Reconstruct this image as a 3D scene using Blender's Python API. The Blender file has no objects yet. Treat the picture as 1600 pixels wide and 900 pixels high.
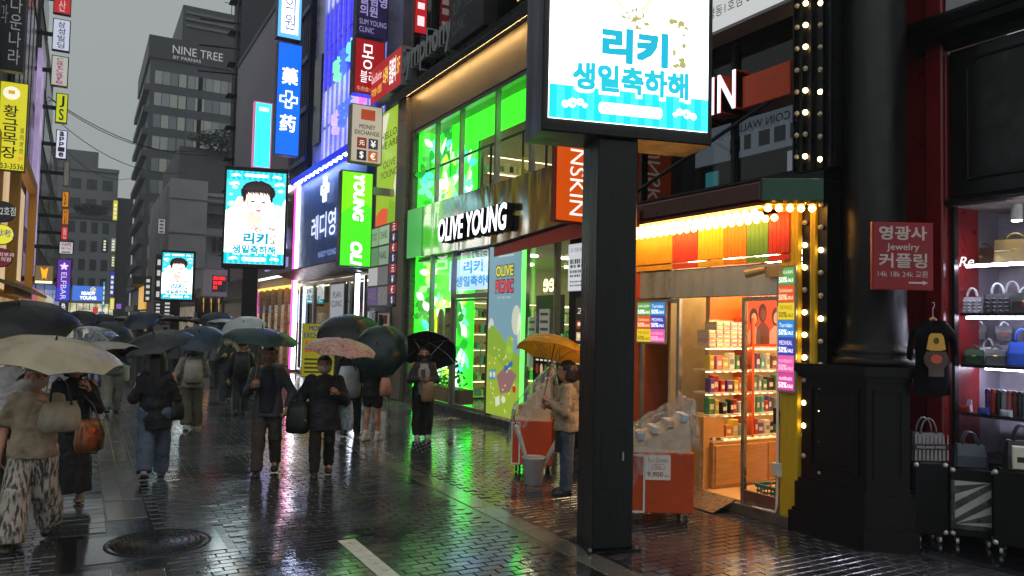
import bpy, bmesh, math, random
from math import radians, sin, cos, pi, atan2, sqrt
from mathutils import Vector, Matrix, noise
import numpy as np
random.seed(7)
SC = bpy.context.scene
COL = SC.collection

# ------------------------------------------------------------------ camera, sky, exposure
FPX, CAMH = 1200.0, 2.05
YAW, PITCH, ROLL = radians(29.2), radians(2.72), radians(1.27)
CAMP = Vector((0, 0, CAMH))
_f = Vector((sin(YAW)*cos(PITCH), cos(YAW)*cos(PITCH), sin(PITCH)))
_r0 = Vector((cos(YAW), -sin(YAW), 0)); _u0 = _r0.cross(_f)
_r = _r0*cos(ROLL) + _u0*sin(ROLL); _u = _u0*cos(ROLL) - _r0*sin(ROLL)
cam = bpy.data.cameras.new('camera'); camo = bpy.data.objects.new('camera', cam); COL.objects.link(camo)
cam.sensor_width = 36; cam.lens = 36*FPX/1600; cam.clip_end = 2000; cam.clip_start = .05
camo.matrix_world = Matrix(((_r.x, _u.x, -_f.x, 0), (_r.y, _u.y, -_f.y, 0), (_r.z, _u.z, -_f.z, CAMH), (0, 0, 0, 1)))
SC.camera = camo
SC.view_settings.view_transform = 'Standard'; SC.view_settings.look = 'None'
SC.view_settings.exposure = 0.4; SC.view_settings.gamma = 1

SC.cycles.use_denoising = True
SC.cycles.max_bounces = 6; SC.cycles.diffuse_bounces = 2; SC.cycles.glossy_bounces = 3
SC.cycles.transmission_bounces = 4; SC.cycles.transparent_max_bounces = 12
SC.cycles.sample_clamp_indirect = 4.0; SC.cycles.caustics_reflective = False; SC.cycles.caustics_refractive = False

w = bpy.data.worlds.new('World'); SC.world = w; w.use_nodes = True
nt = w.node_tree; bgn = nt.nodes['Background']
sky = nt.nodes.new('ShaderNodeTexSky'); sky.sky_type = 'NISHITA'; sky.sun_disc = False
sky.sun_elevation = radians(35); sky.sun_rotation = radians(150); sky.dust_density = 6; sky.air_density = 1.5
hsv = nt.nodes.new('ShaderNodeHueSaturation'); hsv.inputs['Saturation'].default_value = .06
mixw = nt.nodes.new('ShaderNodeMixRGB'); mixw.inputs[0].default_value = .97      # rain cloud: an almost even grey
mixw.inputs[2].default_value = (.91, 1.0, .985, 1)
nt.links.new(sky.outputs[0], hsv.inputs['Color']); nt.links.new(hsv.outputs[0], mixw.inputs[1])
nt.links.new(mixw.outputs[0], bgn.inputs[0]); bgn.inputs[1].default_value = .29
sun = bpy.data.lights.new('sun', 'SUN'); sun.energy = .5; sun.angle = radians(70); sun.color = (.95, .98, 1)
suno = bpy.data.objects.new('sun', sun); COL.objects.link(suno)
suno.rotation_euler = (radians(40), 0, radians(-35))

# ------------------------------------------------------------------ pixel -> place
def ray(x, y): return _f*FPX + _r*(x-800) - _u*(y-450)
def onX(x, y, X): d = ray(x, y); return CAMP + d*(X/d.x)
def onY(x, y, Y): d = ray(x, y); return CAMP + d*(Y/d.y)
def onZ(x, y, Z=0.0): d = ray(x, y); return CAMP + d*((Z-CAMH)/d.z)
def atd(x, y, D): d = ray(x, y); return CAMP + d*(D/FPX)
def proj(p):
    v = Vector(p)-CAMP; z = v.dot(_f); return 800+FPX*v.dot(_r)/z, 450-FPX*v.dot(_u)/z
def rX(X, x0, y0, x1, y1):
    """rectangle on the plane X seen between two pixels: y far, y near, z bottom, z top (from the middle of each side)"""
    xm, ym = (x0+x1)/2, (y0+y1)/2
    ya, yb = onX(x0, ym, X).y, onX(x1, ym, X).y
    a, b = onX(xm, y1, X).z, onX(xm, y0, X).z
    return ya, yb, a, b
def rY(Y, x0, y0, x1, y1):
    xm, ym = (x0+x1)/2, (y0+y1)/2
    return onY(x0, ym, Y).x, onY(x1, ym, Y).x, onY(xm, y1, Y).z, onY(xm, y0, Y).z

# ------------------------------------------------------------------ materials
def C(h, k=1.0):
    if isinstance(h, str):
        h = h.lstrip('#'); v = [int(h[i:i+2], 16)/255 for i in (0, 2, 4)]
        v = [x/12.92 if x <= .04045 else ((x+.055)/1.055)**2.4 for x in v]
    else: v = list(h)
    return (v[0]*k, v[1]*k, v[2]*k, 1)
MC = {}
def pm(col, rough=.5, metal=0, var=.12, scale=6, bump=0, bscale=40, stretch=None, trans=0, spec=.5, coat=0, wear=None):
    """procedural principled material: colour broken up by noise, optional fine relief"""
    key = ('pm', str(col), rough, metal, var, scale, bump, bscale, stretch, trans, spec, coat, wear)
    if key in MC: return MC[key]
    m = bpy.data.materials.new('surface'); m.use_nodes = True; n = m.node_tree; b = n.nodes['Principled BSDF']
    L = n.links.new; b.inputs['Base Color'].default_value = C(col); b.inputs['Roughness'].default_value = rough
    b.inputs['Metallic'].default_value = metal; b.inputs['Specular IOR Level'].default_value = spec
    if coat: b.inputs['Coat Weight'].default_value = coat; b.inputs['Coat Roughness'].default_value = .08
    if trans: b.inputs['Transmission Weight'].default_value = trans
    tc = n.nodes.new('ShaderNodeTexCoord'); mp = n.nodes.new('ShaderNodeMapping'); L(tc.outputs['Object'], mp.inputs[0])
    if stretch: mp.inputs['Scale'].default_value = stretch
    if var:
        nz = n.nodes.new('ShaderNodeTexNoise'); nz.inputs['Scale'].default_value = scale; nz.inputs['Detail'].default_value = 5
        L(mp.outputs[0], nz.inputs['Vector'])
        mr = n.nodes.new('ShaderNodeMapRange'); mr.inputs[1].default_value = .3; mr.inputs[2].default_value = .7
        mr.inputs[3].default_value = 1-var; mr.inputs[4].default_value = 1+var; L(nz.outputs[0], mr.inputs[0])
        mx = n.nodes.new('ShaderNodeVectorMath'); mx.operation = 'SCALE'; mx.inputs[0].default_value = C(col)[:3]
        L(mr.outputs[0], mx.inputs['Scale']); L(mx.outputs[0], b.inputs['Base Color'])
        m2 = n.nodes.new('ShaderNodeMapRange'); m2.inputs[1].default_value = .3; m2.inputs[2].default_value = .7
        m2.inputs[3].default_value = max(0, rough*.75); m2.inputs[4].default_value = min(1, rough*1.25); L(nz.outputs[0], m2.inputs[0]); L(m2.outputs[0], b.inputs['Roughness'])
    if bump:
        nb = n.nodes.new('ShaderNodeTexNoise'); nb.inputs['Scale'].default_value = bscale; nb.inputs['Detail'].default_value = 4
        L(mp.outputs[0], nb.inputs['Vector']); bp = n.nodes.new('ShaderNodeBump'); bp.inputs['Strength'].default_value = bump; bp.inputs['Distance'].default_value = .02
        L(nb.outputs[0], bp.inputs['Height']); L(bp.outputs[0], b.inputs['Normal'])
    MC[key] = m; return m
def em(col, k=1.0, sample=False, grain=0, gscale=60):
    """something that gives off light (screen, lamp, back-lit sign), or prints, walls and shutters given a glow"""
    key = ('em', str(col), k, sample, grain, gscale)
    if key in MC: return MC[key]
    m = bpy.data.materials.new('lit'); m.use_nodes = True; n = m.node_tree; b = n.nodes['Principled BSDF']
    b.inputs['Base Color'].default_value = C(col, .5); b.inputs['Roughness'].default_value = .3
    b.inputs['Emission Color'].default_value = C(col); b.inputs['Emission Strength'].default_value = k
    if grain:
        tc = n.nodes.new('ShaderNodeTexCoord'); nz = n.nodes.new('ShaderNodeTexNoise'); nz.inputs['Scale'].default_value = gscale
        n.links.new(tc.outputs['Object'], nz.inputs[0]); mr = n.nodes.new('ShaderNodeMapRange'); mr.inputs[1].default_value = .3; mr.inputs[2].default_value = .7
        mr.inputs[3].default_value = k*(1-grain); mr.inputs[4].default_value = k*(1+grain); n.links.new(nz.outputs[0], mr.inputs[0]); n.links.new(mr.outputs[0], b.inputs['Emission Strength'])
    m.cycles.emission_sampling = 'AUTO' if sample else 'NONE'
    MC[key] = m; return m
def glass(tint='#ffffff', refl=1.0, rough=.02, pale_mix=.0, ior=1.45):
    key = ('gl', tint, refl, rough, pale_mix, ior)
    if key in MC: return MC[key]
    m = bpy.data.materials.new('glass'); m.use_nodes = True; n = m.node_tree; n.nodes.remove(n.nodes['Principled BSDF']); out = n.nodes['Material Output']; L = n.links.new
    t = n.nodes.new('ShaderNodeBsdfTransparent'); t.inputs[0].default_value = C(tint)
    g = n.nodes.new('ShaderNodeBsdfGlossy'); g.inputs['Roughness'].default_value = rough; g.inputs[0].default_value = (refl, refl, refl, 1)
    lw = n.nodes.new('ShaderNodeLayerWeight'); lw.inputs[0].default_value = .5; pw_ = n.nodes.new('ShaderNodeMath'); pw_.operation = 'POWER'; pw_.inputs[1].default_value = 5; L(lw.outputs['Facing'], pw_.inputs[0])
    fr = n.nodes.new('ShaderNodeMath'); fr.operation = 'MULTIPLY_ADD'; fr.inputs[1].default_value = .9; fr.inputs[2].default_value = .035; L(pw_.outputs[0], fr.inputs[0])
    mx = n.nodes.new('ShaderNodeMixShader'); L(fr.outputs[0], mx.inputs[0]); L(t.outputs[0], mx.inputs[1]); L(g.outputs[0], mx.inputs[2])
    if pale_mix:
        df = n.nodes.new('ShaderNodeBsdfDiffuse'); df.inputs[0].default_value = (.7, .72, .75, 1)  # pale patches mixed in, standing in for bright wrinkle highlights on the film
        nz = n.nodes.new('ShaderNodeTexNoise'); nz.inputs['Scale'].default_value = 14; nz.inputs['Detail'].default_value = 6
        tc = n.nodes.new('ShaderNodeTexCoord'); L(tc.outputs['Object'], nz.inputs[0])
        mr = n.nodes.new('ShaderNodeMapRange'); mr.inputs[1].default_value = .35; mr.inputs[2].default_value = .75; mr.inputs[4].default_value = pale_mix; L(nz.outputs[0], mr.inputs[0])
        m2 = n.nodes.new('ShaderNodeMixShader'); L(mr.outputs[0], m2.inputs[0]); L(mx.outputs[0], m2.inputs[1]); L(df.outputs[0], m2.inputs[2]); L(m2.outputs[0], out.inputs[0])
    else: L(mx.outputs[0], out.inputs[0])
    MC[key] = m; return m

# ------------------------------------------------------------------ frames and mesh collector
class Fr:
    """a flat frame: u right, v up, w out towards the viewer"""
    def __init__(s, o, ux, uy=(0, 0, 1)):
        s.o = Vector(o); s.x = Vector(ux).normalized(); s.y = Vector(uy).normalized(); s.z = s.x.cross(s.y)
    def __call__(s, u, v, w=0): return s.o + s.x*u + s.y*v + s.z*w
def FX(X): return Fr((X, 0, 0), (0, -1, 0))      # facade on the right: u = -Y, v = Z, w = -X
def FL(X): return Fr((X, 0, 0), (0, 1, 0))       # facade on the left: u = Y
def FY(Y): return Fr((0, Y, 0), (1, 0, 0))       # face towards the camera: u = X
W = Fr((0, 0, 0), (1, 0, 0), (0, 1, 0))          # world axes
OFF = {}
class M:
    def __init__(s, F=W): s.v = []; s.f = []; s.mi = []; s.F = F; s.mat = 0
    def P(s, *pts):
        b = len(s.v); s.v += [tuple(s.F(*p)) for p in pts]; return b
    def face(s, idx): s.f.append(tuple(idx)); s.mi.append(s.mat)
    def quad(s, a, b, c, d): i = s.P(a, b, c, d); s.face((i, i+1, i+2, i+3)); return s
    def poly(s, pts, w=None):
        if w is not None: pts = [(p[0], p[1], w) for p in pts]
        i = s.P(*pts); s.face(range(i, i+len(pts))); return s
    def rect(s, u0, u1, v0, v1, w): return s.quad((u0, v0, w), (u1, v0, w), (u1, v1, w), (u0, v1, w))
    def box(s, u0, u1, v0, v1, w0, w1):
        if u0 > u1: u0, u1 = u1, u0
        if v0 > v1: v0, v1 = v1, v0
        if w0 > w1: w0, w1 = w1, w0
        i = s.P((u0, v0, w0), (u1, v0, w0), (u1, v1, w0), (u0, v1, w0), (u0, v0, w1), (u1, v0, w1), (u1, v1, w1), (u0, v1, w1))
        for q in ((0, 3, 2, 1), (4, 5, 6, 7), (0, 1, 5, 4), (1, 2, 6, 5), (2, 3, 7, 6), (3, 0, 4, 7)): s.face([i+k for k in q])
        return s
    def bbox(s, u0, u1, v0, v1, w0, w1, b=.01):
        """box with a chamfered rim on its front (w1) face"""
        if u0 > u1: u0, u1 = u1, u0
        if v0 > v1: v0, v1 = v1, v0
        i = s.P((u0, v0, w0), (u1, v0, w0), (u1, v1, w0), (u0, v1, w0), (u0, v0, w1-b), (u1, v0, w1-b), (u1, v1, w1-b), (u0, v1, w1-b),
                (u0+b, v0+b, w1), (u1-b, v0+b, w1), (u1-b, v1-b, w1), (u0+b, v1-b, w1))
        for q in ((0, 3, 2, 1), (8, 9, 10, 11), (0, 1, 5, 4), (1, 2, 6, 5), (2, 3, 7, 6), (3, 0, 4, 7), (4, 5, 9, 8), (5, 6, 10, 9), (6, 7, 11, 10), (7, 4, 8, 11)): s.face([i+k for k in q])
        return s
    def prism(s, pts, w0, w1):
        n = len(pts); i = s.P(*[(p[0], p[1], w0) for p in pts]); j = s.P(*[(p[0], p[1], w1) for p in pts])
        s.face(range(i+n-1, i-1, -1)); s.face(range(j, j+n))
        for k in range(n): s.face((i+k, i+(k+1) % n, j+(k+1) % n, j+k))
        return s
    def loft(s, rings, cap=True):
        n = len(rings[0]); st = [s.P(*r) for r in rings]
        for a, b in zip(st, st[1:]):
            for k in range(n): s.face((a+k, a+(k+1) % n, b+(k+1) % n, b+k))
        if cap: s.face(range(st[0]+n-1, st[0]-1, -1)); s.face(range(st[-1], st[-1]+n))
        return s
    def lathe(s, prof, n=20, c=(0, 0, 0)):
        return s.loft([[(c[0]+r*cos(2*pi*k/n), c[1]+r*sin(2*pi*k/n), c[2]+z) for k in range(n)] for r, z in prof])
    def tube(s, pts, rad, n=8, cap=True):
        pts = [Vector(p) for p in pts]
        if not hasattr(rad, '__len__'): rad = [rad]*len(pts)
        rings = []; up = None
        for k, p in enumerate(pts):
            t = (pts[min(k+1, len(pts)-1)]-pts[max(k-1, 0)]); t = t.normalized() if t.length > 1e-9 else Vector((0, 0, 1))
            if up is None: up = Vector((0, 0, 1)) if abs(t.z) < .9 else Vector((1, 0, 0))
            a = t.cross(up).normalized(); b = a.cross(t); up = b
            rings.append([tuple(p + (a*cos(2*pi*j/n)+b*sin(2*pi*j/n))*rad[k]) for j in range(n)])
        return s.loft(rings, cap)
    def cap(s, p, q, r0, r1, n=8):
        """capsule-like limb segment with rounded ends"""
        p = Vector(p); q = Vector(q); d = (q-p)
        t = d.normalized() if d.length > 1e-6 else Vector((0, 0, 1)); pts = []; rr = []
        for a in (80, 45, 15): pts.append(p - t*r0*sin(radians(a))); rr.append(r0*cos(radians(a)))
        for a in (15, 45, 80): pts.append(q + t*r1*sin(radians(a))); rr.append(r1*cos(radians(a)))
        return s.tube(pts, rr, n)
    def ball(s, c, r, n=10, m=7):
        rx, ry, rz = (r, r, r) if not hasattr(r, '__len__') else r
        return s.loft([[(c[0]+rx*sin(a)*cos(2*pi*k/n), c[1]+ry*sin(a)*sin(2*pi*k/n), c[2]-rz*cos(a)) for k in range(n)] for a in [pi*(j+.35)/(m-.3) for j in range(m)]])
    def arrays(s): return s.v, s.f
    def build(s, name, mat, parent=None, smooth=False, label=None, bevel=0):
        me = bpy.data.meshes.new(name); off = Vector((0, 0, 0))
        if parent is not None: off = OFF.get(parent.name, off)
        me.from_pydata([(a-off.x, b-off.y, c-off.z) for a, b, c in s.v], [], s.f)
        mats = mat if isinstance(mat, (list, tuple)) else [mat]
        for m in mats: me.materials.append(m) if m else None
        if len(mats) > 1: me.polygons.foreach_set('material_index', s.mi)
        if smooth: me.polygons.foreach_set('use_smooth', [True]*len(me.polygons))
        bm = bmesh.new(); bm.from_mesh(me); bmesh.ops.recalc_face_normals(bm, faces=bm.faces)
        if bevel: bmesh.ops.bevel(bm, geom=bm.edges[:], offset=bevel, segments=1, affect='EDGES')
        bm.to_mesh(me); bm.free()
        o = bpy.data.objects.new(name, me); COL.objects.link(o)
        if parent is not None: o.parent = parent; OFF[o.name] = off
        else: OFF[o.name] = Vector((0, 0, 0))
        if label: o['label'] = label
        return o
def tag(o, label, cat, group=None, kind=None):
    o['label'] = label
    if cat: o['category'] = cat
    if group: o['group'] = group
    if kind: o['kind'] = kind
    return o
def thing(name, label, cat, loc=(0, 0, 0), group=None):
    o = bpy.data.objects.new(name, None); COL.objects.link(o); o.location = loc; o.empty_display_size = .1
    OFF[o.name] = Vector(loc); return tag(o, label, cat, group)
def struct(o, kind='structure'): o['kind'] = kind; return o
def copy_tree(o, parent=None):
    c = o.copy(); COL.objects.link(c); c.parent = parent
    for ch in [x for x in o.children]: copy_tree(ch, c)
    return c
TXC = {}
def text_mesh(s, bold=0.0, shear=0.0, extrude=0.0, align='CENTER', line=1.0):
    key = (s, bold, shear, extrude, align, line)
    if key in TXC: return TXC[key]
    c = bpy.data.curves.new('lettering', 'FONT'); c.body = s; c.resolution_u = 3; c.offset = bold; c.shear = shear; c.extrude = extrude; c.align_x = align; c.space_line = line
    o = bpy.data.objects.new('lettering', c); me = bpy.data.meshes.new_from_object(o)
    bpy.data.objects.remove(o); co = np.empty(len(me.vertices)*3); me.vertices.foreach_get('co', co); co = co.reshape(-1, 3)
    fs = [tuple(p.vertices) for p in me.polygons]; bpy.data.meshes.remove(me); TXC[key] = (co, fs); return TXC[key]
def txt(s, F, u0, u1, v0, v1, mat, parent=None, w=.004, bold=.0, shear=0, depth=0.0, rot=0, mirror=False, keep=False, align='CENTER', line=1.0, name='lettering'):
    """lettering fitted to a rectangle of a frame; rot = quarter turns clockwise; depth > 0 gives raised letters"""
    if s.startswith('~'):                                   # print too small to read in the photograph: a row of marks
        n = len(s); b = M(F); ve = abs(v1-v0) > abs(u1-u0)
        for i in range(n):
            p, q = (i+.12)/n, (i+.85-.25*(i % 3 == 1))/n
            if ve: b.rect(u0, u1, v1-(v1-v0)*q, v1-(v1-v0)*p, w)
            else: b.rect(u0+(u1-u0)*p, u0+(u1-u0)*q, v0, v1, w)
        o = b.build('print_line', mat, parent); o['kind'] = 'stuff'; return o
    co, fs = text_mesh(s, 0.0, shear, 1.0 if depth else 0.0, align, line); cp = [(0, 0)] if bold <= .004 else [(0, 0), (bold, bold), (-bold, bold), (bold, -bold), (-bold, -bold)] + ([(bold*a/2, bold*b/2) for a in (-2, -1, 0, 1, 2) for b in (-2, -1, 0, 1, 2) if (a, b) != (0, 0) and not (abs(a) == 2 and abs(b) == 2)] if bold > .03 else [])
    if not len(co): return None
    p = co.copy()
    if rot == 1: p[:, 0], p[:, 1] = co[:, 1].copy(), -co[:, 0].copy()
    if rot == 3: p[:, 0], p[:, 1] = -co[:, 1].copy(), co[:, 0].copy()
    if mirror: p[:, 0] = -p[:, 0]
    lo = p.min(0); hi = p.max(0); sx = (u1-u0)/max(hi[0]-lo[0], 1e-6); sy = (v1-v0)/max(hi[1]-lo[1], 1e-6)
    if keep: sx = math.copysign(min(abs(sx), abs(sy)), sx); sy = abs(sx)
    cu, cv = (u0+u1)/2, (v0+v1)/2; mu, mv = (lo[0]+hi[0])/2, (lo[1]+hi[1])/2
    b = M(F)
    kx = 1-2*bold/max(hi[0]-lo[0], .2) if len(cp) > 1 else 1; ky = 1-2*bold/max(hi[1]-lo[1], .2) if len(cp) > 1 else 1
    for j, (ox, oy) in enumerate(cp):
        base = len(b.v); e = .00012*j; ax, ay = ox*sx, oy*sy
        if depth: b.v += [tuple(F(cu+(q[0]-mu)*sx*kx+ax, cv+(q[1]-mv)*sy*ky+ay, w+(depth+e*3)*(q[2]+1)/2)) for q in p]
        else: b.v += [tuple(F(cu+(q[0]-mu)*sx*kx+ax, cv+(q[1]-mv)*sy*ky+ay, w+e)) for q in p]
        b.f += [tuple(i+base for i in f) for f in fs]
    b.mi = [0]*len(b.f)
    return b.build(name, mat, parent)
def vtxt(s, F, u0, u1, v0, v1, mat, parent=None, gap=.12, **k):
    """characters stacked from the top down"""
    if s.startswith('~'): return txt(s, F, u0, u1, v0, v1, mat, parent, **k)
    n = len(s); h = (v1-v0)/n
    for i, ch in enumerate(s):
        if ch.strip(): txt(ch, F, u0, u1, v1-(i+1)*h+h*gap/2, v1-i*h-h*gap/2, mat, parent, **k)
def sign(name, label, F, u0, u1, v0, v1, face, depth=.2, body=None, cat='sign', rim=.03, w=0, group=None, parts=True):
    """box sign: cabinet and face; returns root and the w of its face"""
    body = body or pm('#15161a', .4)
    base = F((u0+u1)/2, min(v0, v1), w); r = thing(name, label, cat, base, group)
    M(F).box(u0, u1, v0, v1, w, w+depth).build('cabinet', body, r)
    if rim: a = min(rim, abs(u1-u0)*.1)
    else: a = .002
    s = 1 if u1 > u0 else -1
    M(F).box(u0+a*s, u1-a*s, v0+a, v1-a, w+depth-.02, w+depth+.006).build('face', face, r)
    return r, w+depth+.010
# ------------------------------------------------------------------ ground, paving
def wet(col, rlo=.10, rhi=.34, var=.35, bump=.12, island=True):
    m = bpy.data.materials.new('wet_stone'); m.use_nodes = True; n = m.node_tree; b = n.nodes['Principled BSDF']; L = n.links.new
    tc = n.nodes.new('ShaderNodeTexCoord'); geo = n.nodes.new('ShaderNodeNewGeometry'); oi = n.nodes.new('ShaderNodeObjectInfo')
    big = n.nodes.new('ShaderNodeTexNoise'); big.inputs['Scale'].default_value = .7; big.inputs['Detail'].default_value = 3
    L(geo.outputs['Position'], big.inputs[0])
    fine = n.nodes.new('ShaderNodeTexNoise'); fine.inputs['Scale'].default_value = 70; fine.inputs['Detail'].default_value = 5; L(geo.outputs['Position'], fine.inputs[0])
    mid = n.nodes.new('ShaderNodeTexNoise'); mid.inputs['Scale'].default_value = 9; mid.inputs['Detail'].default_value = 3; L(geo.outputs['Position'], mid.inputs[0])
    add = n.nodes.new('ShaderNodeMath'); add.operation = 'ADD'; L(geo.outputs['Random Per Island'], add.inputs[0]); L(oi.outputs['Random'], add.inputs[1])
    fr = n.nodes.new('ShaderNodeMath'); fr.operation = 'FRACT'; L(add.outputs[0], fr.inputs[0])
    mr = n.nodes.new('ShaderNodeMapRange'); mr.inputs[3].default_value = 1-var; mr.inputs[4].default_value = 1+var; L(fr.outputs[0], mr.inputs[0])
    m2 = n.nodes.new('ShaderNodeMapRange'); m2.inputs[1].default_value = .3; m2.inputs[2].default_value = .7; m2.inputs[3].default_value = .55; m2.inputs[4].default_value = 1.45; L(fine.outputs[0], m2.inputs[0])
    mu = n.nodes.new('ShaderNodeMath'); mu.operation = 'MULTIPLY'; L(mr.outputs[0], mu.inputs[0]); L(m2.outputs[0], mu.inputs[1])
    sc = n.nodes.new('ShaderNodeVectorMath'); sc.operation = 'SCALE'; sc.inputs[0].default_value = C(col)[:3]; L(mu.outputs[0], sc.inputs['Scale']); L(sc.outputs[0], b.inputs['Base Color'])
    rr = n.nodes.new('ShaderNodeMapRange'); rr.inputs[1].default_value = .36; rr.inputs[2].default_value = .64; rr.inputs[3].default_value = rlo; rr.inputs[4].default_value = rhi
    L(big.outputs[0], rr.inputs[0]); L(rr.outputs[0], b.inputs['Roughness'])
    hs = n.nodes.new('ShaderNodeMath'); hs.operation = 'MULTIPLY_ADD'; hs.inputs[1].default_value = .35; L(fine.outputs[0], hs.inputs[0]); L(mid.outputs[0], hs.inputs[2])
    bp = n.nodes.new('ShaderNodeBump'); bp.inputs['Strength'].default_value = bump; bp.inputs['Distance'].default_value = .01
    L(hs.outputs[0], bp.inputs['Height']); L(bp.outputs[0], b.inputs['Normal'])
    b.inputs['Specular IOR Level'].default_value = .7; b.inputs['Coat Weight'].default_value = .75; b.inputs['Coat Roughness'].default_value = .09; b.inputs['Coat IOR'].default_value = 1.4; L(bp.outputs[0], b.inputs['Coat Normal'])
    return m
BRICK = wet('#29292c', .05, .3, .55, .12); SLAB = wet('#57534e', .12, .3, .2); GRAN = wet('#544f48', .14, .34, .25); SMOOTH = wet('#3a3c3f', .06, .2, .15, .06)
def far_ground():
    m = wet('#26272a', .08, .24, .1, .1); n = m.node_tree; L = n.links.new
    br = n.nodes.new('ShaderNodeTexBrick'); br.inputs['Scale'].default_value = 5; br.inputs['Mortar Size'].default_value = .02; br.inputs['Color1'].default_value = (1, 1, 1, 1); br.inputs['Color2'].default_value = (.8, .8, .8, 1); br.inputs['Mortar'].default_value = (0, 0, 0, 1)
    geo = [x for x in n.nodes if x.bl_idname == 'ShaderNodeNewGeometry'][0]; L(geo.outputs['Position'], br.inputs[0])
    b2 = n.nodes.new('ShaderNodeBump'); b2.inputs['Strength'].default_value = .35; b2.inputs['Distance'].default_value = .01; L(br.outputs[0], b2.inputs['Height'])
    bp = [x for x in n.nodes if x.bl_idname == 'ShaderNodeBump'][0]; L(bp.outputs[0], b2.inputs['Normal']); L(b2.outputs[0], n.nodes['Principled BSDF'].inputs['Normal'])
    return m
g = M(); g.quad((-120, -60, -.012), (120, -60, -.012), (120, 260, -.012), (-120, 260, -.012))
struct(g.build('ground', far_ground()))
JOINT = wet('#121214', .1, .3, .1, .3)
pv = M(); pv.quad((-2.6, 1.0, -.007), (7.6, 1.0, -.007), (7.6, 27, -.007), (-2.6, 27, -.007))
pav = struct(pv.build('pavement', JOINT))
def paver_mesh(lx, ly, b=.006, h=.03):
    m = M(); x, y = lx/2, ly/2
    i = m.P((-x, -y, -h), (x, -y, -h), (x, y, -h), (-x, y, -h), (-x, -y, -b), (x, -y, -b), (x, y, -b), (-x, y, -b), (-x+b, -y+b, 0), (x-b, -y+b, 0), (x-b, y-b, 0), (-x+b, y-b, 0))
    for q in ((8, 9, 10, 11), (0, 1, 5, 4), (1, 2, 6, 5), (2, 3, 7, 6), (3, 0, 4, 7), (4, 5, 9, 8), (5, 6, 10, 9), (6, 7, 11, 10), (7, 4, 8, 11)): m.face([i+k for k in q])
    return m
MH = (.05, 1.22, 7.28, 8.12)       # concrete surround of the manhole
specs = []                          # (x, y, kind)
KINDS = {'brick': (.194, .094, BRICK), 'slab': (.184, .88, SLAB), 'granite': (.25, .49, GRAN), 'block': (.39, .19, SMOOTH)}
def infr(x, y, mx=260):
    d = Vector((x, y, 0))-CAMP
    if d.dot(_f) < 1: return False
    a, b = proj((x, y, 0)); return -mx < a < 1600+mx and b < 900+160
rnd = random.Random(3)
y = 2.0; row = 0
while y < 25:
    x = -2.5 + (.1 if row % 2 else 0)
    while x < 7.45:
        inm = MH[0]-.1 < x < MH[1]+.1 and MH[2]-.05 < y < MH[3]+.05
        if not inm and not (-.12 < x < .78) and not (3.78 < x < 4.26) and infr(x, y): specs.append((x, y, 'brick'))
        x += .2
    y += .1; row += 1
for xx in (.395, .585):
    y = 2.0
    while y < 25:
        if not (MH[2]-.45 < y < MH[3]+.45) and infr(xx, y): specs.append((xx, y, 'slab'))
        y += .9
y = 2.0
while y < 25:
    if infr(4.02, y): specs.append((4.02, y, 'granite'))
    y += .5
y = 2.0; row = 0
while y < 25:
    if not (MH[2]-.1 < y < MH[3]+.1) and infr(.1, y): specs.append((.1, y, 'block'))
    y += .2
def shown(s):
    a, b = proj((s[0], s[1], 0)); return -10 < a < 1610 and b < 905
order = sorted(specs, key=lambda s: (not shown(s), Vector((s[0], s[1], -CAMH)).length))
near = order[:300]; rest = order[300:]
pm_mesh = {}
for x, y, k in near:
    if k not in pm_mesh:
        o = paver_mesh(*KINDS[k][:2]).build('paver', KINDS[k][2], pav); pm_mesh[k] = o.data
    else:
        o = bpy.data.objects.new('paver', pm_mesh[k]); COL.objects.link(o); o.parent = pav
    o.location = (x, y, rnd.uniform(-.002, .002)); o.rotation_euler = (rnd.gauss(0, .007), rnd.gauss(0, .006), rnd.gauss(0, .004))
for k, (lx, ly, mt) in KINDS.items():
    L_ = [s for s in rest if s[2] == k]
    if not L_: continue
    m = paver_mesh(lx, ly); base = np.array(m.v); nv = len(base); n = len(L_)
    rs = np.random.RandomState(5)
    P = np.array([(s[0], s[1], 0) for s in L_]); V = np.repeat(base[None], n, 0)
    tx = rs.normal(0, .006, n); ty = rs.normal(0, .007, n); rz = rs.normal(0, .004, n)
    V[:, :, 2] += V[:, :, 0]*tx[:, None] + V[:, :, 1]*ty[:, None] + rs.uniform(-.002, .002, n)[:, None]
    X = V[:, :, 0].copy(); V[:, :, 0] -= V[:, :, 1]*rz[:, None]; V[:, :, 1] += X*rz[:, None]
    V += P[:, None, :]
    fs = (np.array(m.f)[None] + (np.arange(n)*nv)[:, None, None]).reshape(-1, 4)
    me = bpy.data.meshes.new('pavers'); me.from_pydata(V.reshape(-1, 3).tolist(), [], fs.tolist()); me.materials.append(mt)
    o = bpy.data.objects.new('pavers', me); COL.objects.link(o); o.parent = pav; o['kind'] = 'stuff'
# painted line
WP = pm('#b9b6ab', .35, var=.25, scale=14, bump=.1)
ml = M()
y = 7.1
while y > 3.0: ml.box(2.17, 2.33, y-.195, y-.004, .001, .006); y -= .2
struct(ml.build('road_marking', WP))
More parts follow.
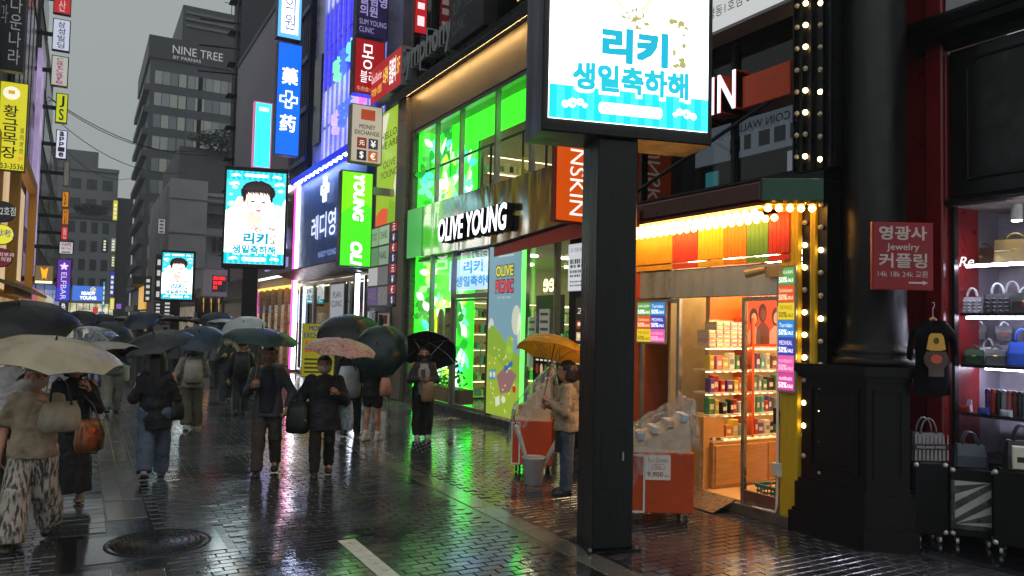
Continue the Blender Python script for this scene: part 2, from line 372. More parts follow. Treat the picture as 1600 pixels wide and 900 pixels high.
# manhole
mh = thing('manhole_cover', 'round iron manhole cover in a square concrete surround in the wet paving', 'manhole', (.7, 7.74, 0))
x0, x1, y0, y1 = MH
for a in ((x0, .632, y0, 7.698), (.638, x1, y0, 7.698), (x0, .632, 7.702, y1), (.638, x1, 7.702, y1)):
    M().box(a[0], a[1], a[2], a[3], -.03, -.001+rnd.uniform(-.002, .002)).build('surround_slab', SMOOTH, mh)
IRON = pm('#1c1d1f', .25, .6, .3, 20, .2, 60)
M().lathe([(.45, -.004), (.45, .004), (.425, .006), (.42, -.0015), (.395, -.0015), (.39, .006), (0.01, .007)], 48, (.7, 7.74, 0)).build('cover', IRON, mh, True)
stud = M()
for r_ in (.08, .14, .2, .26, .32, .365):
    k = int(r_*110)
    for i in range(k): a = 2*pi*i/k; stud.lathe([(.011, .006), (.008, .0115)], 6, (.7+r_*cos(a), 7.74+r_*sin(a), 0))
stud.build('studs', IRON, mh)['kind'] = 'stuff'
# ------------------------------------------------------------------ common materials
BLACK = pm('#09090a', .4, var=.3, spec=.35); DARKM = pm('#1b1c1f', .3, .6, .2); STEEL = pm('#8b8d90', .25, .9, .15, 4, .05, 8, (1, 1, 12)); ALU = pm('#9a9a98', .35, .8, .1)
GLASS = glass(); WHITE = pm('#d8d8d4', .45, var=.06); BRASS = pm('#b8964a', .3, .9)
WARM = '#ffc45e'
def lamp(col, k): return em(col, k, True)
# ------------------------------------------------------------------ LED advert displays
CY = em('#06c4d6', 1.3); CY2 = em('#49dbe6', 1.5); WH = em('#ffffff', 2.6, True); DKC = em('#0899ad', 1.0)
def ell(cx, cy, rx, ry, n=28, a0=0, a1=2*pi): return [(cx+rx*cos(a0+(a1-a0)*i/n), cy+ry*sin(a0+(a1-a0)*i/n)) for i in range(n)]
def swirl(m, cx, cy, s, w, flip=1):
    """vine flourish"""
    for k, (ox, oy, r) in enumerate(((0, 0, 1), (1.5, .35, .7), (-1.4, -.3, .75), (2.5, -.25, .45))):
        pts = [((cx+flip*(ox+r*(1-t*.75)*cos(5*t*2.2))*s), cy+(oy+r*(1-t*.75)*sin(5*t*2.2))*s) for t in [i/22 for i in range(23)]]
        for a, b in zip(pts, pts[1:]):
            dx, dy = b[0]-a[0], b[1]-a[1]; l = sqrt(dx*dx+dy*dy) or 1; nx, ny = -dy/l*s*.13, dx/l*s*.13
            m.poly([(a[0]-nx, a[1]-ny), (b[0]-nx, b[1]-ny), (b[0]+nx, b[1]+ny), (a[0]+nx, a[1]+ny)], w)
def advert(F, w_, h_, v0, w0, root, k=1.0, stripes=22):
    """birthday advert picture of the LED displays, drawn in thin lit layers"""
    s = w_/1.5
    pan = M(F).box(0, w_, v0, v0+h_, w0, w0+.02).build('screen', em('#f4ffff', 3.2*k, True), root); W0 = w0+.022
    def U(x): return x*w_
    def V(y): return v0+y*h_
    def lay(name, polys, mat, d):
        m = M(F)
        for p in polys: m.poly([(U(a), V(b)) for a, b in p], W0+d)
        return m.build(name, mat, pan)
    # cyan backdrop with bubbles behind the head
    lay('picture_layer', [[(.0, .80), (.0, .905), (1, .905), (1, .72), (.93, .62), (.86, .60), (.8, .66), (.7, .72), (.4, .70), (.2, .72), (.1, .6), (0, .56)]], em('#3fd0dd', 1.3*k), .001)
    lay('picture_layer', [ell(.1, .64, .075, .03), ell(.14, .82, .05, .022), ell(.85, .63, .08, .022), ell(.9, .53, .06, .03), ell(.08, .74, .03, .014), ell(.92, .8, .06, .02)], em('#bff7f8', 1.5*k), .002)
    for lo_, hi_ in ((0, .117), (.905, 1)):                    # striped bands
        m = M(F)
        for i in range(stripes): m.mat = i % 2; m.rect(U(i/stripes), U((i+1)/stripes), V(lo_), V(hi_), W0+.001)
        m.build('picture_band', [em('#08bfd2', 1.15*k), em('#35d0de', 1.35*k)], pan)
    # a figure in a white shirt
    lay('picture_shirt', [[(.02, .118), (.02, .33), (.1, .40), (.26, .45), (.36, .5), (.62, .5), (.74, .45), (.9, .40), (.98, .3), (.98, .118)]], em('#fafcff', 1.6*k), .003)
    lay('picture_collar', [[(.33, .465), (.37, .44), (.44, .405), (.45, .415), (.39, .45)], [(.65, .465), (.61, .44), (.56, .405), (.55, .415), (.6, .45)]], em('#d8cca0', 1.2*k), .004)
    rr = random.Random(4); em_p = []
    for i in range(90):
        a, b = (rr.gauss(.5, .05), rr.gauss(.385, .025)) if i < 40 else (rr.gauss(.80, .045), rr.uniform(.19, .39))
        em_p.append(ell(a, b, rr.uniform(.008, .024), rr.uniform(.005, .014), 7))
    lay('picture_embroidery', em_p[::2], em('#a8a860', .8*k), .005); lay('picture_embroidery', em_p[1::2], em('#dcc6c0', 1.3*k), .0055)
    lay('picture_neck', [[(.36, .47), (.38, .56), (.6, .56), (.62, .47), (.5, .41)]], em('#f0c4b4', 1.5*k), .0055)
    lay('picture_ear', [ell(.30, .69, .035, .035)], em('#ff9a86', 1.0*k), .006)
    hair_o = [(.535+(.285+rr.uniform(-.012, .014))*cos(t), .775+(.122+rr.uniform(-.006, .008))*sin(t)) for t in [radians(-28+236*i/30) for i in range(31)]]+[(.285, .70), (.31, .665), (.33, .70), (.5, .72), (.74, .70), (.765, .655), (.785, .69)]
    lay('picture_hair', [hair_o], em('#2c2025', .3*k), .0065)
    lay('picture_face', [[(.335, .74), (.335, .68), (.345, .64), (.37, .60), (.41, .562), (.455, .535), (.50, .522), (.545, .522), (.60, .54), (.655, .575), (.70, .62), (.73, .67), (.74, .74), (.7, .79), (.5, .81), (.38, .79)]], em('#ffd9cc', 1.9*k), .007)
    lay('picture_shade', [[(.335, .68), (.345, .64), (.37, .60), (.41, .562), (.455, .535), (.5, .522), (.43, .565), (.385, .62), (.36, .69)]], em('#eab5a3', 1.4*k), .0073)
    fr_ = []
    for i in range(17):
        x_ = .325+i*.0265; l_ = .73-.028*abs(sin(i*1.9))-(.03 if i < 2 or i > 14 else 0); fr_.append([(x_-.022, .81), (x_-.014, .775), (x_+.02+rr.uniform(-.02, .016), l_+.012+.03*rr.random()), (x_+.010, .78), (x_+.02, .81)])
    fr_.append([(.31, .79), (.42, .875), (.6, .885), (.76, .79), (.66, .80), (.5, .81), (.4, .795)])
    lay('picture_fringe', fr_[::2], em('#2a1f24', .28*k), .008); lay('picture_fringe', fr_[1::2], em('#3a2b30', .3*k), .0083)
    lay('picture_strand', [[(.30+.045*i, .80), (.36+.04*i, .885-.0012*(i-5)**2), (.335+.045*i, .79)] for i in range(10)], em('#5f484c', .35*k), .0088)
    lay('picture_feature', [ell(.45, .672, .036, .0085, 12), ell(.63, .667, .036, .0085, 12)], em('#3a2424', .2*k), .0092); lay('picture_feature', [[(.405, .693), (.45, .703), (.495, .697), (.45, .698)], [(.585, .692), (.63, .698), (.675, .688), (.63, .692)]], em('#4a3436', .3*k), .0092)
    lay('picture_feature', [[(.548, .655), (.528, .612), (.55, .604), (.575, .610), (.556, .62)]], em('#f0b8a4', 1.3*k), .0085)
    lay('picture_feature', [[(.5, .580), (.525, .589), (.547, .585), (.57, .588), (.6, .576), (.565, .565), (.535, .566)]], em('#e0707c', .9*k), .0085)
    # words
    T = em('#04a8c4', .9*k); WT = em('#ffffff', 2.8*k)
    txt('리키', F, U(.28), U(.76), V(.195), V(.355), WT, pan, W0+.010, bold=.09); txt('리키', F, U(.31), U(.73), V(.212), V(.338), T, pan, W0+.016, bold=.05)
    txt('생일축하해', F, U(.12), U(.88), V(.095), V(.212), WT, pan, W0+.010, bold=.07); txt('생일축하해', F, U(.135), U(.865), V(.105), V(.203), em('#12b4c8', .95*k), pan, W0+.016, bold=.042)
    m = M(F); m.poly([(U(a), V(b)) for a, b in ell(.32, .05, .02, .02, 14, pi/2, 3*pi/2)]+[(U(a), V(b)) for a, b in ell(.68, .05, .02, .02, 14, -pi/2, pi/2)], W0+.004); m.build('picture_banner', WT, pan); m = M(F)
    m.poly([(U(a), V(b)) for a, b in ell(.32, .955, .02, .015, 14, pi/2, 3*pi/2)]+[(U(a), V(b)) for a, b in ell(.68, .955, .02, .015, 14, -pi/2, pi/2)], W0+.004); m.build('picture_banner', WT, pan)
    txt('·· LOVE FROM ALL KIS ··', F, U(.34), U(.66), V(.040), V(.060), T, pan, W0+.006)
    sw = M(F)
    for cy in (.055, .95): swirl(sw, U(.14), V(cy), .045*s, W0+.004); swirl(sw, U(.86), V(cy), .045*s, W0+.004, -1)
    for q in ((.12, .86), (.88, .87)): swirl(sw, U(q[0]), V(q[1]), .05*s, W0+.004)
    sw.build('picture_flourish', WT, pan)
    return pan
def display(label, base, ux, w_, vb, h_, k, polew=.4, deep=.5):
    F = Fr((base[0], base[1], 0), ux)
    r = thing('advert_display', label, 'display', F(w_*.45, 0, -deep/2), 'lit advert displays on posts in the street')
    P = pm('#0f0f10', .35, 0, .4, 4, .3, 30, (1, 1, .12), spec=.3)
    M(F).bbox(-.06, w_+.06, vb-.12, vb+h_+.12, -deep, -.012, .012).build('cabinet', P, r)
    c = w_*.45; M(F).bbox(c-polew/2, c+polew/2, .02, vb-.12, -deep*.5-polew/2, -deep*.5+polew/2, .012).build('pole', P, r)
    M(F).box(c-polew*.65, c+polew*.65, 0, .02, -deep*.5-polew*.65, -deep*.5+polew*.65).build('base_plate', pm('#101113', .3, .5), r)
    wp = -deep*.5+polew/2
    M(F).bbox(c-polew*.3, c+polew*.3, .55, 1.15, wp, wp+.006, .003).build('hatch', P, r); M(F).box(c+polew*.2, c+polew*.24, .82, .9, wp+.006, wp+.016).build('hatch_lock', ALU, r)
    for su in (-1, 1):
        for sw_ in (-1, 1): M(F).tube([(c+su*polew*.57, .02, -deep*.5+sw_*polew*.57), (c+su*polew*.57, .045, -deep*.5+sw_*polew*.57)], .018, 6).build('bolt', ALU, r)
    for zz in (1.9, 2.9): M(F).box(c-polew/2-.002, c+polew/2+.002, zz, zz+.006, -deep*.5-polew/2-.002, wp+.002).build('seam', BLACK, r)
    advert(F, w_, h_, vb, -.012, r, k); return r
uxs = (.97, -.243, 0)
def frame_hit(F, x, y):
    d = ray(x, y); t = (F.o-CAMP).dot(F.z)/d.dot(F.z); p = CAMP+d*t-F.o; return p.dot(F.x), p.dot(F.y)
b0 = atd(857, 173, 6.95); F_ = Fr((b0.x, b0.y, 0), uxs); uR = frame_hit(F_, 1105, 190)[0]
display('big LED advert display on a black post beside the orange cosmetics kiosk', (b0.x, b0.y), uxs, uR, 3.93, uR*1.66, 1.0, .4, .55)
p = onY(352, 340, 22); display('lit LED advert display on a post in front of the blue pharmacy', (p.x, p.y), uxs, 1.55, 3.55, 2.55, .8)
p = onY(253, 430, 42); display('small far LED advert display before the grey concrete building', (p.x, p.y), uxs, 1.42, 2.95, 2.32, .75)

# ------------------------------------------------------------------ cosmetics kiosk
KX = 6.55; KF = FX(KX); OR = pm('#c8500f', .45, var=.08); YEL = pm('#c9a413', .5, var=.12, scale=3, bump=.25, bscale=6, stretch=(1, 30, 1))
ki = thing('cosmetics_kiosk', 'small orange and yellow cosmetics kiosk with striped canopy and bright bulbs', 'kiosk', (KX, 7, 0))
Y0, Y1 = 5.55, 8.4; XB = 8.6; YW = 7.34
def wbox(*a): return M().box(*a)
wbox(KX+.05, XB, Y0+.05, Y1, .0, .12).build('floor', pm('#b98d55', .4, var=.2, scale=5, stretch=(1, 8, 1)), ki)
wbox(XB, XB+.1, Y0-.1, Y1+.2, 0, 3.6).build('back_wall', OR, ki)
wbox(KX+.05, XB, Y1, Y1+.12, 0, 3.6).build('side_wall', OR, ki); wbox(KX+.12, XB, Y0-.12, Y0, 0, 3.6).build('side_wall', pm('#d7c9a8', .5), ki)
wbox(KX+.05, XB, Y0, Y1, 2.95, 3.05).build('ceiling', pm('#e8dfcc', .6), ki)
wbox(7.0, XB, YW, YW+.06, .12, 2.95).build('shelf_wall', pm('#e0c290', .5, var=.05), ki); wbox(7.0, XB, YW-.012, YW-.004, 2.18, 2.95).build('orange_panel', OR, ki); wbox(KX+.35, XB, YW+.62, YW+.66, .12, 2.95).build('partition', pm('#dcc7a0', .5), ki); wbox(7.0, 8.3, YW+.3, YW+.4, 2.925, 2.948).build('ceiling_light', lamp('#ffdda0', 16), ki)
for yy in (5.9, 6.5, 7.0): wbox(6.9, 8.4, yy-.06, yy+.06, 2.925, 2.948).build('ceiling_light', lamp('#ffe2b0', 48), ki)
wbox(KX, XB+.1, Y0-.3, Y1+.2, 3.6, 3.7).build('roof', DARKM, ki)
# fluted yellow pillars at the right end
def fluted(u0, u1, v0, v1, w0, w1, n, name, mat, par, F=KF):
    m = M(F); m.box(u0, u1, v0, v1, w0, w1-.012); d = (u1-u0)/n
    for i in range(n): m.bbox(u0+i*d+.002, u0+(i+1)*d-.002, v0, v1, w1-.014, w1-.008, .003)
    return m.build(name, mat, par)
fluted(-5.79, -5.565, .06, 3.42, -.06, .012, 5, 'pillar', YEL, ki); fluted(-5.45, -5.38, .4, 3.3, -.3, -.03, 2, 'pillar', YEL, ki)
fluted(-8.42, -8.2, .06, 3.0, -.1, .01, 5, 'pillar', OR, ki)
M(KF).box(-8.4, -5.56, .0, .1, -.05, .05).build('step', pm('#5a5148', .4, var=.3), ki)
# striped canopy panel
cols = ['#d9a520', '#cf3b33', '#e0b81e', '#d9861c', '#5d9a50', '#c42a22']; edges = [8.4, 7.52, 7.06, 6.62, 6.27, 5.95, 5.66]
for i, cc in enumerate(cols):
    fluted(-edges[i]+.004, -edges[i+1]-.004, 2.88, 3.32, -.04, .03, max(3, int((edges[i]-edges[i+1])*18)), 'canopy_panel', pm(cc, .45, var=.1), ki)
    M(KF).box(-edges[i]+.004, -edges[i+1]-.004, 2.80, 2.865, -.04, .015).build('canopy_skirt', pm(cc, .45, var=.1), ki)
M(KF).bbox(-8.3, -5.80, 2.43, 2.79, -.06, -.01, .01).build('steel_lintel', pm('#d4c6b0', .3, .9, .2, 2, .3, 2.5, (1, 2, .6)), ki)
# awning cassette and green end
CR = pm('#4a1a10', .35, var=.25); M(FX(6.05)).bbox(-8.6, -5.62, 3.37, 3.6, -.2, 0, .03).build('awning_cassette', CR, ki)
M(FX(6.05)).box(-8.6, -5.62, 3.33, 3.365, -.14, .02).build('awning_rail', pm('#6a2512', .3, .3), ki)
M(FX(6.05)).box(-8.45, -7.55, 3.30, 3.5, .024, .04).build('awning_valance', pm('#8c1f16', .5), ki)
txt('SUNSKIN', FX(6.05), -8.4, -7.62, 3.36, 3.45, pm('#2a0d0a', .5), ki, .045)
gF = Fr((6.05, 5.61, 0), (.5, -.35, 0)); M(gF).bbox(.0, .62, 3.38, 3.61, -.12, .02, .008).build('green_fascia', pm('#1c4a38', .4, var=.2), ki)
wbox(6.07, 6.6, 5.62, 8.5, 3.605, 3.63).build('canopy_top', DARKM, ki); wbox(6.27, 6.53, 5.66, 8.45, 3.36, 3.40).build('soffit', pm('#b48a3c', .4, .4), ki)
# bulbs
bm_ = M(); bm_.ball((0, 0, 0), .038, 10, 7); BUL = lamp('#ffb95a', 13.0); bulb_me = bm_.build('bulb', BUL, None, True)
bulb_data = bulb_me.data; bpy.data.objects.remove(bulb_me)
def bulb(p, par, data, name='bulb'):
    o = bpy.data.objects.new(name, data); COL.objects.link(o); o.parent = par; o.location = Vector(p)-OFF[par.name]; return o
for j, (xx, zz) in enumerate(((6.10, 3.285), (6.25, 3.27), (6.4, 3.25))):
    n = 22
    for i in range(n): bulb((xx, 5.75+i*(2.6/(n-1))+(.06 if j % 2 else 0), zz), ki, bulb_data)
for i in range(5): q = gF(.08+.11*i, 3.31, -.05); bulb(q, ki, bulb_data)
sk = M()
for i in range(5): q = gF(.08+.11*i, 3.36, -.05); sk.lathe([(.05, -.012), (.035, .02)], 10, q)
sk.build('bulb_socket', pm('#c9a14a', .4, .4), ki)['kind'] = 'stuff'
# glazing: left sash, door panel, frames
def frame(F, u0, u1, v0, v1, t, d, name, mat, par, w=0):
    m = M(F); m.box(u0, u0+t, v0, v1, w-d, w); m.box(u1-t, u1, v0, v1, w-d, w); m.box(u0+t, u1-t, v1-t, v1, w-d, w); m.box(u0+t, u1-t, v0, v0+t, w-d, w); return m.build(name, mat, par)
frame(KF, -8.2, -7.42, .1, 2.42, .05, .05, 'sash_frame', ALU, ki, -.02); M(KF).box(-8.15, -7.47, .15, 2.37, -.05, -.044).build('pane', GLASS, ki)
frame(KF, -6.36, -5.80, .1, 2.42, .045, .05, 'door_frame', pm('#a89a86', .3, .85), ki, -.01); dp = M(KF).box(-6.315, -5.845, .26, 2.375, -.04, -.034).build('door_pane', GLASS, ki)
M(KF).box(-6.315, -5.845, .146, .257, -.05, -.012).build('kick_plate', pm('#6e4638', .4), ki)
M(KF).box(-5.86, -5.815, 1.05, 1.22, -.01, .03).build('door_handle', BLACK, ki)
M(KF).tube([(-5.80, 2.3, .03), (-5.80, .45, .03), (-5.80, .2, .035), (-5.80, .13, .05), (-5.98, .12, .06), (-6.12, .115, .06)], .014, 8).build('drain_pipe', pm('#cfc7b6', .4), ki, True)
M(KF).bbox(-5.86, -5.76, .50, .64, .0, .06, .006).build('switch_box', pm('#c9c4b6', .4), ki)
cm = M(KF); cm.box(-5.9, -5.72, 2.62, 2.74, .0, .12); cm.tube([(-5.9, 2.70, .12), (-6.1, 2.66, .2)], [.035, .05], 10); cm.build('security_camera', pm('#b89a66', .4), ki)
# sale boards
SB = thing('sale_board', 'narrow upright board of coloured half-price labels on the kiosk pillar', 'sign', (KX, 5.65, 1.6)); BF = FX(KX-.04)
def saleboard(root, u0, u1, v0, v1, cells, ncol, name='board'):
    M(BF).box(u0-.02, u1+.02, v0-.02, v1+.02, -.02, .0).build(name, pm('#a59d8c', .35, .5), root); nr = len(cells)//ncol
    for i, (cc, t, tc) in enumerate(cells):
        r_, c_ = i//ncol, i % ncol; a0 = u0+(u1-u0)*c_/ncol; a1 = u0+(u1-u0)*(c_+1)/ncol; b1 = v1-(v1-v0)*r_/nr; b0_ = v1-(v1-v0)*(r_+1)/nr; h = b1-b0_
        p_ = M(BF).box(a0+.003, a1-.003, b0_+.003, b1-.003, .001, .005).build('label_cell', em(cc, .75), root)
        txt(t, BF, a0+.1*(a1-a0), a1-.1*(a1-a0), b0_+h*.58, b0_+h*.82, em(tc, .8), p_, .008)
        txt('50%', BF, a0+.06*(a1-a0), a0+.58*(a1-a0), b0_+h*.14, b0_+h*.46, em(tc if tc != '#ffffff' else '#ffffff', .9), p_, .008, bold=.02); txt('SALE', BF, a0+.62*(a1-a0), a0+.95*(a1-a0), b0_+h*.16, b0_+h*.36, em(tc, .9), p_, .008, bold=.015)
cells = [('#5f9e4f', 'JUNG & JEAN', '#ffffff'), ('#d6562b', 'Sulwhasoo', '#f6d9b0'), ('#e3c62c', 'THE WHOO', '#6a5a18'), ('#2f86cf', 'Torriden', '#ffffff'), ('#3b3fae', 'MEDIHEAL', '#ffffff'), ('#e05fa6', 'numbuzin', '#f6bcd6'), ('#d0469a', 'numbuzin', '#ffffff')]
saleboard(SB, -5.79, -5.575, 1.42, 2.72, cells, 1)
SB2 = thing('sale_board', 'square board of six coloured half-price labels on the kiosk window', 'sign', (KX, 7.8, 1.9))
c6 = [cells[0], cells[3], cells[1], cells[4], cells[2], cells[5]]; saleboard(SB2, -8.18, -7.62, 1.86, 2.38, c6, 2)
# inside: shelves, drawers, poster, stacked cartons, packets
WOOD = pm('#b07f45', .45, var=.2, scale=4, stretch=(1, 1, 8)); SH = pm('#d9c49a', .45); LS = lamp('#ffd695', 8.0)
wall_u = YW-.02; IF_ = FY(wall_u)
M(IF_).box(6.72, 8.55, .12, .68, .0, .36).build('drawer_unit', WOOD, ki)
for i in range(4): M(IF_).bbox(6.75+i*.45, 7.18+i*.45, .16, .64, .36, .376, .006).build('drawer_front', WOOD, ki)
shz = [.70, .98, 1.25, 1.53, 1.81]
for z_ in shz:
    M(IF_).box(6.72, 8.55, z_, z_+.02, .002, .30).build('shelf', SH, ki); M(IF_).box(6.72, 8.55, z_-.012, z_-.002, .22, .25).build('shelf_light', LS, ki)
    tg = M(IF_)
    for i in range(14): tg.box(6.76+i*.13, 6.82+i*.13, z_-.008, z_+.025, .302, .306)
    tg.build('price_tags', WHITE, ki)['kind'] = 'stuff'
M(IF_).box(7.42, 7.46, .7, 2.2, .0, .31).build('shelf_divider', OR, ki)
wbox(6.62, 6.95, 7.02, 7.26, .12, .98).build('counter', pm('#c98f4a', .4, var=.1), ki)
rp_ = random.Random(11)
pal = [('white', '#ddd8cc'), ('red', '#a8221c'), ('beige', '#cdb491'), ('green', '#3f7a4c'), ('black', '#191516'), ('pink', '#d27a86'), ('teal', '#3f9c8e'), ('brown', '#6f4326'), ('grey', '#86888a'), ('orange', '#d0762a'), ('yellow', '#d8b743'), ('purple', '#5c3b78')]
boxm = {}
def pbox(w_, h_, d_, rounded=False):
    m = M(); m.bbox(-w_/2, w_/2, 0, h_, -d_/2, d_/2, .006); return m
def product(p, w_, h_, d_, cname, cc, where, kind, axis='x'):
    key = (w_, h_, d_, cname, axis)
    if key not in boxm:
        m = M(Fr((0, 0, 0), (0, -1, 0))) if axis == 'x' else M(FY(0)); m.bbox(-w_/2, w_/2, 0, h_, -d_/2, d_/2, .006)
        if w_ < .15: m.mat = 1; m.rect(-w_*.32, w_*.32, h_*.3, h_*.62, d_/2+.002)
        else: m.mat = 1; m.rect(-w_*.4, w_*.1, h_*.3, h_*.7, d_/2+.002)
        o = m.build(kind, [pm(cc, .4, var=.05), pm('#e9e2d4' if cname != 'white' else '#7d8f7a', .4)]); boxm[key] = o.data
    else: o = bpy.data.objects.new(kind, boxm[key]); COL.objects.link(o)
    o.location = p; tag(o, f'{cname} skincare {kind} on the {where} of the lit kiosk', kind, f'{cname} {kind}s on the {where} of the kiosk'); return o
names = ['lowest shelf', 'second lowest shelf', 'middle shelf', 'second highest shelf']; ORD = ['first', 'second', 'third', 'fourth', 'fifth', 'sixth', 'seventh', 'eighth', 'ninth', 'tenth', 'eleventh', 'twelfth', 'thirteenth', 'fourteenth', 'fifteenth', 'sixteenth', 'seventeenth', 'eighteenth', 'nineteenth', 'twentieth']
def relabel(o, lb, gp): o['label'] = lb; o['group'] = gp
for si, z_ in enumerate(shz[:4]):
    x = 6.76; cnt = 0
    while x < 8.4:
        w_ = rp_.choice([.06, .075, .1]); h_ = rp_.choice([.14, .17, .2]); nm, cc = rp_.choice(pal); kd = rp_.choice(['packet', 'carton'])
        if not 7.34 < x+w_/2 < 7.5:
            o = product((x+w_/2, wall_u-.17-rp_.uniform(0, .05), z_+.021), w_, h_, .09, nm, cc, names[si], kd, 'y'); relabel(o, f'{nm} skincare {kd}, {ORD[min(cnt, 19)]} from the post on the {names[si]} of the lit kiosk', 'skincare packs on the kiosk shelves'); cnt += 1
        x += w_+rp_.choice([.01, .015, .03])
for i in range(5):                                                       # pale cartons stacked on the top shelf
    for k in range(6):
        if i == 0 and k > 3: continue
        nm, cc = (('beige', '#d6c09a') if rp_.random() < .75 and i < 4 else ('pink', '#cfa49a')); x = 6.80+i*.122
        o = product((x+rp_.uniform(-.005, .005), wall_u-.15, 1.831+k*.052), .116, .05, .2, nm, cc, 'top shelf', 'carton', 'y'); relabel(o, f'{nm} carton, {ORD[k]} from the bottom of the {ORD[i]} stack on the kiosk top shelf', 'pale cartons stacked on the kiosk top shelf')
pr = thing('poster', 'orange-red advert poster of three bare-shouldered models inside the kiosk door', 'poster', (8.0, 7.2, 1.8)); PF = FY(YW-.30)
M(PF).box(7.34, 8.04, 1.84, 2.53, -.01, 0).build('sheet', em('#c23a15', .55), pr)
for cx, cy, sk_ in ((7.47, 2.14, '#b3775c'), (7.63, 2.2, '#55301f'), (7.87, 2.16, '#b8816a')):
    M(PF).poly(ell(cx, cy+.07, .075, .12), .002).build('picture_hair', em('#1c0f0c', .4), pr); M(PF).poly(ell(cx+.005, cy+.05, .048, .075), .004).build('picture_face', em(sk_, .6), pr)
    M(PF).poly([(cx-.12, 1.87), (cx-.11, cy-.13), (cx-.03, cy-.05), (cx+.04, cy-.05), (cx+.12, cy-.13), (cx+.12, 1.87)], .003).build('picture_shoulders', em(sk_, .5), pr)
txt('SUNSKIN', PF, 7.37, 7.66, 2.45, 2.51, em('#f0d3a0', .8), pr, .006); txt('SUNSKIN', PF, 7.72, 8.01, 2.45, 2.51, em('#f0d3a0', .8), pr, .006)
bk = thing('shopping_basket', 'green plastic shopping basket on the floor behind the kiosk door pane', 'basket', (6.85, 6.05, .12))
GP = pm('#1d6e58', .4); bl = M()
def basket_ring(z, gx, gy): return [(6.85-gx, 6.05-gy, z), (6.85+gx, 6.05-gy, z), (6.85+gx, 6.05+gy, z), (6.85-gx, 6.05+gy, z)]
M().loft([basket_ring(.125, .13, .19), basket_ring(.14, .13, .19)]).build('base', GP, bk)
for a in range(4):
    z0 = .14+a*.05; m = M(); i0 = m.P(*basket_ring(z0, .13+a*.008, .19+a*.01)); i1 = m.P(*basket_ring(z0+.02, .133+a*.008, .193+a*.01))
    for k in range(4): m.face((i0+k, i0+(k+1) % 4, i1+(k+1) % 4, i1+k))
    m.build('slat_ring', GP, bk)
sl = M()
for i in range(9):
    t = -.19+i*.0475
    for sx in (-1, 1): sl.box(6.85+sx*.145-.004, 6.85+sx*.145+.004, 6.05+t-.008, 6.05+t+.008, .14, .33)
sl.build('slats', GP, bk)['kind'] = 'stuff'; frame(Fr((6.85, 6.05, .33), (1, 0, 0), (0, 1, 0)), -.165, .165, -.23, .23, .02, .02, 'rim', GP, bk)
M().tube([(6.69, 6.05, .33), (6.70, 6.05, .37), (6.85, 6.05, .39), (7.0, 6.05, .37), (7.01, 6.05, .33)], .008, 6).build('handle', pm('#d0622a', .4), bk)
ramp = M(); ramp.loft([[(6.2, 6.42, .004), (6.56, 6.42, .11), (6.56, 6.42, .13), (6.2, 6.42, .012)], [(6.2, 7.3, .004), (6.56, 7.3, .11), (6.56, 7.3, .13), (6.2, 7.3, .012)]]); struct(ramp.build('ramp', pm('#6b5138', .3, .4, .2, 10, .4, 90, (1, 8, 1))))

# black jamb with three columns of round bulbs beside the kiosk
jb = thing('bulb_panel', 'tall black panel with columns of small round bulbs beside the kiosk', 'light panel', (6.62, 5.4, 0))
M(FX(6.62)).box(-5.66, -5.17, 3.74, 9, -.9, -.01).build('panel', BLACK, jb); M(FX(6.62)).box(-5.555, -5.465, .2, 3.42, -.3, .02).build('strip', BLACK, jb); M(FX(6.62)).box(-5.37, -5.26, .2, 3.6, -.5, .0).build('strip', BLACK, jb)
M(FX(6.62)).box(-5.258, -5.0, .2, 9, -.9, -.2).build('side_panel', pm('#141316', .2, .3), jb)
for u in (-5.67, -5.56, -5.44, -5.30, -5.2): M(FX(6.62)).box(u-.008, u+.008, 3.74, 9, -.01, .035).build('rail', DARKM, jb)
on = M(); on.ball((0, 0, 0), .028, 10, 7); o = on.build('bulb', lamp('#ffd88a', 9), None, True); on_d = o.data; bpy.data.objects.remove(o)
o = on.build('bulb', pm('#b7a892', .3, var=.05), None, True); off_d = o.data; bpy.data.objects.remove(o)
for c_, (yy, z0, z1, pat) in enumerate(((5.62, 3.9, 8.4, '0000000'), (5.51, .45, 8.4, '1101101'), (5.32, .62, 8.4, '0100100'))):
    z_ = z0; i = c_
    while z_ < z1:
        if not 3.42 < z_ < 3.78: bulb((6.585 if c_ < 2 or z_ > 3.7 else 6.60, yy, z_), jb, on_d if pat[i % len(pat)] == '1' else off_d)
        z_ += .235 if z_ > 1 else .31; i += 1
# ------------------------------------------------------------------ black column and red-framed bag shop
COLM = pm('#0b090b', .4, 0, .25, 5, .1, 12, spec=.25); RED = pm('#6d0f12', .35, var=.15); REDS = pm('#9c1a1d', .45, var=.08)
cl = thing('black_column', 'thick black round column on a panelled pedestal beside the kiosk', 'column', (7, 5, 0))
def octo(g): return [(6.58-g, 5.52+g), (6.58-g, 4.78-g*.45), (6.9-g*.1, 4.55-g), (7.25+g*.3, 4.78-g*.9), (7.42, 5.1), (7.42, 5.52+g)]
def octo_prism(g, z0, z1, name):
    m = M(); m.prism(octo(g), z0, z1); return m.build(name, COLM, cl)
octo_prism(.10, 0, .2, 'plinth'); octo_prism(.075, .2, .235, 'plinth_moulding'); octo_prism(.055, .235, .5, 'plinth'); octo_prism(.03, .5, .54, 'plinth_moulding'); octo_prism(0, .54, 1.58, 'pedestal'); octo_prism(.03, 1.58, 1.63, 'cap_moulding'); octo_prism(.07, 1.63, 1.72, 'cap')
PSF = FX(6.58); frame(PSF, -5.42, -4.86, .66, 1.5, .025, .02, 'panel_moulding', COLM, cl, .018); M(PSF).bbox(-5.36, -4.92, .72, 1.44, -.02, .006, .012).build('panel', COLM, cl)
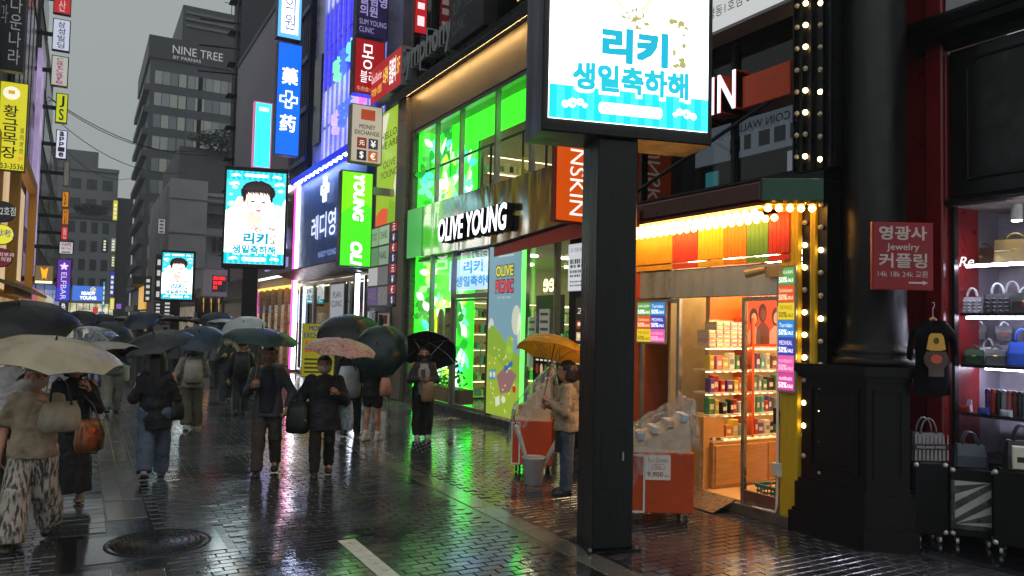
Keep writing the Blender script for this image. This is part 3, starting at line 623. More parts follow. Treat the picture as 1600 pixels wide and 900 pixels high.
cf = Fr((6.58, 4.778, 0), (.323, -.228, 0)); frame(cf, .06, .33, .66, 1.5, .02, .02, 'panel_moulding', COLM, cl, .016)
M().lathe([(.42, 1.72), (.42, 1.77), (.4, 1.80), (.37, 1.81), (.395, 1.85), (.38, 1.885), (.345, 1.9), (.33, 1.95), (.315, 2.02), (.30, 2.3), (.3, 8.5)], 40, (7.0, 5.0, 0)).build('shaft', COLM, cl, True)
SX = 7.8; SF = FX(SX)
sh = thing('bag_shop', 'bag shop front with dark red frame, black sign panel and glass display', 'shop', (SX, 4, 0))
M(SF).bbox(-5.5, -4.69, 0, 9, -.5, .08, .02).build('pilaster', RED, sh); M(SF).bbox(-4.88, -4.69, 0, 9, .08, .14, .015).build('pilaster_rib', RED, sh); M(SF).box(-5.28, -5.2, 0, 9, .08, .11).build('pilaster_rib', RED, sh)
M(SF).bbox(-4.67, -1.8, 3.44, 4.98, -.4, .05, .02).build('sign_panel', COLM, sh)
mo = M(SF); o0 = [(-4.48, 3.62), (-1.9, 3.62), (-1.9, 4.84), (-4.38, 4.84), (-4.48, 4.75)]
for a, b in zip(o0, o0[1:]+o0[:1]): mo.tube([(a[0], a[1], .05), (b[0], b[1], .05)], .016, 8)
mo.build('panel_moulding', COLM, sh)
m = M(SF); prof = [(0, 5.0), (.1, 5.0), (.14, 5.06), (.3, 5.1), (.33, 5.16), (.36, 5.17), (.40, 5.24), (.40, 5.27), (0, 5.29)]
m.loft([[(-5.0, z, w_) for w_, z in prof], [(-1.8, z, w_) for w_, z in prof]]); m.build('cornice', COLM, sh)
m = M(SF); prof = [(0, 3.36), (.1, 3.37), (.13, 3.40), (.08, 3.44), (0, 3.44)]; m.loft([[(-4.69, z, w_) for w_, z in prof], [(-1.8, z, w_) for w_, z in prof]]); m.build('lower_moulding', COLM, sh)
M(SF).box(-4.67, -1.8, 5.3, 9, -.3, .1).build('upper_wall', pm('#a9a9ae', .5), sh)
# display case
M(SF).box(-4.67, -4.64, .75, 3.36, -.05, .02).build('frame_post', BLACK, sh); M(SF).box(-4.64, -1.8, .85, 3.36, -.02, -.014).build('pane', glass('#ffffff', .8), sh)
wbox(SX+.9, SX+.95, 1.8, 4.8, .5, 3.4).build('back_wall', pm('#8d8894', .5, var=.2), sh); wbox(SX+.05, SX+.9, 4.70, 4.74, .5, 3.4).build('side_wall', pm('#77727c', .4), sh); wbox(SX+.02, SX+.95, 1.8, 4.74, 3.37, 3.42).build('ceiling', pm('#6a6058', .5), sh)
wbox(SX+.02, SX+.95, 1.8, 4.72, .0, .8).build('base_unit', BLACK, sh)
for z_ in (1.23, 1.72, 2.24): M(SF).box(-4.63, -1.8, z_, z_+.03, -.75, -.06).build('shelf', pm('#1a1a1c', .3), sh)
LW = lamp('#e6e4ff', 42)
for z_ in (2.21, 2.74): M(SF).box(-4.61, -1.8, z_, z_+.022, -.16, -.13).build('shelf_light', LW, sh)
M(SF).box(-4.61, -1.8, 1.69, 1.707, -.5, -.46).build('shelf_light', LW, sh); M(SF).box(-4.61, -1.8, 2.755, 2.762, -.75, -.06).build('glass_shelf', glass('#e8f0f0'), sh)
for yy in (4.2, 3.4): M().lathe([(.05, 3.2), (.05, 3.36)], 14, (SX+.3, yy, 0)).build('downlight', pm('#cfcabf', .4), sh); M().lathe([(.043, 3.192), (.043, 3.198)], 14, (SX+.3, yy, 0)).build('downlight_lamp', lamp('#fff3dc', 60), sh)
txt('Re', SF, -4.61, -4.46, 2.74, 2.84, em('#ffffff', 1.2), sh, -.01, shear=.25)
# red notice boards
def jewel_sign(label, F, k=0, crop=1.0):
    r, w_ = sign('notice_board', label, F, 0, .56, 0, .62, pm('#8e1620', .45, var=.1), .03, REDS, 'sign', .012); T = pm('#c9b6b0', .5)
    txt('영광사', F, .06, .5, .455, .585, T, r, w_, bold=.025); txt('Jewelry', F, .13, .43, .345, .425, T, r, w_, bold=.01); txt('커플링', F, .06, .5, .20, .335, T, r, w_, bold=.02)
    txt('14k 18k 24k 교환', F, .05, .51, .115, .175, T, r, w_, bold=.005); m = M(F); m.rect(.33, .46, .058, .074, w_); m.poly([(.46, .045), (.51, .066), (.46, .087)], w_); m.build('arrow', T, r); return r
a = atd(1360, 452, 7.05); jewel_sign('red jewellery notice board with white arrow fixed to the black column', Fr(a, (.873, -.488, 0)))
a = onY(1296, 462, 5.35); jewel_sign('red jewellery notice board half hidden behind the black column', Fr((a.x, 5.33, a.z), (1, -.05, 0)))
# t-shirt on a hanger
c0 = atd(1458, 625, 7.2); ts = thing('t_shirt', 'black printed t-shirt on a wooden hanger in front of the red frame', 'shirt', c0)
TF = Fr(c0, (.93, -.36, 0)); k = 7.2/1200; TB = pm('#040405', .85, var=.2, bump=.4, bscale=9, spec=.08)
outl = [(-38, 10), (-36, 95), (-42, 92), (-44, 60), (-55, 64), (-44, 110), (-28, 122), (-12, 129), (0, 122), (12, 129), (30, 122), (46, 108), (52, 70), (40, 62), (36, 90), (32, 92), (36, 8), (10, 4), (-20, 6)]
out = [(a*k*.82, b*k) for a, b in outl]
bmx = bmesh.new(); vs = [bmx.verts.new((x, y, 0)) for x, y in out]; f = bmx.faces.new(vs); bmesh.ops.triangulate(bmx, faces=[f]); bmesh.ops.subdivide_edges(bmx, edges=bmx.edges[:], cuts=3, use_grid_fill=True)
m = M(TF)
for s_, base in ((1, .03), (-1, -.03)):
    bmx.verts.index_update(); i0 = len(m.v)
    for v in bmx.verts:
        on_b = v.is_boundary; z_ = 0 if on_b else base+.018*noise.noise(Vector((v.co.x*6, v.co.y*3, s_)))
        m.P((v.co.x, v.co.y, z_))
    for f in bmx.faces: m.face([i0+v.index for v in f.verts])
bmx.free(); tsb = m.build('shirt', TB, ts, True)
m = M(TF); hk = 118*k
m.tube([(-.13, 108*k, 0), (-.06, 122*k, 0), (0, 128*k, 0), (.06, 122*k, 0), (.13, 108*k, 0)], [.012, .014, .016, .014, .012], 8); hg = m.build('hanger', pm('#a8794c', .5), ts, True)
M(TF).tube([(0, 130*k, 0), (0, 142*k, 0), (.018, 147*k, 0), (.012, 153*k, 0), (-.012, 152*k, 0)], .004, 6).build('hook', ALU, ts)
pp = .046
M(TF).poly([(-.10, .475), (-.075, .60), (-.05, .625), (.05, .625), (.075, .60), (.10, .475), (.05, .462), (-.05, .462)], pp).build('print_hat', pm('#b48a1c', .7), ts); M(TF).poly(ell(0, .555, .03, .03), pp+.002).build('print_face', pm('#3a2c0e', .7), ts)
M(TF).poly([(-.13, .40), (-.10, .455), (.10, .455), (.13, .40), (.12, .34), (.08, .30), (.08, .22), (-.08, .22), (-.08, .30), (-.12, .34)], pp).build('print_figure', pm('#3b2a22', .8), ts); M(TF).poly(ell(.0, .385, .06, .042), pp+.003).build('print_pouch', pm('#a8401c', .7), ts)
# suitcases
CS = pm('#040404', .5, var=.4, bump=.3, bscale=200, spec=.2); KN = pm('#b9b8b4', .3, .3)
def suitcase(label, F, w_, h_, d_, stripe=False, film=False):
    r = thing('suitcase', label, 'suitcase', F(w_/2, 0, -d_/2), 'black trunks standing before the bag shop')
    rb = M(F)
    def rr(u0, u1, v0, v1, c, w): return [(u0+c, v0, w), (u1-c, v0, w), (u1, v0+c, w), (u1, v1-c, w), (u1-c, v1, w), (u0+c, v1, w), (u0, v1-c, w), (u0, v0+c, w)]
    rb.loft([rr(.02, w_-.02, .10, h_-.02, .05, -d_), rr(0, w_, .08, h_, .06, -d_+.02), rr(0, w_, .08, h_, .06, -.02), rr(.02, w_-.02, .1, h_-.02, .05, 0)]); rb.build('shell', CS, r)
    frame(F, -.004, w_+.004, .076, h_+.004, .012, .02, 'trim', pm('#101010', .25, .3), r, -d_/2+.01)
    for u in (.03, w_-.03):
        for v in (.11, h_-.03): M(F).ball((u, v, -.01), .026, 10, 7).build('corner_cap', KN, r, True)
    for u in (.07, w_-.07):
        for ww in (-.05, -d_+.05): M(F).tube([(u-.012, .035, ww), (u+.012, .035, ww)], .032, 12).build('wheel', KN, r); M(F).box(u-.02, u+.02, .06, .085, ww-.02, ww+.02).build('wheel_mount', BLACK, r)
    if stripe:
        pn = M(F).box(.04, w_-.05, .2, h_-.12, .0, .006).build('panel', pm('#0d0d0d', .3), r); st = 0
        for i in range(-3, 6):
            y0 = .1+i*.155; pts = [(.045, y0), (w_-.055, y0+(w_-.1)*.75), (w_-.055, y0+(w_-.1)*.75+.075), (.045, y0+.075)]
            lo, hi = .205, h_-.125; cl2 = [(a, min(max(b, lo), hi)) for a, b in pts]
            if cl2[3][1]-cl2[0][1] > .01 or cl2[2][1]-cl2[1][1] > .01: M(F).poly(cl2, .010).build('stripe', pm('#b9b8b2', .4), pn)
        m = M(F); n = 14
        for i in range(n):
            for j in range(8): pass
        g = [[(.01+(w_-.02)*i/10, .16+(.62-.16)*j/8, .02+.014*noise.noise(Vector((i*.9, j*.7, 2)))) for i in range(11)] for j in range(9)]
        b_ = m.P(*[q for row in g for q in row])
        for j in range(8):
            for i in range(10): m.face((b_+j*11+i, b_+j*11+i+1, b_+(j+1)*11+i+1, b_+(j+1)*11+i))
        m.build('plastic_wrap', glass('#f4f4f4', .9, .12, .12), r, True)
    return r
def caseF(px, py, D, ux): q = onZ(px, py) if D is None else atd(px, py, D); return Fr((q.x, q.y, 0), ux)
ux1 = (.93, -.36, 0)
suitcase('black trunk with round white corner caps nearest the black column', Fr((7.06, 4.62, .035), (.86, -.5, 0)), .34, .78, .24)
suitcase('black trunk with slanted white stripes wrapped in clear film', Fr((7.36, 4.45, .035), (.6, -.8, 0)), .40, .74, .2, True)
suitcase('large black trunk at the picture edge with round white corner caps', Fr((7.42, 4.09, .035), (.35, -.94, 0)), .60, .78, .3)
pl_ = M(); pl_.prism([(6.9, 4.62), (6.98, 4.45), (7.3, 1.8), (7.8, 1.8), (7.8, 4.9), (7.3, 4.9)], -.01, .035); struct(pl_.build('shop_sill', pm('#0d0d0f', .12, var=.2)))
# hand bags
def handbag(label, F, w_, h_, d_, col, hcol=None, style='tote', pat=None, extra=None):
    """body that widens to its base, flap or open top, handle(s)"""
    r = thing('handbag', label, 'handbag', F(0, 0, 0)); m_ = pm(col, .42, var=.15, bump=.15, bscale=60); hm = pm(hcol or col, .4)
    t = .82 if style == 'tote' else .9; n = 6; rings = []
    for z_, kx, kd in ((0, .94, .9), (.03, 1, 1), (.5, .97, .92), (.9, t+.05, .6), (1, t, .5)):
        a, b = w_/2*kx, d_/2*kd; c = min(a, b)*.35
        rings.append([(-a+c, h_*z_, -b), (a-c, h_*z_, -b), (a, h_*z_, -b+c), (a, h_*z_, b-c), (a-c, h_*z_, b), (-a+c, h_*z_, b), (-a, h_*z_, b-c), (-a, h_*z_, -b+c)])
    M(F).loft(rings).build('body', m_, r)
    if style == 'flap':
        M(F).loft([[(-w_*.47, h_*.55, d_*.5), (w_*.47, h_*.55, d_*.5), (w_*.47, h_*.58, d_*.53), (-w_*.47, h_*.58, d_*.53)], [(-w_*.47, h_*1.02, d_*.28), (w_*.47, h_*1.02, d_*.28), (w_*.47, h_*1.05, d_*.3), (-w_*.47, h_*1.05, d_*.3)]]).build('flap', m_, r)
        M(F).bbox(-.018, .018, h_*.52, h_*.64, d_*.5, d_*.56, .004).build('clasp', BRASS, r)
    if style == 'quilt':
        for i in range(4):
            for j in range(4): cx, cy = -w_*.36+i*w_*.24, h_*.12+j*h_*.2; a = w_*.11; q = M(F); b_ = q.P((cx-a, cy, d_*.47), (cx, cy-h_*.1, d_*.47), (cx+a, cy, d_*.47), (cx, cy+h_*.1, d_*.47), (cx, cy, d_*.47+.014)); [q.face((b_+e, b_+(e+1) % 4, b_+4)) for e in range(4)]; q.build('quilt_pad', m_, r)
    for ww in ((-.25, .25) if style != 'flap' else (0,)):
        hh = h_*(.55 if style != 'flap' else .35); hw = w_*.22
        M(F).tube([(hw*cos(a)*1.0, h_*.97+hh*sin(a), ww*d_) for a in [pi*i/12 for i in range(13)]], .009, 7).build('handle', hm, r, True)
    if pat == 'stripe':
        for i in range(9):
            x_ = -w_*.45+i*w_*.112; M(F).poly([(x_, .012), (x_+w_*.045, .012), (x_+w_*.04, h_*.96), (x_+.006, h_*.96)], d_*.52).build('stripe', pm('#8d8682', .6), r)
        M(F).box(-w_*.49, w_*.49, h_*.42, h_*.62, d_*.5, d_*.525).build('band', pm('#161316', .5), r); txt('WISLAND PARIS', F, -w_*.4, w_*.4, h_*.47, h_*.56, pm('#b8b2a8', .5), r, d_*.53)
    if pat == 'panel':
        M(F).bbox(-w_*.3, w_*.3, h_*.05, h_*.85, d_*.4, d_*.53, .01).build('front_panel', pm('#cfc8b8', .45), r); M(F).box(-w_*.16, w_*.16, h_*.3, h_*.48, d_*.53, d_*.545).build('patch', pm('#1b1512', .4), r)
    if pat == 'tag':
        M(F).poly(ell(0, h_*.45, w_*.14, h_*.12), d_*.5).build('charm', pm('#8a1f24', .4), r)
    return r
def bagat(px, py, D, yawdx=(.9, -.43, 0)): q = atd(px, py, D); return Fr(q, yawdx)
def bagx(px, z, X): return Fr((X, onX(px, 600, X).y, z), (.35, -.94, 0))
handbag('grey striped canvas tote standing on the black trunk by the column', Fr((7.26, 4.62, .815), (.9, -.43, 0)), .36, .27, .16, '#4a4446', '#6a6266', 'tote', 'stripe')
handbag('slate blue leather tote on the striped trunk', Fr((7.54, 4.36, .775), (.75, -.66, 0)), .30, .22, .14, '#2c3440')
handbag('black and white bag with a cream front panel on the large trunk', Fr((7.6, 3.92, .815), (.6, -.8, 0)), .29, .27, .16, '#121113', None, 'tote', 'panel')
Xs = SX+.28
handbag('silver quilted handbag on the upper shelf of the bag display', bagx(1520, 2.272, Xs), .2, .17, .1, '#9a9aa0', '#c8c8cc', 'quilt')
handbag('dark grey quilted handbag on the upper shelf of the bag display', bagx(1560, 2.272, Xs+.05), .24, .2, .1, '#3c3d42', '#c8c8cc', 'quilt')
handbag('black bag with pale chain handle at the edge of the upper display shelf', bagx(1603, 2.272, Xs), .2, .19, .1, '#26272c', '#d2d2d8', 'flap', 'tag')
handbag('dark green flap handbag on the middle shelf of the bag display', bagx(1523, 1.752, Xs-.04), .18, .14, .1, '#123a28', None, 'flap')
handbag('grey flap handbag on the middle shelf of the bag display', bagx(1557, 1.752, Xs-.04), .19, .15, .1, '#4c5054', None, 'flap')
handbag('bright blue tote on the middle shelf of the bag display', bagx(1597, 1.752, Xs-.02), .24, .24, .12, '#1f47a8')
handbag('small charm bag hanging high in the display behind the green bag', bagx(1530, 2.0, Xs+.25), .16, .15, .08, '#33363d', '#cfd2d8', 'flap', 'tag')
handbag('small black charm bag behind the grey flap handbag', bagx(1570, 1.99, Xs+.25), .16, .15, .08, '#1d1e22', '#cfd2d8', 'flap', 'tag')
handbag('gold woven bag on the glass shelf under the shop downlight', bagx(1588, 2.765, Xs+.1), .36, .24, .16, '#6d5a34', None, 'flap')
handbag('brown leather bag lying on the glass shelf behind the gold bag', bagx(1535, 2.765, Xs+.3), .42, .2, .14, '#3d2416', None, 'flap')
handbag('white clutch on the lowest display shelf beside the tube cases', bagx(1502, 1.252, Xs), .2, .12, .08, '#a9abb0', '#8d7a4a', 'flap')
for nm, px_, z_, a_, cc_, st_ in (('taupe flap bag beside the silver quilted handbag', 1497, 2.272, .2, '#4a4440', 'flap'), ('black tote behind the dark grey quilted handbag', 1583, 2.272, .26, '#17171a', 'tote'), ('maroon flap bag behind the white clutch', 1512, 1.252, .2, '#4a1a1e', 'flap'), ('navy flap bag behind the blue tote', 1580, 1.752, .22, '#1a2136', 'flap'), ('ivory tote at the back of the middle display shelf', 1545, 1.752, .2, '#a39c90', 'tote')): handbag(nm, bagx(px_, z_, SX+.58), a_, a_*.85, .09, cc_, '#b8b8be', st_)
pals = [('purple', '#6a2a86'), ('red', '#b5361f'), ('black', '#202126'), ('silver', '#a9acb4'), ('pink', '#c46a72'), ('brown', '#6f3a26'), ('dark grey', '#3a3c42'), ('light blue', '#6f8fae')]
for i, (nm, cc) in enumerate(pals):
    yy = onX(1543+i*8.5, 600, Xs).y; o = M().lathe([(.0, 0), (.022, .004), (.024, .02), (.024, .23), (.02, .25), (.004, .256)], 12, (0, 0, 0)).build('glasses_case', pm(cc, .3), None, True)
    o.location = (Xs, yy, 1.252); tag(o, f'{nm} upright tube case in the row on the lowest display shelf', 'case', 'upright tube cases in the bag display')
for i, (nm, cc, px) in enumerate((('red', '#9c1e16', 1522), ('blue', '#23479c', 1553), ('silver sequin', '#a9b4c0', 1588))):
    yy = onX(px, 650, Xs).y; F = Fr((Xs-.18, yy, 1.252), (.3, -.95, 0)); o = M(F).bbox(-.05, .05, 0, .075, -.03, .03, .02).build('coin_purse', pm(cc, .35, var=.3, scale=60)); tag(o, f'small {nm} coin purse at the front of the lowest display shelf', 'purse', 'coin purses in the bag display')
# ------------------------------------------------------------------ product carts under plastic, bin
ORC = pm('#b8420c', .4, var=.12); FILM = glass('#f0f0f0', 1.0, .08, .32)
def cart(label, F, w_, d_, h_, htop, text=None):
    r = thing('product_cart', label, 'cart', F(w_/2, 0, -d_/2), 'orange product carts on castors')
    M(F).bbox(0, w_, .11, h_, -d_, 0, .01).build('body', ORC, r)
    frame(F, -.004, w_*.22, .115, h_-.02, .02, .012, 'side_frame', WHITE, r, .012)
    for u in (.07, w_-.07):
        for ww in (-.07, -d_+.07): M(F).tube([(u-.014, .045, ww), (u+.014, .045, ww)], .045, 12).build('castor', pm('#1a1a1b', .4), r); M(F).box(u-.02, u+.02, .085, .11, ww-.025, ww+.025).build('castor_fork', ALU, r)
    M(F).loft([[(.03, h_, -d_+.03), (w_-.03, h_, -d_+.03), (w_-.03, h_, -.03), (.03, h_, -.03)], [(.04, h_+.12, -d_+.04), (w_-.04, htop, -d_+.04), (w_-.04, htop-.06, -.05), (.04, h_+.06, -.05)]]).build('display_tray', pm('#d2b48e', .5), r)
    for i in range(4):
        for j in range(3):
            u = .08+i*(w_-.2)/3; t = (u-.04)/(w_-.08); z_ = h_+.1+(htop-h_-.12)*t+.0
            M(F).bbox(u, u+.07, z_, z_+.07, -d_+.09+j*(d_-.25)/2, -d_+.2+j*(d_-.25)/2, .006).build('product', pm(random.choice(['#d9d2c4', '#c77a3c', '#e3dccd', '#9fb0b8']), .4), r)
    # draped clear plastic sheet
    m = M(F); nu, nw = 34, 26; g = []
    for j in range(nw+1):
        for i in range(nu+1):
            s_, t = -.12+1.24*i/nu, -.15+1.3*j/nw; u = min(max(s_, 0), 1)*w_; ww = -d_+min(max(t, 0), 1)*d_
            tt = min(max(s_, 0), 1); z_ = h_+.16+(htop-h_+.03)*tt**.8
            drop = max(0, -s_)*3.6+max(0, s_-1)*3.6+max(0, -t)*3.2+max(0, t-1)*3.2
            u += (max(0, s_-1)-max(0, -s_))*.5; ww += (max(0, t-1)-max(0, -t))*.5
            nz = noise.noise(Vector((s_*7, t*6, w_*9))); z_ -= drop*(1+.35*nz); q = .035*noise.noise(Vector((s_*12+5, t*11, 3)))+.008*noise.noise(Vector((s_*31, t*27, 8)))
            g.append((u+q*(1 if drop > 0 else .3), max(z_+.03*nz+.007*noise.noise(Vector((s_*26, t*22, 1))), h_*.4), ww+q+(.04 if t > 1 else -.04 if t < 0 else 0)))
    b_ = m.P(*g)
    for j in range(nw):
        for i in range(nu): m.face((b_+j*(nu+1)+i, b_+j*(nu+1)+i+1, b_+(j+1)*(nu+1)+i+1, b_+(j+1)*(nu+1)+i))
    m.build('plastic_sheet', FILM, r, True)
    if text:
        M(F).box(w_*.22, w_*.62, h_*.62, h_*.97, .014, .018).build('price_card', em('#a99c92', .3), r)
        TT = pm('#3b3230', .5); txt('Sun Cream', F, w_*.26, w_*.58, h_*.87, h_*.93, TT, r, .022); frame(F, w_*.32, w_*.52, h_*.77, h_*.84, .004, .002, 'badge', TT, r, .023); txt('3ea', F, w_*.37, w_*.47, h_*.785, h_*.825, TT, r, .022); txt('9,900', F, w_*.25, w_*.5, h_*.66, h_*.735, pm('#5c3730', .5), r, .022, bold=.01); txt('won', F, w_*.52, w_*.59, h_*.665, h_*.69, TT, r, .022)
    return r
q = onZ(985, 818); cart('orange cart under plastic with a sun cream price card, before the kiosk', Fr((q.x, q.y, 0), (.87, -.49, 0)), .66, .5, .74, 1.12, True)
q = onZ(798, 738); cart('orange cart under plastic beside the woman with the yellow umbrella', Fr((q.x, q.y, 0), (.80, -.60, 0)), .56, .5, .72, 1.34)
# white bin with folded umbrellas
bp_ = onZ(833, 757); bn = thing('umbrella_bin', 'round white plastic bin holding folded umbrellas in front of the cart', 'bin', (bp_.x, bp_.y, 0))
M().lathe([(.10, 0), (.115, .01), (.145, .33), (.155, .34), (.155, .355), (.14, .355), (.135, .33), (.105, .03), (.02, .025)], 28, (bp_.x, bp_.y, 0)).build('bucket', pm('#b9b2b4', .5, var=.06), bn, True)
def folded(label, b, t, col, r):
    m = M(); b = Vector(b); t = Vector(t); d = t-b
    m.tube([b, b+d*.1, b+d*.25, b+d*.7, b+d*.85, b+d*.88], [.004, .012, .022, .032, .03, .006], 9); o = m.build('folded_umbrella', pm(col, .35, var=.2, bump=.3, bscale=40)); tag(o, label, 'umbrella', 'folded umbrellas in the white bin')
    h = M(); h.tube([b+d*.86, t, t+Vector((.02, 0, .03))], .007, 7); h.build('handle', BLACK, o); return o
x, y = bp_.x, bp_.y
folded('clear folded umbrella leaning left out of the white bin', (x, y, .04), (x-.22, y+.16, .86), '#b9bcc0', None)
folded('pale folded umbrella leaning right out of the white bin', (x+.02, y, .04), (x+.33, y-.17, .70), '#a8a49e', None)
folded('grey folded umbrella leaning furthest right out of the white bin', (x-.03, y-.02, .04), (x+.40, y-.12, .62), '#75757a', None)
# ------------------------------------------------------------------ green cosmetics store on the right
GX = 7.5; GF = FX(GX)
st = thing('cosmetics_store', 'two-storey glass cosmetics store glowing bright green inside', 'store', (GX, 15, 0))
PORT = pm('#6b655c', .35, .3, .15, 3, .06, 20, (1, 1, 6)); PORT2 = pm('#5a5650', .3, .6, .12)
yA, yB = 18.72, 11.35
M(GF).bbox(-19.62, -18.95, 0, 8.02, -.5, .22, .02).build('pillar', PORT, st); M(GF).bbox(-18.95, -18.72, 0, 7.08, -.3, .1, .02).build('pillar_return', PORT2, st)
M(GF).box(-18.94, -yB, 7.08, 8.02, -.5, .10).build('lintel', pm('#6b6459', .4, .3, .12, 6, .1, 30, (1, 1, .3)), st); M(GF).bbox(-19.7, -yB, 8.03, 8.2, -.5, .42, .02).build('lintel_lip', DARKM, st)
M(GF).box(-19.7, -yB, 7.9, 8.03, .39, .42).build('lip_edge', DARKM, st); M(GF).box(-18.9, -yB, 8.005, 8.022, .26, .36).build('cove_light', lamp('#ffca80', 16), st)
M(GF).box(-yA, -yB, 6.98, 7.07, -.06, .06).build('head_rail', ALU, st); M(GF).box(-yA, -yB, 0, .16, -.12, .16).build('sill', pm('#3a3a3c', .3), st)
# chrome fascia with rippled mirror steel
def chrome():
    m = bpy.data.materials.new('rippled_steel'); m.use_nodes = True; n = m.node_tree; b = n.nodes['Principled BSDF']; L = n.links.new
    b.inputs['Metallic'].default_value = 1; b.inputs['Base Color'].default_value = (.60, .55, .50, 1); b.inputs['Roughness'].default_value = .16
    tc = n.nodes.new('ShaderNodeTexCoord'); mp = n.nodes.new('ShaderNodeMapping'); mp.inputs['Scale'].default_value = (1, 1.5, .6); nz = n.nodes.new('ShaderNodeTexNoise'); nz.inputs['Scale'].default_value = .9; nz.inputs['Detail'].default_value = 1; nz.inputs['Distortion'].default_value = .6
    bp = n.nodes.new('ShaderNodeBump'); bp.inputs['Strength'].default_value = .6; bp.inputs['Distance'].default_value = .09
    L(tc.outputs['Object'], mp.inputs[0]); L(mp.outputs[0], nz.inputs[0]); L(nz.outputs[0], bp.inputs['Height']); L(bp.outputs[0], b.inputs['Normal']); return m
M(GF).box(-yA, -yB, 3.70, 4.95, -.3, .18).build('fascia', chrome(), st)
M(GF).box(-yA, -17.75, 3.70, 4.95, .182, .2).build('fascia_glow', em('#4fae5a', .55), st)  # green glow on the fascia's far end, put in as a lit strip
a = rX(7.3, 690, 325, 797, 385)
FT = FX(7.3); u0, u1, v0, v1 = -a[0]+.1, -a[1]+.1, 3.9, 4.46
txt('OLIVE YOUNG', FT, u0, u1, v0, v1, BLACK, st, .0, bold=.03, shear=.12, depth=.13); txt('OLIVE YOUNG', FT, u0+.01, u1-.01, v0+.01, v1-.01, em('#f4f6ff', 1.7, True), st, .136, bold=.022, shear=.12)
# glazing
ups = [18.72, 17.35, 15.95, 14.2, 12.75, 11.35]
for i, (a, b) in enumerate(zip(ups, ups[1:])):
    M(GF).box(-a+.03, -b-.03, 4.97, 6.97, -.03, -.022).build('pane', GLASS, st)
    if i: M(GF).box(-a-.035, -a+.035, 4.96, 6.98, -.06, .05).build('mullion', ALU, st)
los = [18.72, 17.45, 16.2, 14.35, 12.85, 11.75]
for i, a in enumerate(los[1:]): M(GF).box(-a-.035, -a+.035, .16, 3.69, -.06, .05).build('mullion', ALU if i != 2 else PORT2, st)
for i, (a, b) in enumerate(zip(los[:2], los[1:3])): M(GF).box(-a+.04, -b-.04, .17, 3.69, -.03, -.022).build('pane', GLASS, st)
M(GF).box(-16.16, -14.39, 2.62, 2.72, -.05, .04).build('transom', ALU, st); M(GF).box(-16.16, -14.39, 2.73, 3.69, -.03, -.022).build('pane', GLASS, st)
d_ = frame(GF, -16.12, -14.45, .17, 2.6, .05, .05, 'door_frame', ALU, st, .01); M(GF).box(-16.07, -14.5, .22, 2.55, -.03, -.022).build('door_pane', GLASS, st); M(GF).tube([(-14.6, .95, .03), (-14.6, .95, .07), (-14.6, 1.5, .07), (-14.6, 1.5, .03)], .015, 8).build('door_handle', ALU, st)
M(GF).box(-12.8, -11.8, .17, 3.69, -.03, -.022).build('pane', GLASS, st)
# green LED walls
GR = em('#1fc91a', 3.2, True, .12, 1.2); M(FY(18.69)).box(7.56, 8.14, .05, 7.05, -.02, .02).build('led_return', GR, st); LX = 8.15; LFm = FX(LX)
for z0, z1 in ((.05, 3.7), (4.4, 7.05)): M(LFm).box(-18.7, -16.5, z0, z1, -.05, 0).build('led_wall', GR, st)
M(FX(8.0)).box(-17.6, -11.4, 6.38, 7.05, -.05, 0).build('led_soffit', em('#2fd31f', 2.0, True), st)
rp = random.Random(21)
def petal(cx, cy, a, L_, w_): return [(cx+L_*t*cos(a)-w_*sin(pi*t)**.8*s_*sin(a), cy+L_*t*sin(a)+w_*sin(pi*t)**.8*s_*cos(a)) for s_, ts in ((1, [i/7 for i in range(8)]), (-1, [i/7 for i in range(6, 0, -1)])) for t in ts]
pc = [em('#9af58a', 1.6), em('#6fe8b0', 1.4), em('#0fae2e', 1.1), em('#d6ffdc', 1.9), em('#149a2c', .9), em('#4ae0c0', 1.4), em('#e6f5d0', 1.8), em('#b9f24a', 1.5)]
for z0, z1, n in ((.3, 3.5, 26), (4.6, 6.8, 20)):
    for i in range(n):
        u, v = -rp.uniform(16.8, 18.6), rp.uniform(z0, z1); a0 = rp.uniform(0, 6.3); m = M(LFm); k_ = rp.choice([3, 4, 5]); m.mat = 0
        for j in range(k_): m.mat = rp.randrange(2); m.poly(petal(u, v, a0+j*(1.2+rp.uniform(-.2, .2)), rp.uniform(.3, .55), rp.uniform(.07, .14)), .004+.003*i+.0006*j)
        m.build('picture_flower', [rp.choice(pc), rp.choice(pc)], st)
for i in range(18):
    m = M(FY(18.66)); u, v = rp.uniform(7.65, 8.05), .4+i*.37; a0 = rp.uniform(0, 6.3)
    for j in range(4): m.mat = rp.randrange(2); m.poly(petal(u, v, a0+j*1.4, .3, .09), .004+.0006*j)
    m.build('picture_flower', [rp.choice(pc), rp.choice(pc)], st)
# plants along the bottom of the LED wall window
lf = M(); 
for i in range(260):
    x_, y_, z_ = rp.uniform(7.7, 8.0), rp.uniform(16.4, 18.6), .5+abs(rp.gauss(0, .32)); a0 = rp.uniform(0, 6.3); l_ = rp.uniform(.1, .22); t_ = rp.uniform(-.3, .9)
    d = Vector((cos(a0)*cos(t_), sin(a0)*cos(t_), sin(t_))); s_ = d.cross(Vector((.3, .2, 1))).normalized()*l_*.25; p_ = Vector((x_, y_, z_)); b_ = lf.P(p_, p_+d*l_*.5+s_, p_+d*l_, p_+d*l_*.5-s_); lf.face((b_, b_+1, b_+2, b_+3)); lf.mi[-1] = 0
pt = thing('window_planter', 'leafy green plants in a low box inside the green store window', 'plant', (7.85, 17.4, .16)); M().box(7.66, 8.05, 16.15, 18.65, .16, .5).build('planter_box', pm('#5c4a38', .6), pt); lf.build('leaves', pm('#2f7a34', .5, var=.4), pt)['kind'] = 'stuff'
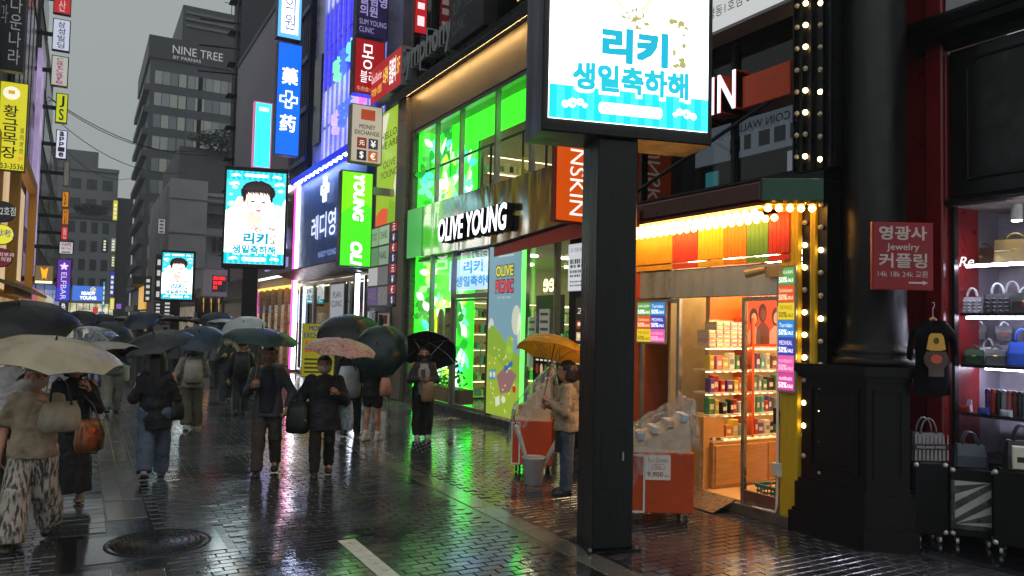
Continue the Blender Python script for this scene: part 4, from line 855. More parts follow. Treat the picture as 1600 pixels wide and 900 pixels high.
# hanging disc lamp and notice in the window
hd = thing('hanging_ornament', 'round hanging ornament with a glowing yellow-green rim in the store window', 'ornament', (7.8, 18.05, 1.5)); oF = FX(7.82)
M(oF).tube([(-18.05, 3.6, 0), (-18.05, 2.45, 0)], .012, 6).build('cord', BLACK, hd); o_ = [(-18.05+.16*cos(a), 1.95+.42*sin(a), .0) for a in [2*pi*i/28 for i in range(29)]]
M(oF).tube(o_, .035, 8).build('rim', em('#b9f01e', 1.6), hd, True); M(oF).poly([(x, y) for x, y, _ in o_[:-1]], -.03).build('disc', pm('#3a3226', .5), hd); M(oF).ball((-17.85, 1.92, -.12), (.2, .5, .1), 16, 9).build('shell', pm('#6b675c', .4, var=.2), hd, True)
nb = tag(M(FX(7.56)).box(-16.78, -16.42, 1.25, 2.42, -.01, .0).build('window_notice', pm('#2a2f33', .5, var=.3, scale=9)), 'tall dark notice stuck on the green store window', 'notice')
# interior shop: floors, ceiling, walls, shelves with goods
INT = pm('#b9ad95', .6, var=.06); wbox(7.55, 13, 11.4, 18.7, -.005, .05).build('floor', pm('#6a6a66', .25), st); wbox(7.85, 13, 11.4, 18.7, 4.3, 4.38).build('upper_floor', pm('#8a8578', .4), st); wbox(7.6, 13, 11.4, 18.7, 3.62, 3.69).build('ceiling', INT, st); wbox(7.6, 13, 11.4, 18.7, 7.06, 7.12).build('ceiling', INT, st)
wbox(13, 13.1, 11.3, 18.8, 0, 7.1).build('back_wall', INT, st); wbox(7.6, 13, 11.28, 11.38, 0, 7.1).build('side_wall', INT, st); wbox(7.6, 13, 18.72, 18.8, 0, 7.1).build('side_wall', INT, st); wbox(8.25, 13, 16.45, 16.5, 4.4, 7.05).build('partition', pm('#8d8470', .5), st)
for z_, ys in ((7.04, (12.5, 14.2)), (3.6, (12.4, 14.8, 17))):
    for yy in ys:
        for xx in (8.6, 9.8, 11.4): wbox(xx-.3, xx+.3, yy-.04, yy+.04, z_-.02, z_).build('ceiling_light', lamp('#fff0d0', 30), st)
def goods(root, F, u0, u1, zs, w0, dep, seed, name='goods'):
    r_ = random.Random(seed); cols_ = ['#c9c2b2', '#b0503a', '#d8c79a', '#577a5a', '#2b2a2e', '#c78a96', '#6a8fa0']; ms = [pm(c, .4, var=.03) for c in cols_]; m = M(F)
    for z_ in zs:
        u = u0
        while u < u1: w_ = r_.uniform(.06, .16); m.mat = r_.randrange(len(cols_)); m.box(u, min(u+w_, u1), z_, z_+r_.uniform(.12, .24), w0, w0+dep); u += w_+r_.uniform(.01, .04)
    m.build(name, ms, root)['kind'] = 'stuff'
def shelving(label, F, u0, u1, z0, n, step, w0, dep, seed, light='#ffe6b8'):
    r = thing('shelf_unit', label, 'shelf', F((u0+u1)/2, z0, w0)); m = M(F).box(u0, u1, z0, z0+n*step, w0-.05, w0).build('back_panel', pm('#a99a7c', .5), r)
    for i in range(n): M(F).box(u0, u1, z0+i*step, z0+i*step+.03, w0, w0+dep).build('shelf', pm('#c9bc9c', .4), r); M(F).box(u0, u1, z0+(i+1)*step-.03, z0+(i+1)*step-.015, w0+dep*.5, w0+dep*.6).build('shelf_light', lamp(light, 3.0), r)
    goods(r, F, u0+.02, u1-.02, [z0+i*step+.032 for i in range(n)], w0+.02, dep*.6, seed); return r
shelving('lit cosmetics shelf along the partition on the upper floor', FY(16.35), 8.3, 12.8, 4.4, 4, .42, 0, .35, 12); shelving('lit cosmetics shelf along the inner wall of the ground floor', FY(18.6), 8.3, 12.8, .1, 6, .42, 0, .35, 13); shelving('lit cosmetics shelf on the upper floor of the green store', FX(10.5), -15.2, -11.5, 4.4, 4, .42, 0, .35, 2); shelving('lit cosmetics shelf behind the door of the green store', FX(10.2), -16.2, -13.0, .1, 6, .4, 0, .35, 3); shelving('lit cosmetics shelf beside the slatted wall inside the green store', FX(9.6), -12.9, -11.45, .1, 5, .45, 0, .35, 4)
UB = FX(9.3); ub, w_ = sign('shelf_header', 'upper floor header board with white lettering and a colourful strip', UB, -13.6, -11.5, 5.75, 6.3, em('#3a3833', .5), .08, None, 'sign'); txt('SKIN CARE', UB, -13.4, -11.9, 6.0, 6.22, em('#fffbe8', 1.4), ub, w_, bold=.02)
m = M(UB); 
for i in range(18): m.mat = i % 3; m.rect(-13.55+i*.113, -13.45+i*.113, 5.79, 5.93, w_)
m.build('colour_strip', [em('#e0b43a', .8), em('#3aa6b8', .7), em('#d6622e', .7)], ub)
ms_ = tag(M(FX(9.6)).bbox(-14.15, -13.6, 5.1, 5.6, 0, .06, .02).build('picture_frame', [pm('#5a1c34', .4)]), 'dark crimson framed panel on the store upper floor', 'panel')
M(FX(7.62)).tube([(-18.3, 5.95, 0), (-12.2, 5.95, 0)], .03, 8).build('handrail', BLACK, st)
for u in (-17.6, -16.1, -14.7, -13.3, -12.4): M(FX(7.62)).tube([(u, 4.96, 0), (u, 5.94, 0)], .025, 6).build('rail_post', BLACK, st)
M(FX(8.4)).box(-15.35, -14.6, 1.0, 2.35, -.06, 0).build('notice_frame', pm('#2b2c2a', .4), st); M(FX(8.4)).rect(-15.3, -14.65, 1.05, 2.3, .004).build('notice_sheet', em('#b9c7a0', .6), st)
txt('LACTO FIT', FX(8.4), -15.28, -14.7, 2.2, 2.28, em('#22301e', .2), st, .008); M(FX(8.4)).rect(-15.45, -14.55, 1.70, 1.80, .02).build('notice_band', em('#f2eedc', .8), st); txt('OLIVE YOUNG', FX(8.4), -15.42, -14.58, 1.72, 1.785, em('#22301e', .2), st, .025)
pw = thing('window_image', 'small cyan advert mirrored screen hung in the green store door transom', 'screen', (7.75, 15.3, 2.8)); M(FX(7.75)).box(-17.0, -14.5, 2.82, 3.55, -.05, 0).build('screen', em('#bfe0ff', .9), pw); txt('리키', FX(7.75), -16.2, -15.2, 3.2, 3.5, em('#2b8ae0', .8), pw, .004, bold=.03); txt('생일축하해', FX(7.75), -16.6, -14.7, 2.9, 3.15, em('#2b9ae0', .8), pw, .004, bold=.03)  # reflected advert in the transom, built as its own lit panel
# picnic poster
pp_ = thing('window_poster', 'tall illustrated picnic poster with yellow and red title on the store window', 'poster', (GX-.05, 13.6, .2)); QF = FX(GX-.06); A0, A1 = -14.3, -12.92
def E_(c, k=.55): return em(c, k)
M(QF).box(A0, A1, .2, 3.66, -.02, 0).build('sheet', E_('#7fa8b8'), pp_)
def lay2(polys, mat, d, name='picture_shape'):
    m = M(QF); [m.poly([(A0+(A1-A0)*a, .2+3.46*b) for a, b in p], d) for p in polys]; return m.build(name, mat, pp_)
lay2([ell(.86, .56, .13, .085), ell(.95, .50, .05, .1), ell(.1, .5, .1, .07)], E_('#d9dcc8'), .003, 'picture_cloud'); lay2([[(0, 0), (0, .5), (.15, .53), (.4, .48), (.65, .40), (1, .36), (1, 0)]], E_('#8fb33e'), .006, 'picture_hill'); lay2([[(0, 0), (0, .36), (.3, .33), (.7, .24), (1, .2), (1, 0)]], E_('#a3bd3c'), .009, 'picture_hill')
lay2([[(.32, .23), (.62, .30), (.92, .25), (.72, .15), (.45, .13)]], E_('#9a6f72'), .012, 'picture_blanket'); lay2([[(.08, .2), (.3, .21), (.3, .27), (.08, .26)]], E_('#4fa3ad'), .014, 'picture_radio'); lay2([ell(.14, .235, .04, .018), ell(.25, .237, .04, .018)], E_('#e8e0d0'), .016, 'picture_radio')
lay2([ell(.7, .42, .1, .05), ell(.68, .37, .12, .04)], E_('#9cc24a'), .011, 'picture_bush'); lay2([[(.55, .29), (.8, .33), (.8, .30), (.57, .26)]], E_('#3b6fae'), .016, 'picture_book'); lay2([ell(.86, .17, .05, .02)], E_('#c2352a'), .017, 'picture_fruit'); lay2([[(.3, .1), (.42, .12), (.44, .07), (.32, .05)], ell(.55, .1, .06, .02)], E_('#ececdf'), .017, 'picture_cup')
fl = [ell(rp.uniform(.06, .95), rp.uniform(.02, .46), .018, .007, 7) for _ in range(26)]; lay2(fl, E_('#f0e58a'), .018, 'picture_flowers')['kind'] = 'stuff'
PV = lambda b: .2+3.46*b
for t_, b0_, b1_, c1, c2 in (('OLIVE', .81, .885, '#2f4a1c', '#d7c936'), ('PICNIC', .715, .80, '#4a1c2a', '#d0485a')): txt(t_, QF, A0+.22*1.38, A0+.78*1.38, PV(b0_), PV(b1_), E_(c1, .4), pp_, .012, bold=.07); txt(t_, QF, A0+.235*1.38, A0+.765*1.38, PV(b0_+.006), PV(b1_-.006), E_(c2, .75), pp_, .016, bold=.03)
txt('EAT · PIC · PLAY', QF, A0+.3*1.38, A0+.7*1.38, PV(.685), PV(.698), E_('#dfe6d8'), pp_, .012); txt('~~~~~~~~~~~~~~~~~~~~', QF, A0+.3*1.38, A0+.78*1.38, PV(.93), PV(.94), E_('#dfe6d8'), pp_, .012)
for u in (-12.88, -12.80): M(GF).box(u, u+.03, .2, 3.66, .06, .09).build('neon_strip', lamp('#4dff4a', 2.6), st)
txt('Lee', FX(7.7), -12.55, -11.95, 2.68, 3.05, em('#fff3c4', 1.4), st, .0, bold=.02, mirror=True)  # reflection of a sign, made as mirrored glowing letters
M(FX(7.7)).box(-12.8, -11.8, 1.9, 2.62, -.01, 0).build('inner_panel', pm('#4d4437', .5), st)
for i, (a, b, z0, z1, cc) in enumerate(((-12.72, -12.42, 1.25, 2.2, '#8d8a80'), (-12.3, -11.95, 1.35, 2.35, '#9d9a90'))):
    o = M(FX(7.53)).box(a, b, z0, z1, .05, .056).build('window_sheet', em(cc, .35)); tag(o, ('pale printed notice on the store window left of the code sheet', 'pale printed notice on the store window beside the slatted wall')[i], 'notice')
    for k_ in range(5): M(FX(7.53)).rect(a+.04, b-.04, z1-.12-k_*.14, z1-.07-k_*.14, .06).build('print_line', pm('#6a665c', .5), o)
# ------------------------------------------------------------------ slatted restaurant front behind the post
rs = thing('slatted_front', 'dark slatted restaurant front with a red awning next to the green store', 'shop', (GX, 10, 0))
M(GF).box(-11.34, -8.5, 0, 4.9, -.3, -.03).build('wall', BLACK, rs)
for i in range(60): M(GF).box(-11.33+i*.047, -11.33+i*.047+.026, .1, 3.7, -.03, .01).build('slat', pm('#2a2a2d', .35, .3), rs)
m = M(); m.loft([[(7.5, 13.3, 3.72), (7.5, 13.3, 3.66), (6.86, 13.0, 3.5), (6.86, 13.0, 3.54)], [(7.5, 9.0, 3.98), (7.5, 9.0, 3.92), (6.86, 9.0, 3.76), (6.86, 9.0, 3.8)]]); m.build('awning', pm('#7a1614', .45, var=.15), rs)
m = M(); m.loft([[(6.85, 13.0, 3.52), (6.87, 13.0, 3.52), (6.87, 13.0, 3.34), (6.85, 13.0, 3.34)], [(6.85, 9.0, 3.78), (6.87, 9.0, 3.78), (6.87, 9.0, 3.5), (6.85, 9.0, 3.5)]]); m.build('valance', pm('#b0241c', .45, var=.2, scale=3, bump=.3, bscale=5), rs)
M().tube([(6.84, 13.02, 3.55), (6.84, 9.0, 3.82)], .03, 8).build('awning_bar', DARKM, rs)
a = rX(7.4, 890, 380, 920, 455); r, w_ = sign('menu_poster', 'white restaurant poster with green lettering under the red awning', FX(7.4), -a[0], -a[1]+.1, a[2], a[3], em('#c9ccd2', .75), .03, WHITE, 'poster', .01); uu = (-a[0], -a[1]+.1)
for t_, b, h_, cc in (('고기동숯두껑', .86, .09, '#3c4038'), ('~~~~~~~~', .62, .1, '#3a7a3c'), ('~~~~~', .52, .06, '#6f9a4a'), ('~~~~~~~~~~~', .41, .06, '#4a8a4c'), ('~~~~~~~~', .32, .05, '#6a6f68'), ('~~~~~~~~~', .2, .035, '#84888a'), ('~~~~~~~', .12, .035, '#84888a')): txt(t_, FX(7.4), uu[0]+.07, uu[1]-.07, a[2]+(a[3]-a[2])*b-h_*.4, a[2]+(a[3]-a[2])*b+h_*.4, pm(cc, .6), r, w_)
a = rX(7.4, 903, 462, 930, 545); r, w_ = sign('menu_board', 'lit dark menu board with dish pictures under the white poster', FX(7.4), -a[0], -a[1], 1.3, a[3], em('#2c2a26', .4), .06, BLACK, 'sign', .03)
txt('고기동', FX(7.4), -a[0]+.08, -a[1]-.06, a[3]-.32, a[3]-.2, em('#e8dcc8', .9), r, w_)
for i in range(4):
    for j in range(2): cx, cy = -a[0]+.14+j*.2, a[3]-.48-i*.2; M(FX(7.4)).rect(cx-.08, cx+.08, cy-.08, cy+.06, w_).build('dish_picture', em(rp.choice(['#a3562c', '#c9b48a', '#6a7a3c', '#8a3a2a']), .7), r); M(FX(7.4)).poly(ell(cx, cy, .05, .035, 12), w_+.003).build('dish_picture', em('#e6d2a8', .8), r)
tvb = thing('menu_screen', 'dark menu screen with rows of cup pictures behind the plastic-covered cart', 'screen', (7.35, 11.8, 1.0)); M(FX(7.36)).box(-12.3, -11.3, 1.0, 1.62, -.04, 0).build('cabinet', BLACK, tvb)
for i in range(6): M(FX(7.36)).poly(ell(-12.15+.15*i, 1.25, .05, .1, 12), .004).build('cup_picture', em(['#7a2a1c', '#c9a27a', '#4a5a2c'][i % 3], .7), tvb); M(FX(7.36)).rect(-12.2+.15*i, -12.1+.15*i, 1.4, 1.43, .004).build('print_line', em('#d8d4c4', .7), tvb)
# orange projecting sign with rotated name
YS = 10.0; r = thing('projecting_sign', 'orange projecting sign with a white name running downward above the red awning', 'sign', (6.9, YS, 3.62)); OF_ = FY(YS); OE = em('#d8520e', .62); a = rY(YS, 868, 200, 946, 352)
M().box(a[0], a[1], YS, YS+.12, 3.66, 5.35).build('cabinet', pm('#7a2212', .4), r); M(OF_).box(a[0]+.02, a[1]-.02, 3.69, 5.32, .002, .012).build('face', OE, r)
txt('SUNSKIN', OF_, a[0]+.26, a[0]+.54, 3.78, 5.28, em('#f6e8dc', 1.0), r, .016, rot=1); txt('~~~~~~~', OF_, a[0]+.60, a[0]+.67, 3.8, 4.5, em('#e8c8b0', .8), r, .016, rot=1)
# ------------------------------------------------------------------ upper storey over the kiosk
us = thing('upper_storey', 'dark glazed upper storey with an orange beam above the kiosk', 'building', (GX, 8, 3.7)); UF = FX(7.45)
M(UF).box(-11.3, -5.7, 3.72, 4.0, -.3, -.02).build('base_beam', DARKM, us)
for i, (a, b) in enumerate(((11.3, 9.3), (9.3, 7.38), (7.38, 5.72))): M(UF).box(-a+.03, -b-.03, 4.0, 9, -.04, -.03).build('pane', glass('#b4b8bc', 1.0, .03), us); M(UF).box(-b-.03, -b+.03, 3.9, 9, -.06, .03).build('mullion', DARKM, us)
wbox(10.5, 10.6, 5.6, 11.3, 3.7, 9).build('back_wall', pm('#574c44', .6, var=.4), us); wbox(7.5, 10.5, 5.6, 11.3, 3.9, 3.95).build('floor', pm('#2a2622', .4), us); wbox(7.5, 10.5, 5.6, 11.3, 7.2, 7.3).build('ceiling', pm('#3a3632', .6), us); wbox(7.5, 10.5, 5.6, 5.66, 3.9, 7.2).build('side_wall', pm('#26221f', .6), us)
for xx, yy, zz in ((8.1, 6.5, 7.18), (8.6, 8.0, 7.18), (8.4, 6.6, 5.0), (8.9, 7.6, 5.0)): M().lathe([(.05, zz), (.05, zz+.02)], 12, (xx, yy, 0)).build('downlight', lamp('#ffd9a0', 60), us)
OB = pm('#d8481a', .45, var=.1); M(UF).bbox(-6.84, -6.1, 4.78, 5.18, .06, .42, .01).build('beam', OB, us)
KF2 = FX(7.25); ku0, ku1 = -8.75, -6.86; M(KF2).box(-8.7, -6.9, 4.9, 5.1, -.05, .1).build('letter_rail', OB, us); txt('SUNSKIN', KF2, ku0, ku1, 4.78, 5.28, OB, us, 0, depth=.3, bold=.015); txt('SUNSKIN', KF2, ku0, ku1, 4.78, 5.28, em('#f0ecff', 1.25), us, .312, bold=.012)
r, w_ = sign('roof_sign', 'large white restaurant sign with green and black lettering above the dark glazing', FX(7.35), -11.2, -6.02, 5.86, 9.0, em('#c4c6c6', .7), .35, pm('#8a8a88', .4), 'sign', .04)
txt('孝子洞 BBQ', FX(7.35), -8.75, -7.6, 6.02, 6.28, pm('#26262a', .5), r, w_, bold=.01); txt('명동1호점 070) 4245', FX(7.35), -7.4, -6.15, 6.05, 6.22, pm('#26262a', .5), r, w_); txt('를', FX(7.35), -8.35, -7.75, 6.42, 7.3, pm('#4d9a2c', .5), r, w_, bold=.04); txt('효', FX(7.35), -9.1, -8.5, 6.4, 7.3, pm('#3a3a3e', .5), r, w_, bold=.04)
NB = FX(8.0); r, w_ = sign('reflected_sign', 'white reversed-lettering banner inside the dark upper windows', NB, -9.1, -6.1, 4.45, 5.0, em('#9aa0a8', .6), .03, WHITE, 'banner', .01); txt('COIN WALLET', NB, -8.0, -6.9, 4.82, 4.93, pm('#2a2a2c', .5), r, w_, mirror=True); txt('~~~~~~', NB, -8.0, -6.4, 4.55, 4.76, pm('#3a3a3c', .5), r, w_, mirror=True)  # reflection in the glass, built as a lit white panel with mirrored letters
r, w_ = sign('window_sign', 'small upright white sign glowing inside the dark upper window', NB, -6.95, -6.6, 3.95, 4.4, em('#b9bdc8', .8), .04, WHITE, 'sign', .01); txt('~~', NB, -6.85, -6.7, 4.05, 4.35, pm('#2a2a5c', .5), r, w_, line=.8)
r, w_ = sign('window_sign', 'small turquoise card glowing in the dark upper window', FX(7.9), -8.35, -8.1, 4.0, 4.32, em('#4fb0b0', .7), .03, WHITE, 'sign', .0)
r, w_ = sign('window_sign', 'yellow sign with black handwriting beside the post in the upper window', FX(7.9), -10.0, -9.45, 3.75, 4.7, em('#b0a83a', .7), .04, BLACK, 'sign', .01); txt('~~~~', FX(7.9), -9.95, -9.5, 3.85, 4.6, pm('#1b1a12', .5), r, w_, rot=1)
o = M(); o.tube([(6.1, 7.9, 3.72), (7.35, 6.0, 5.1)], .025, 8); tag(o.build('awning_strut', DARKM), 'black diagonal strut rising from the kiosk roof to the bulb panel', 'strut')
o = M(); o.lathe([(.09, -.02), (.09, 0), (.075, -.07), (.04, -.1), (.005, -.115)], 16, onX(1066, 225, 7.0)); o.tube([onX(1066, 225, 7.0), onX(1066, 200, 7.4)], .02, 6); tag(o.build('dome_camera', pm('#1a1a1c', .2), None, True), 'small black dome camera above the kiosk awning', 'camera')
# ------------------------------------------------------------------ upper building over the green store
ub_ = thing('clinic_building', 'dark glass clinic building rising above the green store', 'building', (7.6, 15, 8.2)); CF = FX(7.75); DG = glass('#3c4248', 1.0, .05)
wbox(8.6, 8.7, 11.4, 22.2, 8.2, 20).build('back_wall', pm('#241f1d', .6, var=.4), ub_)
for i in range(7):
    a = -19.6+i*1.18; M(CF).box(a+.03, a+1.12, 8.25, 12.2, -.03, -.02).build('pane', DG, ub_); M(CF).box(a-.04, a+.03, 8.2, 14, -.06, .06).build('mullion', DARKM, ub_); M(CF).box(a+.03, a+1.12, 12.35, 16, -.03, -.02).build('pane', DG, ub_)
M(CF).box(-19.6, -11.3, 12.2, 12.34, -.06, .08).build('transom', DARKM, ub_); M(CF).bbox(-20.4, -19.66, 8.2, 20, -.4, .1, .03).build('corner_pier', pm('#4a4644', .4, var=.2), ub_)
for xx, yy, zz in ((8.2, 17.3, 10.6), (8.3, 17.9, 10.0), (8.2, 18.3, 10.2)): M().lathe([(.07, zz), (.07, zz+.03)], 12, (xx, yy, 0)).build('downlight', lamp('#ffd9a0', 10), ub_)
LF2 = FX(7.32); txt('Symphony', LF2, -18.9, -15.75, 8.3, 9.25, pm('#8a8b90', .4), ub_, 0, depth=.25, bold=.02)
r, w_ = sign('wall_sign', 'dark clinic sign with grey lettering on the ledge above the green store', LF2, -15.7, -14.0, 8.25, 9.5, pm('#15161c', .4), .3, BLACK, 'sign', .02); T_ = pm('#6f7178', .5); txt('SLIM YOUNG', LF2, -15.6, -14.15, 8.95, 9.25, T_, r, w_); txt('CLINIC', LF2, -15.6, -14.9, 8.5, 8.8, T_, r, w_)
txt('이철판', LF2, -13.8, -11.6, 8.9, 9.5, em('#e6c65a', .9), ub_, .1, depth=.12, bold=.02); txt('~~~', LF2, -13.0, -12.2, 8.4, 8.8, em('#e6c65a', .9), ub_, .1, depth=.1)
m = M(LF2); [m.tube([(a[0], a[1], .1), (b[0], b[1], .1)], .045, 6) for a, b in (((-15.0, 11.6), (-14.35, 9.75)), ((-14.35, 9.75), (-13.6, 11.6)))]; m.build('neon_outline', em('#b8323a', .9), ub_)
r, w_ = sign('wall_sign', 'slanting white sign with food picture over the dark clinic glass', LF2, -18.3, -15.4, 11.3, 13.2, em('#9aa0ac', .7), .12, WHITE, 'sign', .03); M(LF2).poly(ell(-17.6, 12.0, .5, .45, 16), w_).build('food_picture', em('#8a6a3a', .7), r); txt('~~~~', LF2, -17.0, -15.6, 11.7, 12.5, em('#5a5e68', .5), r, w_)
r, w_ = sign('projecting_sign', 'narrow red vertical sign with white characters on the dark clinic glass', FY(18.6), 7.25, 7.6, 9.6, 12.0, em('#b01c24', .75), .1, REDS, 'sign', .02); vtxt('~~~~~~', FY(18.6), 7.33, 7.52, 9.75, 11.9, em('#f2d9d9', .9), r, w=w_)
# red slanting sign, banner, directory
RF = FX(7.32); a = rX(7.32, 594, 98, 655, 165); r, w_ = sign('wall_sign', 'red restaurant sign with white and yellow lettering above the green banner', RF, -21.2, -18.75, 8.25, 9.3, em('#a31d22', .8), .3, pm('#8a8a88', .4), 'sign', .03)
txt('소갈비', RF, -20.15, -19.75, 8.6, 9.05, em('#e8cf5a', .9), r, w_, bold=.02); txt('몽블리', RF, -19.65, -19.15, 8.45, 9.15, em('#fff', .9) if False else em('#ffffff', .9), r, w_, bold=.02); txt('3F', RF, -19.08, -18.85, 8.6, 9.05, em('#e8cf5a', .9), r, w_); txt('Good Butcher', RF, -21.1, -20.25, 8.85, 9.1, em('#ffd9d9', .8), r, w_); txt('牛肉食べ放題', RF, -21.1, -20.25, 8.45, 8.7, em('#e8cf5a', .8), r, w_)
a = rX(7.42, 594, 172, 631, 362); gb = thing('wall_banner', 'green and white banner with a greeting on the pillar of the green store', 'banner', (7.42, 20.5, 4.5)); BFn = FX(7.42); b0, b1, c0_, c1_ = -a[0], -a[1], a[2], a[3]
M(BFn).box(b0, b1, c0_, c1_, 0, .1).build('cabinet', ALU, gb); M(BFn).rect(b0+.03, b1-.03, c0_+.03, c1_-.03, .105).build('face', em('#93b81e', .75), gb)
wd, hg_ = b1-b0, c1_-c0_
def bp2(pts, mat, d): return M(BFn).poly([(b0+wd*x, c0_+hg_*y) for x, y in pts], .105+d).build('picture_shape', mat, gb)
bp2([(.03, .97), (.5, .97), (.15, .6), (.03, .62)], em('#d8d2bc', .8), .003); bp2([(.97, .75), (.97, .15), (.75, .35), (.9, .55)], em('#d8d2bc', .8), .003); bp2(ell(.35, .1, .34, .1, 20), em('#d2552e', .8), .005); bp2([(.97, .02), (.97, .2), (.6, .25), (.5, .02)], em('#7aa61c', .8), .007)
txt('HELLO\nWE ARE', BFn, b0+.1*wd, b1-.1*wd, c0_+hg_*.68, c0_+hg_*.82, pm('#2c3a10', .5), gb, .116); txt('OLIVE\nYOUNG', BFn, b0+.2*wd, b1-.1*wd, c0_+hg_*.44, c0_+hg_*.58, pm('#2c3a10', .5), gb, .116)
a = rX(7.42, 583, 352, 628, 480); dr = thing('directory_board', 'grey building directory board with coloured tiles and currency symbols', 'sign', (7.42, 21, 2.4)); b0, b1, c0_, c1_ = -a[0], -a[1], a[2], a[3]; wd = b1-b0; hg_ = c1_-c0_
M(BFn).box(b0, b1, c0_, c1_, 0, .14).build('cabinet', pm('#5c5e60', .4), dr); tcs = ['#8fb88a', '#9fc49a', '#5f9a62', '#8aa890', '#b8bcbc', '#6a6c6e', '#5a4a7e', '#6f7074']; tx = ['SUNNY\nHOTEL', 'CHANEL', 'DANIEL', 'NAIL', '', '', '몽블리', 'BY']
for i in range(8):
    c_, r_ = i % 2, i//2; x0_, z1_ = b0+.05+c_*wd*.36, c1_-.05-r_*hg_*.245; M(BFn).box(x0_, x0_+wd*.33, z1_-hg_*.22, z1_, .14, .152).build('tile', em(tcs[i], .55), dr)
    if tx[i]: txt(tx[i], BFn, x0_+.08, x0_+wd*.33-.08, z1_-hg_*.15, z1_-hg_*.06, pm('#e6efe6' if i in (2, 6, 7) else '#3c4a3c', .5), dr, .158)
for i, ch in enumerate('元¥€$元¥€$'):
    z1_ = c1_-.02-i*hg_*.122; M(BFn).box(b1-wd*.24, b1-.03, z1_-hg_*.11, z1_, .14, .154).build('currency_tile', em('#7a1c22' if i % 2 == 0 else '#1a2440', .7), dr); txt(ch, BFn, b1-wd*.2, b1-.08, z1_-hg_*.1, z1_-hg_*.015, em('#e6e6e6', .8), dr, .16, keep=True)
# narrow entrance under the directory
en = thing('stair_entrance', 'narrow grey stair entrance under the directory board', 'entrance', (7.5, 21, 0)); wbox(7.55, 7.7, 19.6, 22.3, 0, 8.2).build('wall', pm('#55565a', .5, var=.2), en)
frame(FX(7.5), -21.3, -20.3, .05, 2.3, .06, .08, 'door_frame', ALU, en, .02); M(FX(7.5)).box(-21.24, -20.36, .1, 2.24, -.05, -.04).build('door_pane', glass('#a0a4a8'), en); M(FX(7.5)).bbox(-22.2, -21.5, .05, 2.35, -.05, .03, .01).build('side_panel', pm('#77797c', .3, .5), en)
r, w_ = sign('standing_banner', 'narrow white standing banner beside the pillar of the green store', FX(7.2), -19.95, -19.6, .35, 2.25, em('#a39a92', .45), .03, WHITE, 'banner', .01); M(FX(7.2)).rect(-19.93, -19.62, 1.98, 2.23, w_).build('header', pm('#6a1f1c', .5), r)
for i in range(7): M(FX(7.2)).rect(-19.88, -19.67, .6+i*.18, .64+i*.18, w_).build('print_line', pm('#5a4a44', .5), r)
# projecting signs towards the camera
def psign(label, Y, x0, y0, x1, y1, face, depth=.22, body=None, rim=.03, cat='sign', group=None, name='projecting_sign'):
    a = rY(Y, x0, y0, x1, y1); F = FY(Y); r, w_ = sign(name, label, F, a[0], a[1], a[2], a[3], face, depth, body, cat, rim, 0, group)
    return r, F, a, w_
def frac(a, fx0, fx1, fy0, fy1): return a[0]+(a[1]-a[0])*fx0, a[0]+(a[1]-a[0])*fx1, a[2]+(a[3]-a[2])*fy0, a[2]+(a[3]-a[2])*fy1
r, F, a, w_ = psign('bright green projecting sign with white name running downward', 20, 527, 270, 577, 418, em('#62cc12', 1.35, True), .25, pm('#2a2c2a', .4)); M(F).poly([frac(a, x, x, y, y)[::2] for x, y in ((.03, .01), (.97, .01), (.97, .62), (.6, .7), (.03, .55))], w_+.002).build('picture_shape', em('#3fc41c', 1.2), r)
txt('YOUNG', F, *frac(a, .38, .72, .48, .97), em('#ffffff', 2.0), r, w_+.005, bold=.035, shear=.15, rot=1); txt('OLI', F, *frac(a, .34, .70, .02, .26), em('#ffffff', 2.0), r, w_+.005, bold=.035, shear=.15, rot=1); M(F).box(a[1], 7.5, a[3]-.55, a[3]-.35, .05, .15).build('bracket', ALU, r)
r, F, a, w_ = psign('cream money exchange projecting sign with four currency squares', 21, 543, 168, 592, 258, em('#b3aa9a', .7), .3, pm('#8a857a', .5)); TD = pm('#2a2622', .5)
txt('MONEY\nEXCHANGE', F, *frac(a, .12, .9, .48, .66), TD, r, w_, bold=.01); M(F).rect(*frac(a, .3, .75, .74, .92), w_).build('flag_tile', em('#a8442c', .7), r)
for i, ch in enumerate('元¥$€'): q = frac(a, .2+.36*(i % 2), .5+.36*(i % 2), .25-.21*(i//2), .43-.21*(i//2)); M(F).rect(*q, w_).build('currency_tile', em(['#7a2a24', '#24304c', '#1c2236', '#b05a34'][i], .7), r); txt(ch, F, q[0]+.06, q[1]-.06, q[2]+.04, q[3]-.04, em('#e8e0d4', .8), r, w_+.004, keep=True, bold=.02)
r, F, a, w_ = psign('dark red restaurant projecting sign with white lettering and a yellow heart', 22, 547, 68, 594, 153, em('#96161c', .75), .4, pm('#4a1215', .4)); txt('몽', F, *frac(a, .24, .62, .45, .9), em('#ffffff', .95), r, w_, bold=.0); txt('블리', F, *frac(a, .2, .68, .2, .42), em('#ffffff', .95), r, w_); txt('牛肉食べ放題', F, *frac(a, .1, .9, .04, .13), em('#d8a27a', .8), r, w_); M(F).poly([frac(a, x, x, y, y)[::2] for x, y in ((.76, .26), (.68, .34), (.70, .37), (.76, .345), (.82, .37), (.84, .34))], w_).build('heart', em('#e8b83a', .9), r)
r, F, a, w_ = psign('dark purple clinic projecting sign above the red restaurant sign', 22, 552, -40, 600, 66, em('#1d1838', .8), .4, pm('#2a2420', .4)); txt('슬림영\n의원', F, *frac(a, .08, .95, .30, .62), em('#8f86b8', .8), r, w_, bold=.02, align='LEFT'); txt('SLIM YOUNG\nCLINIC', F, *frac(a, .08, .95, .06, .25), em('#8f86b8', .8), r, w_, align='LEFT')
r, F, a, w_ = psign('tall blue pharmacy projecting sign with white characters and cross', 30.6, 428, 72, 466, 246, em('#0a63f0', 1.0, True), .4, pm('#0c1a4a', .4)); Wt = em('#ffffff', 1.8)
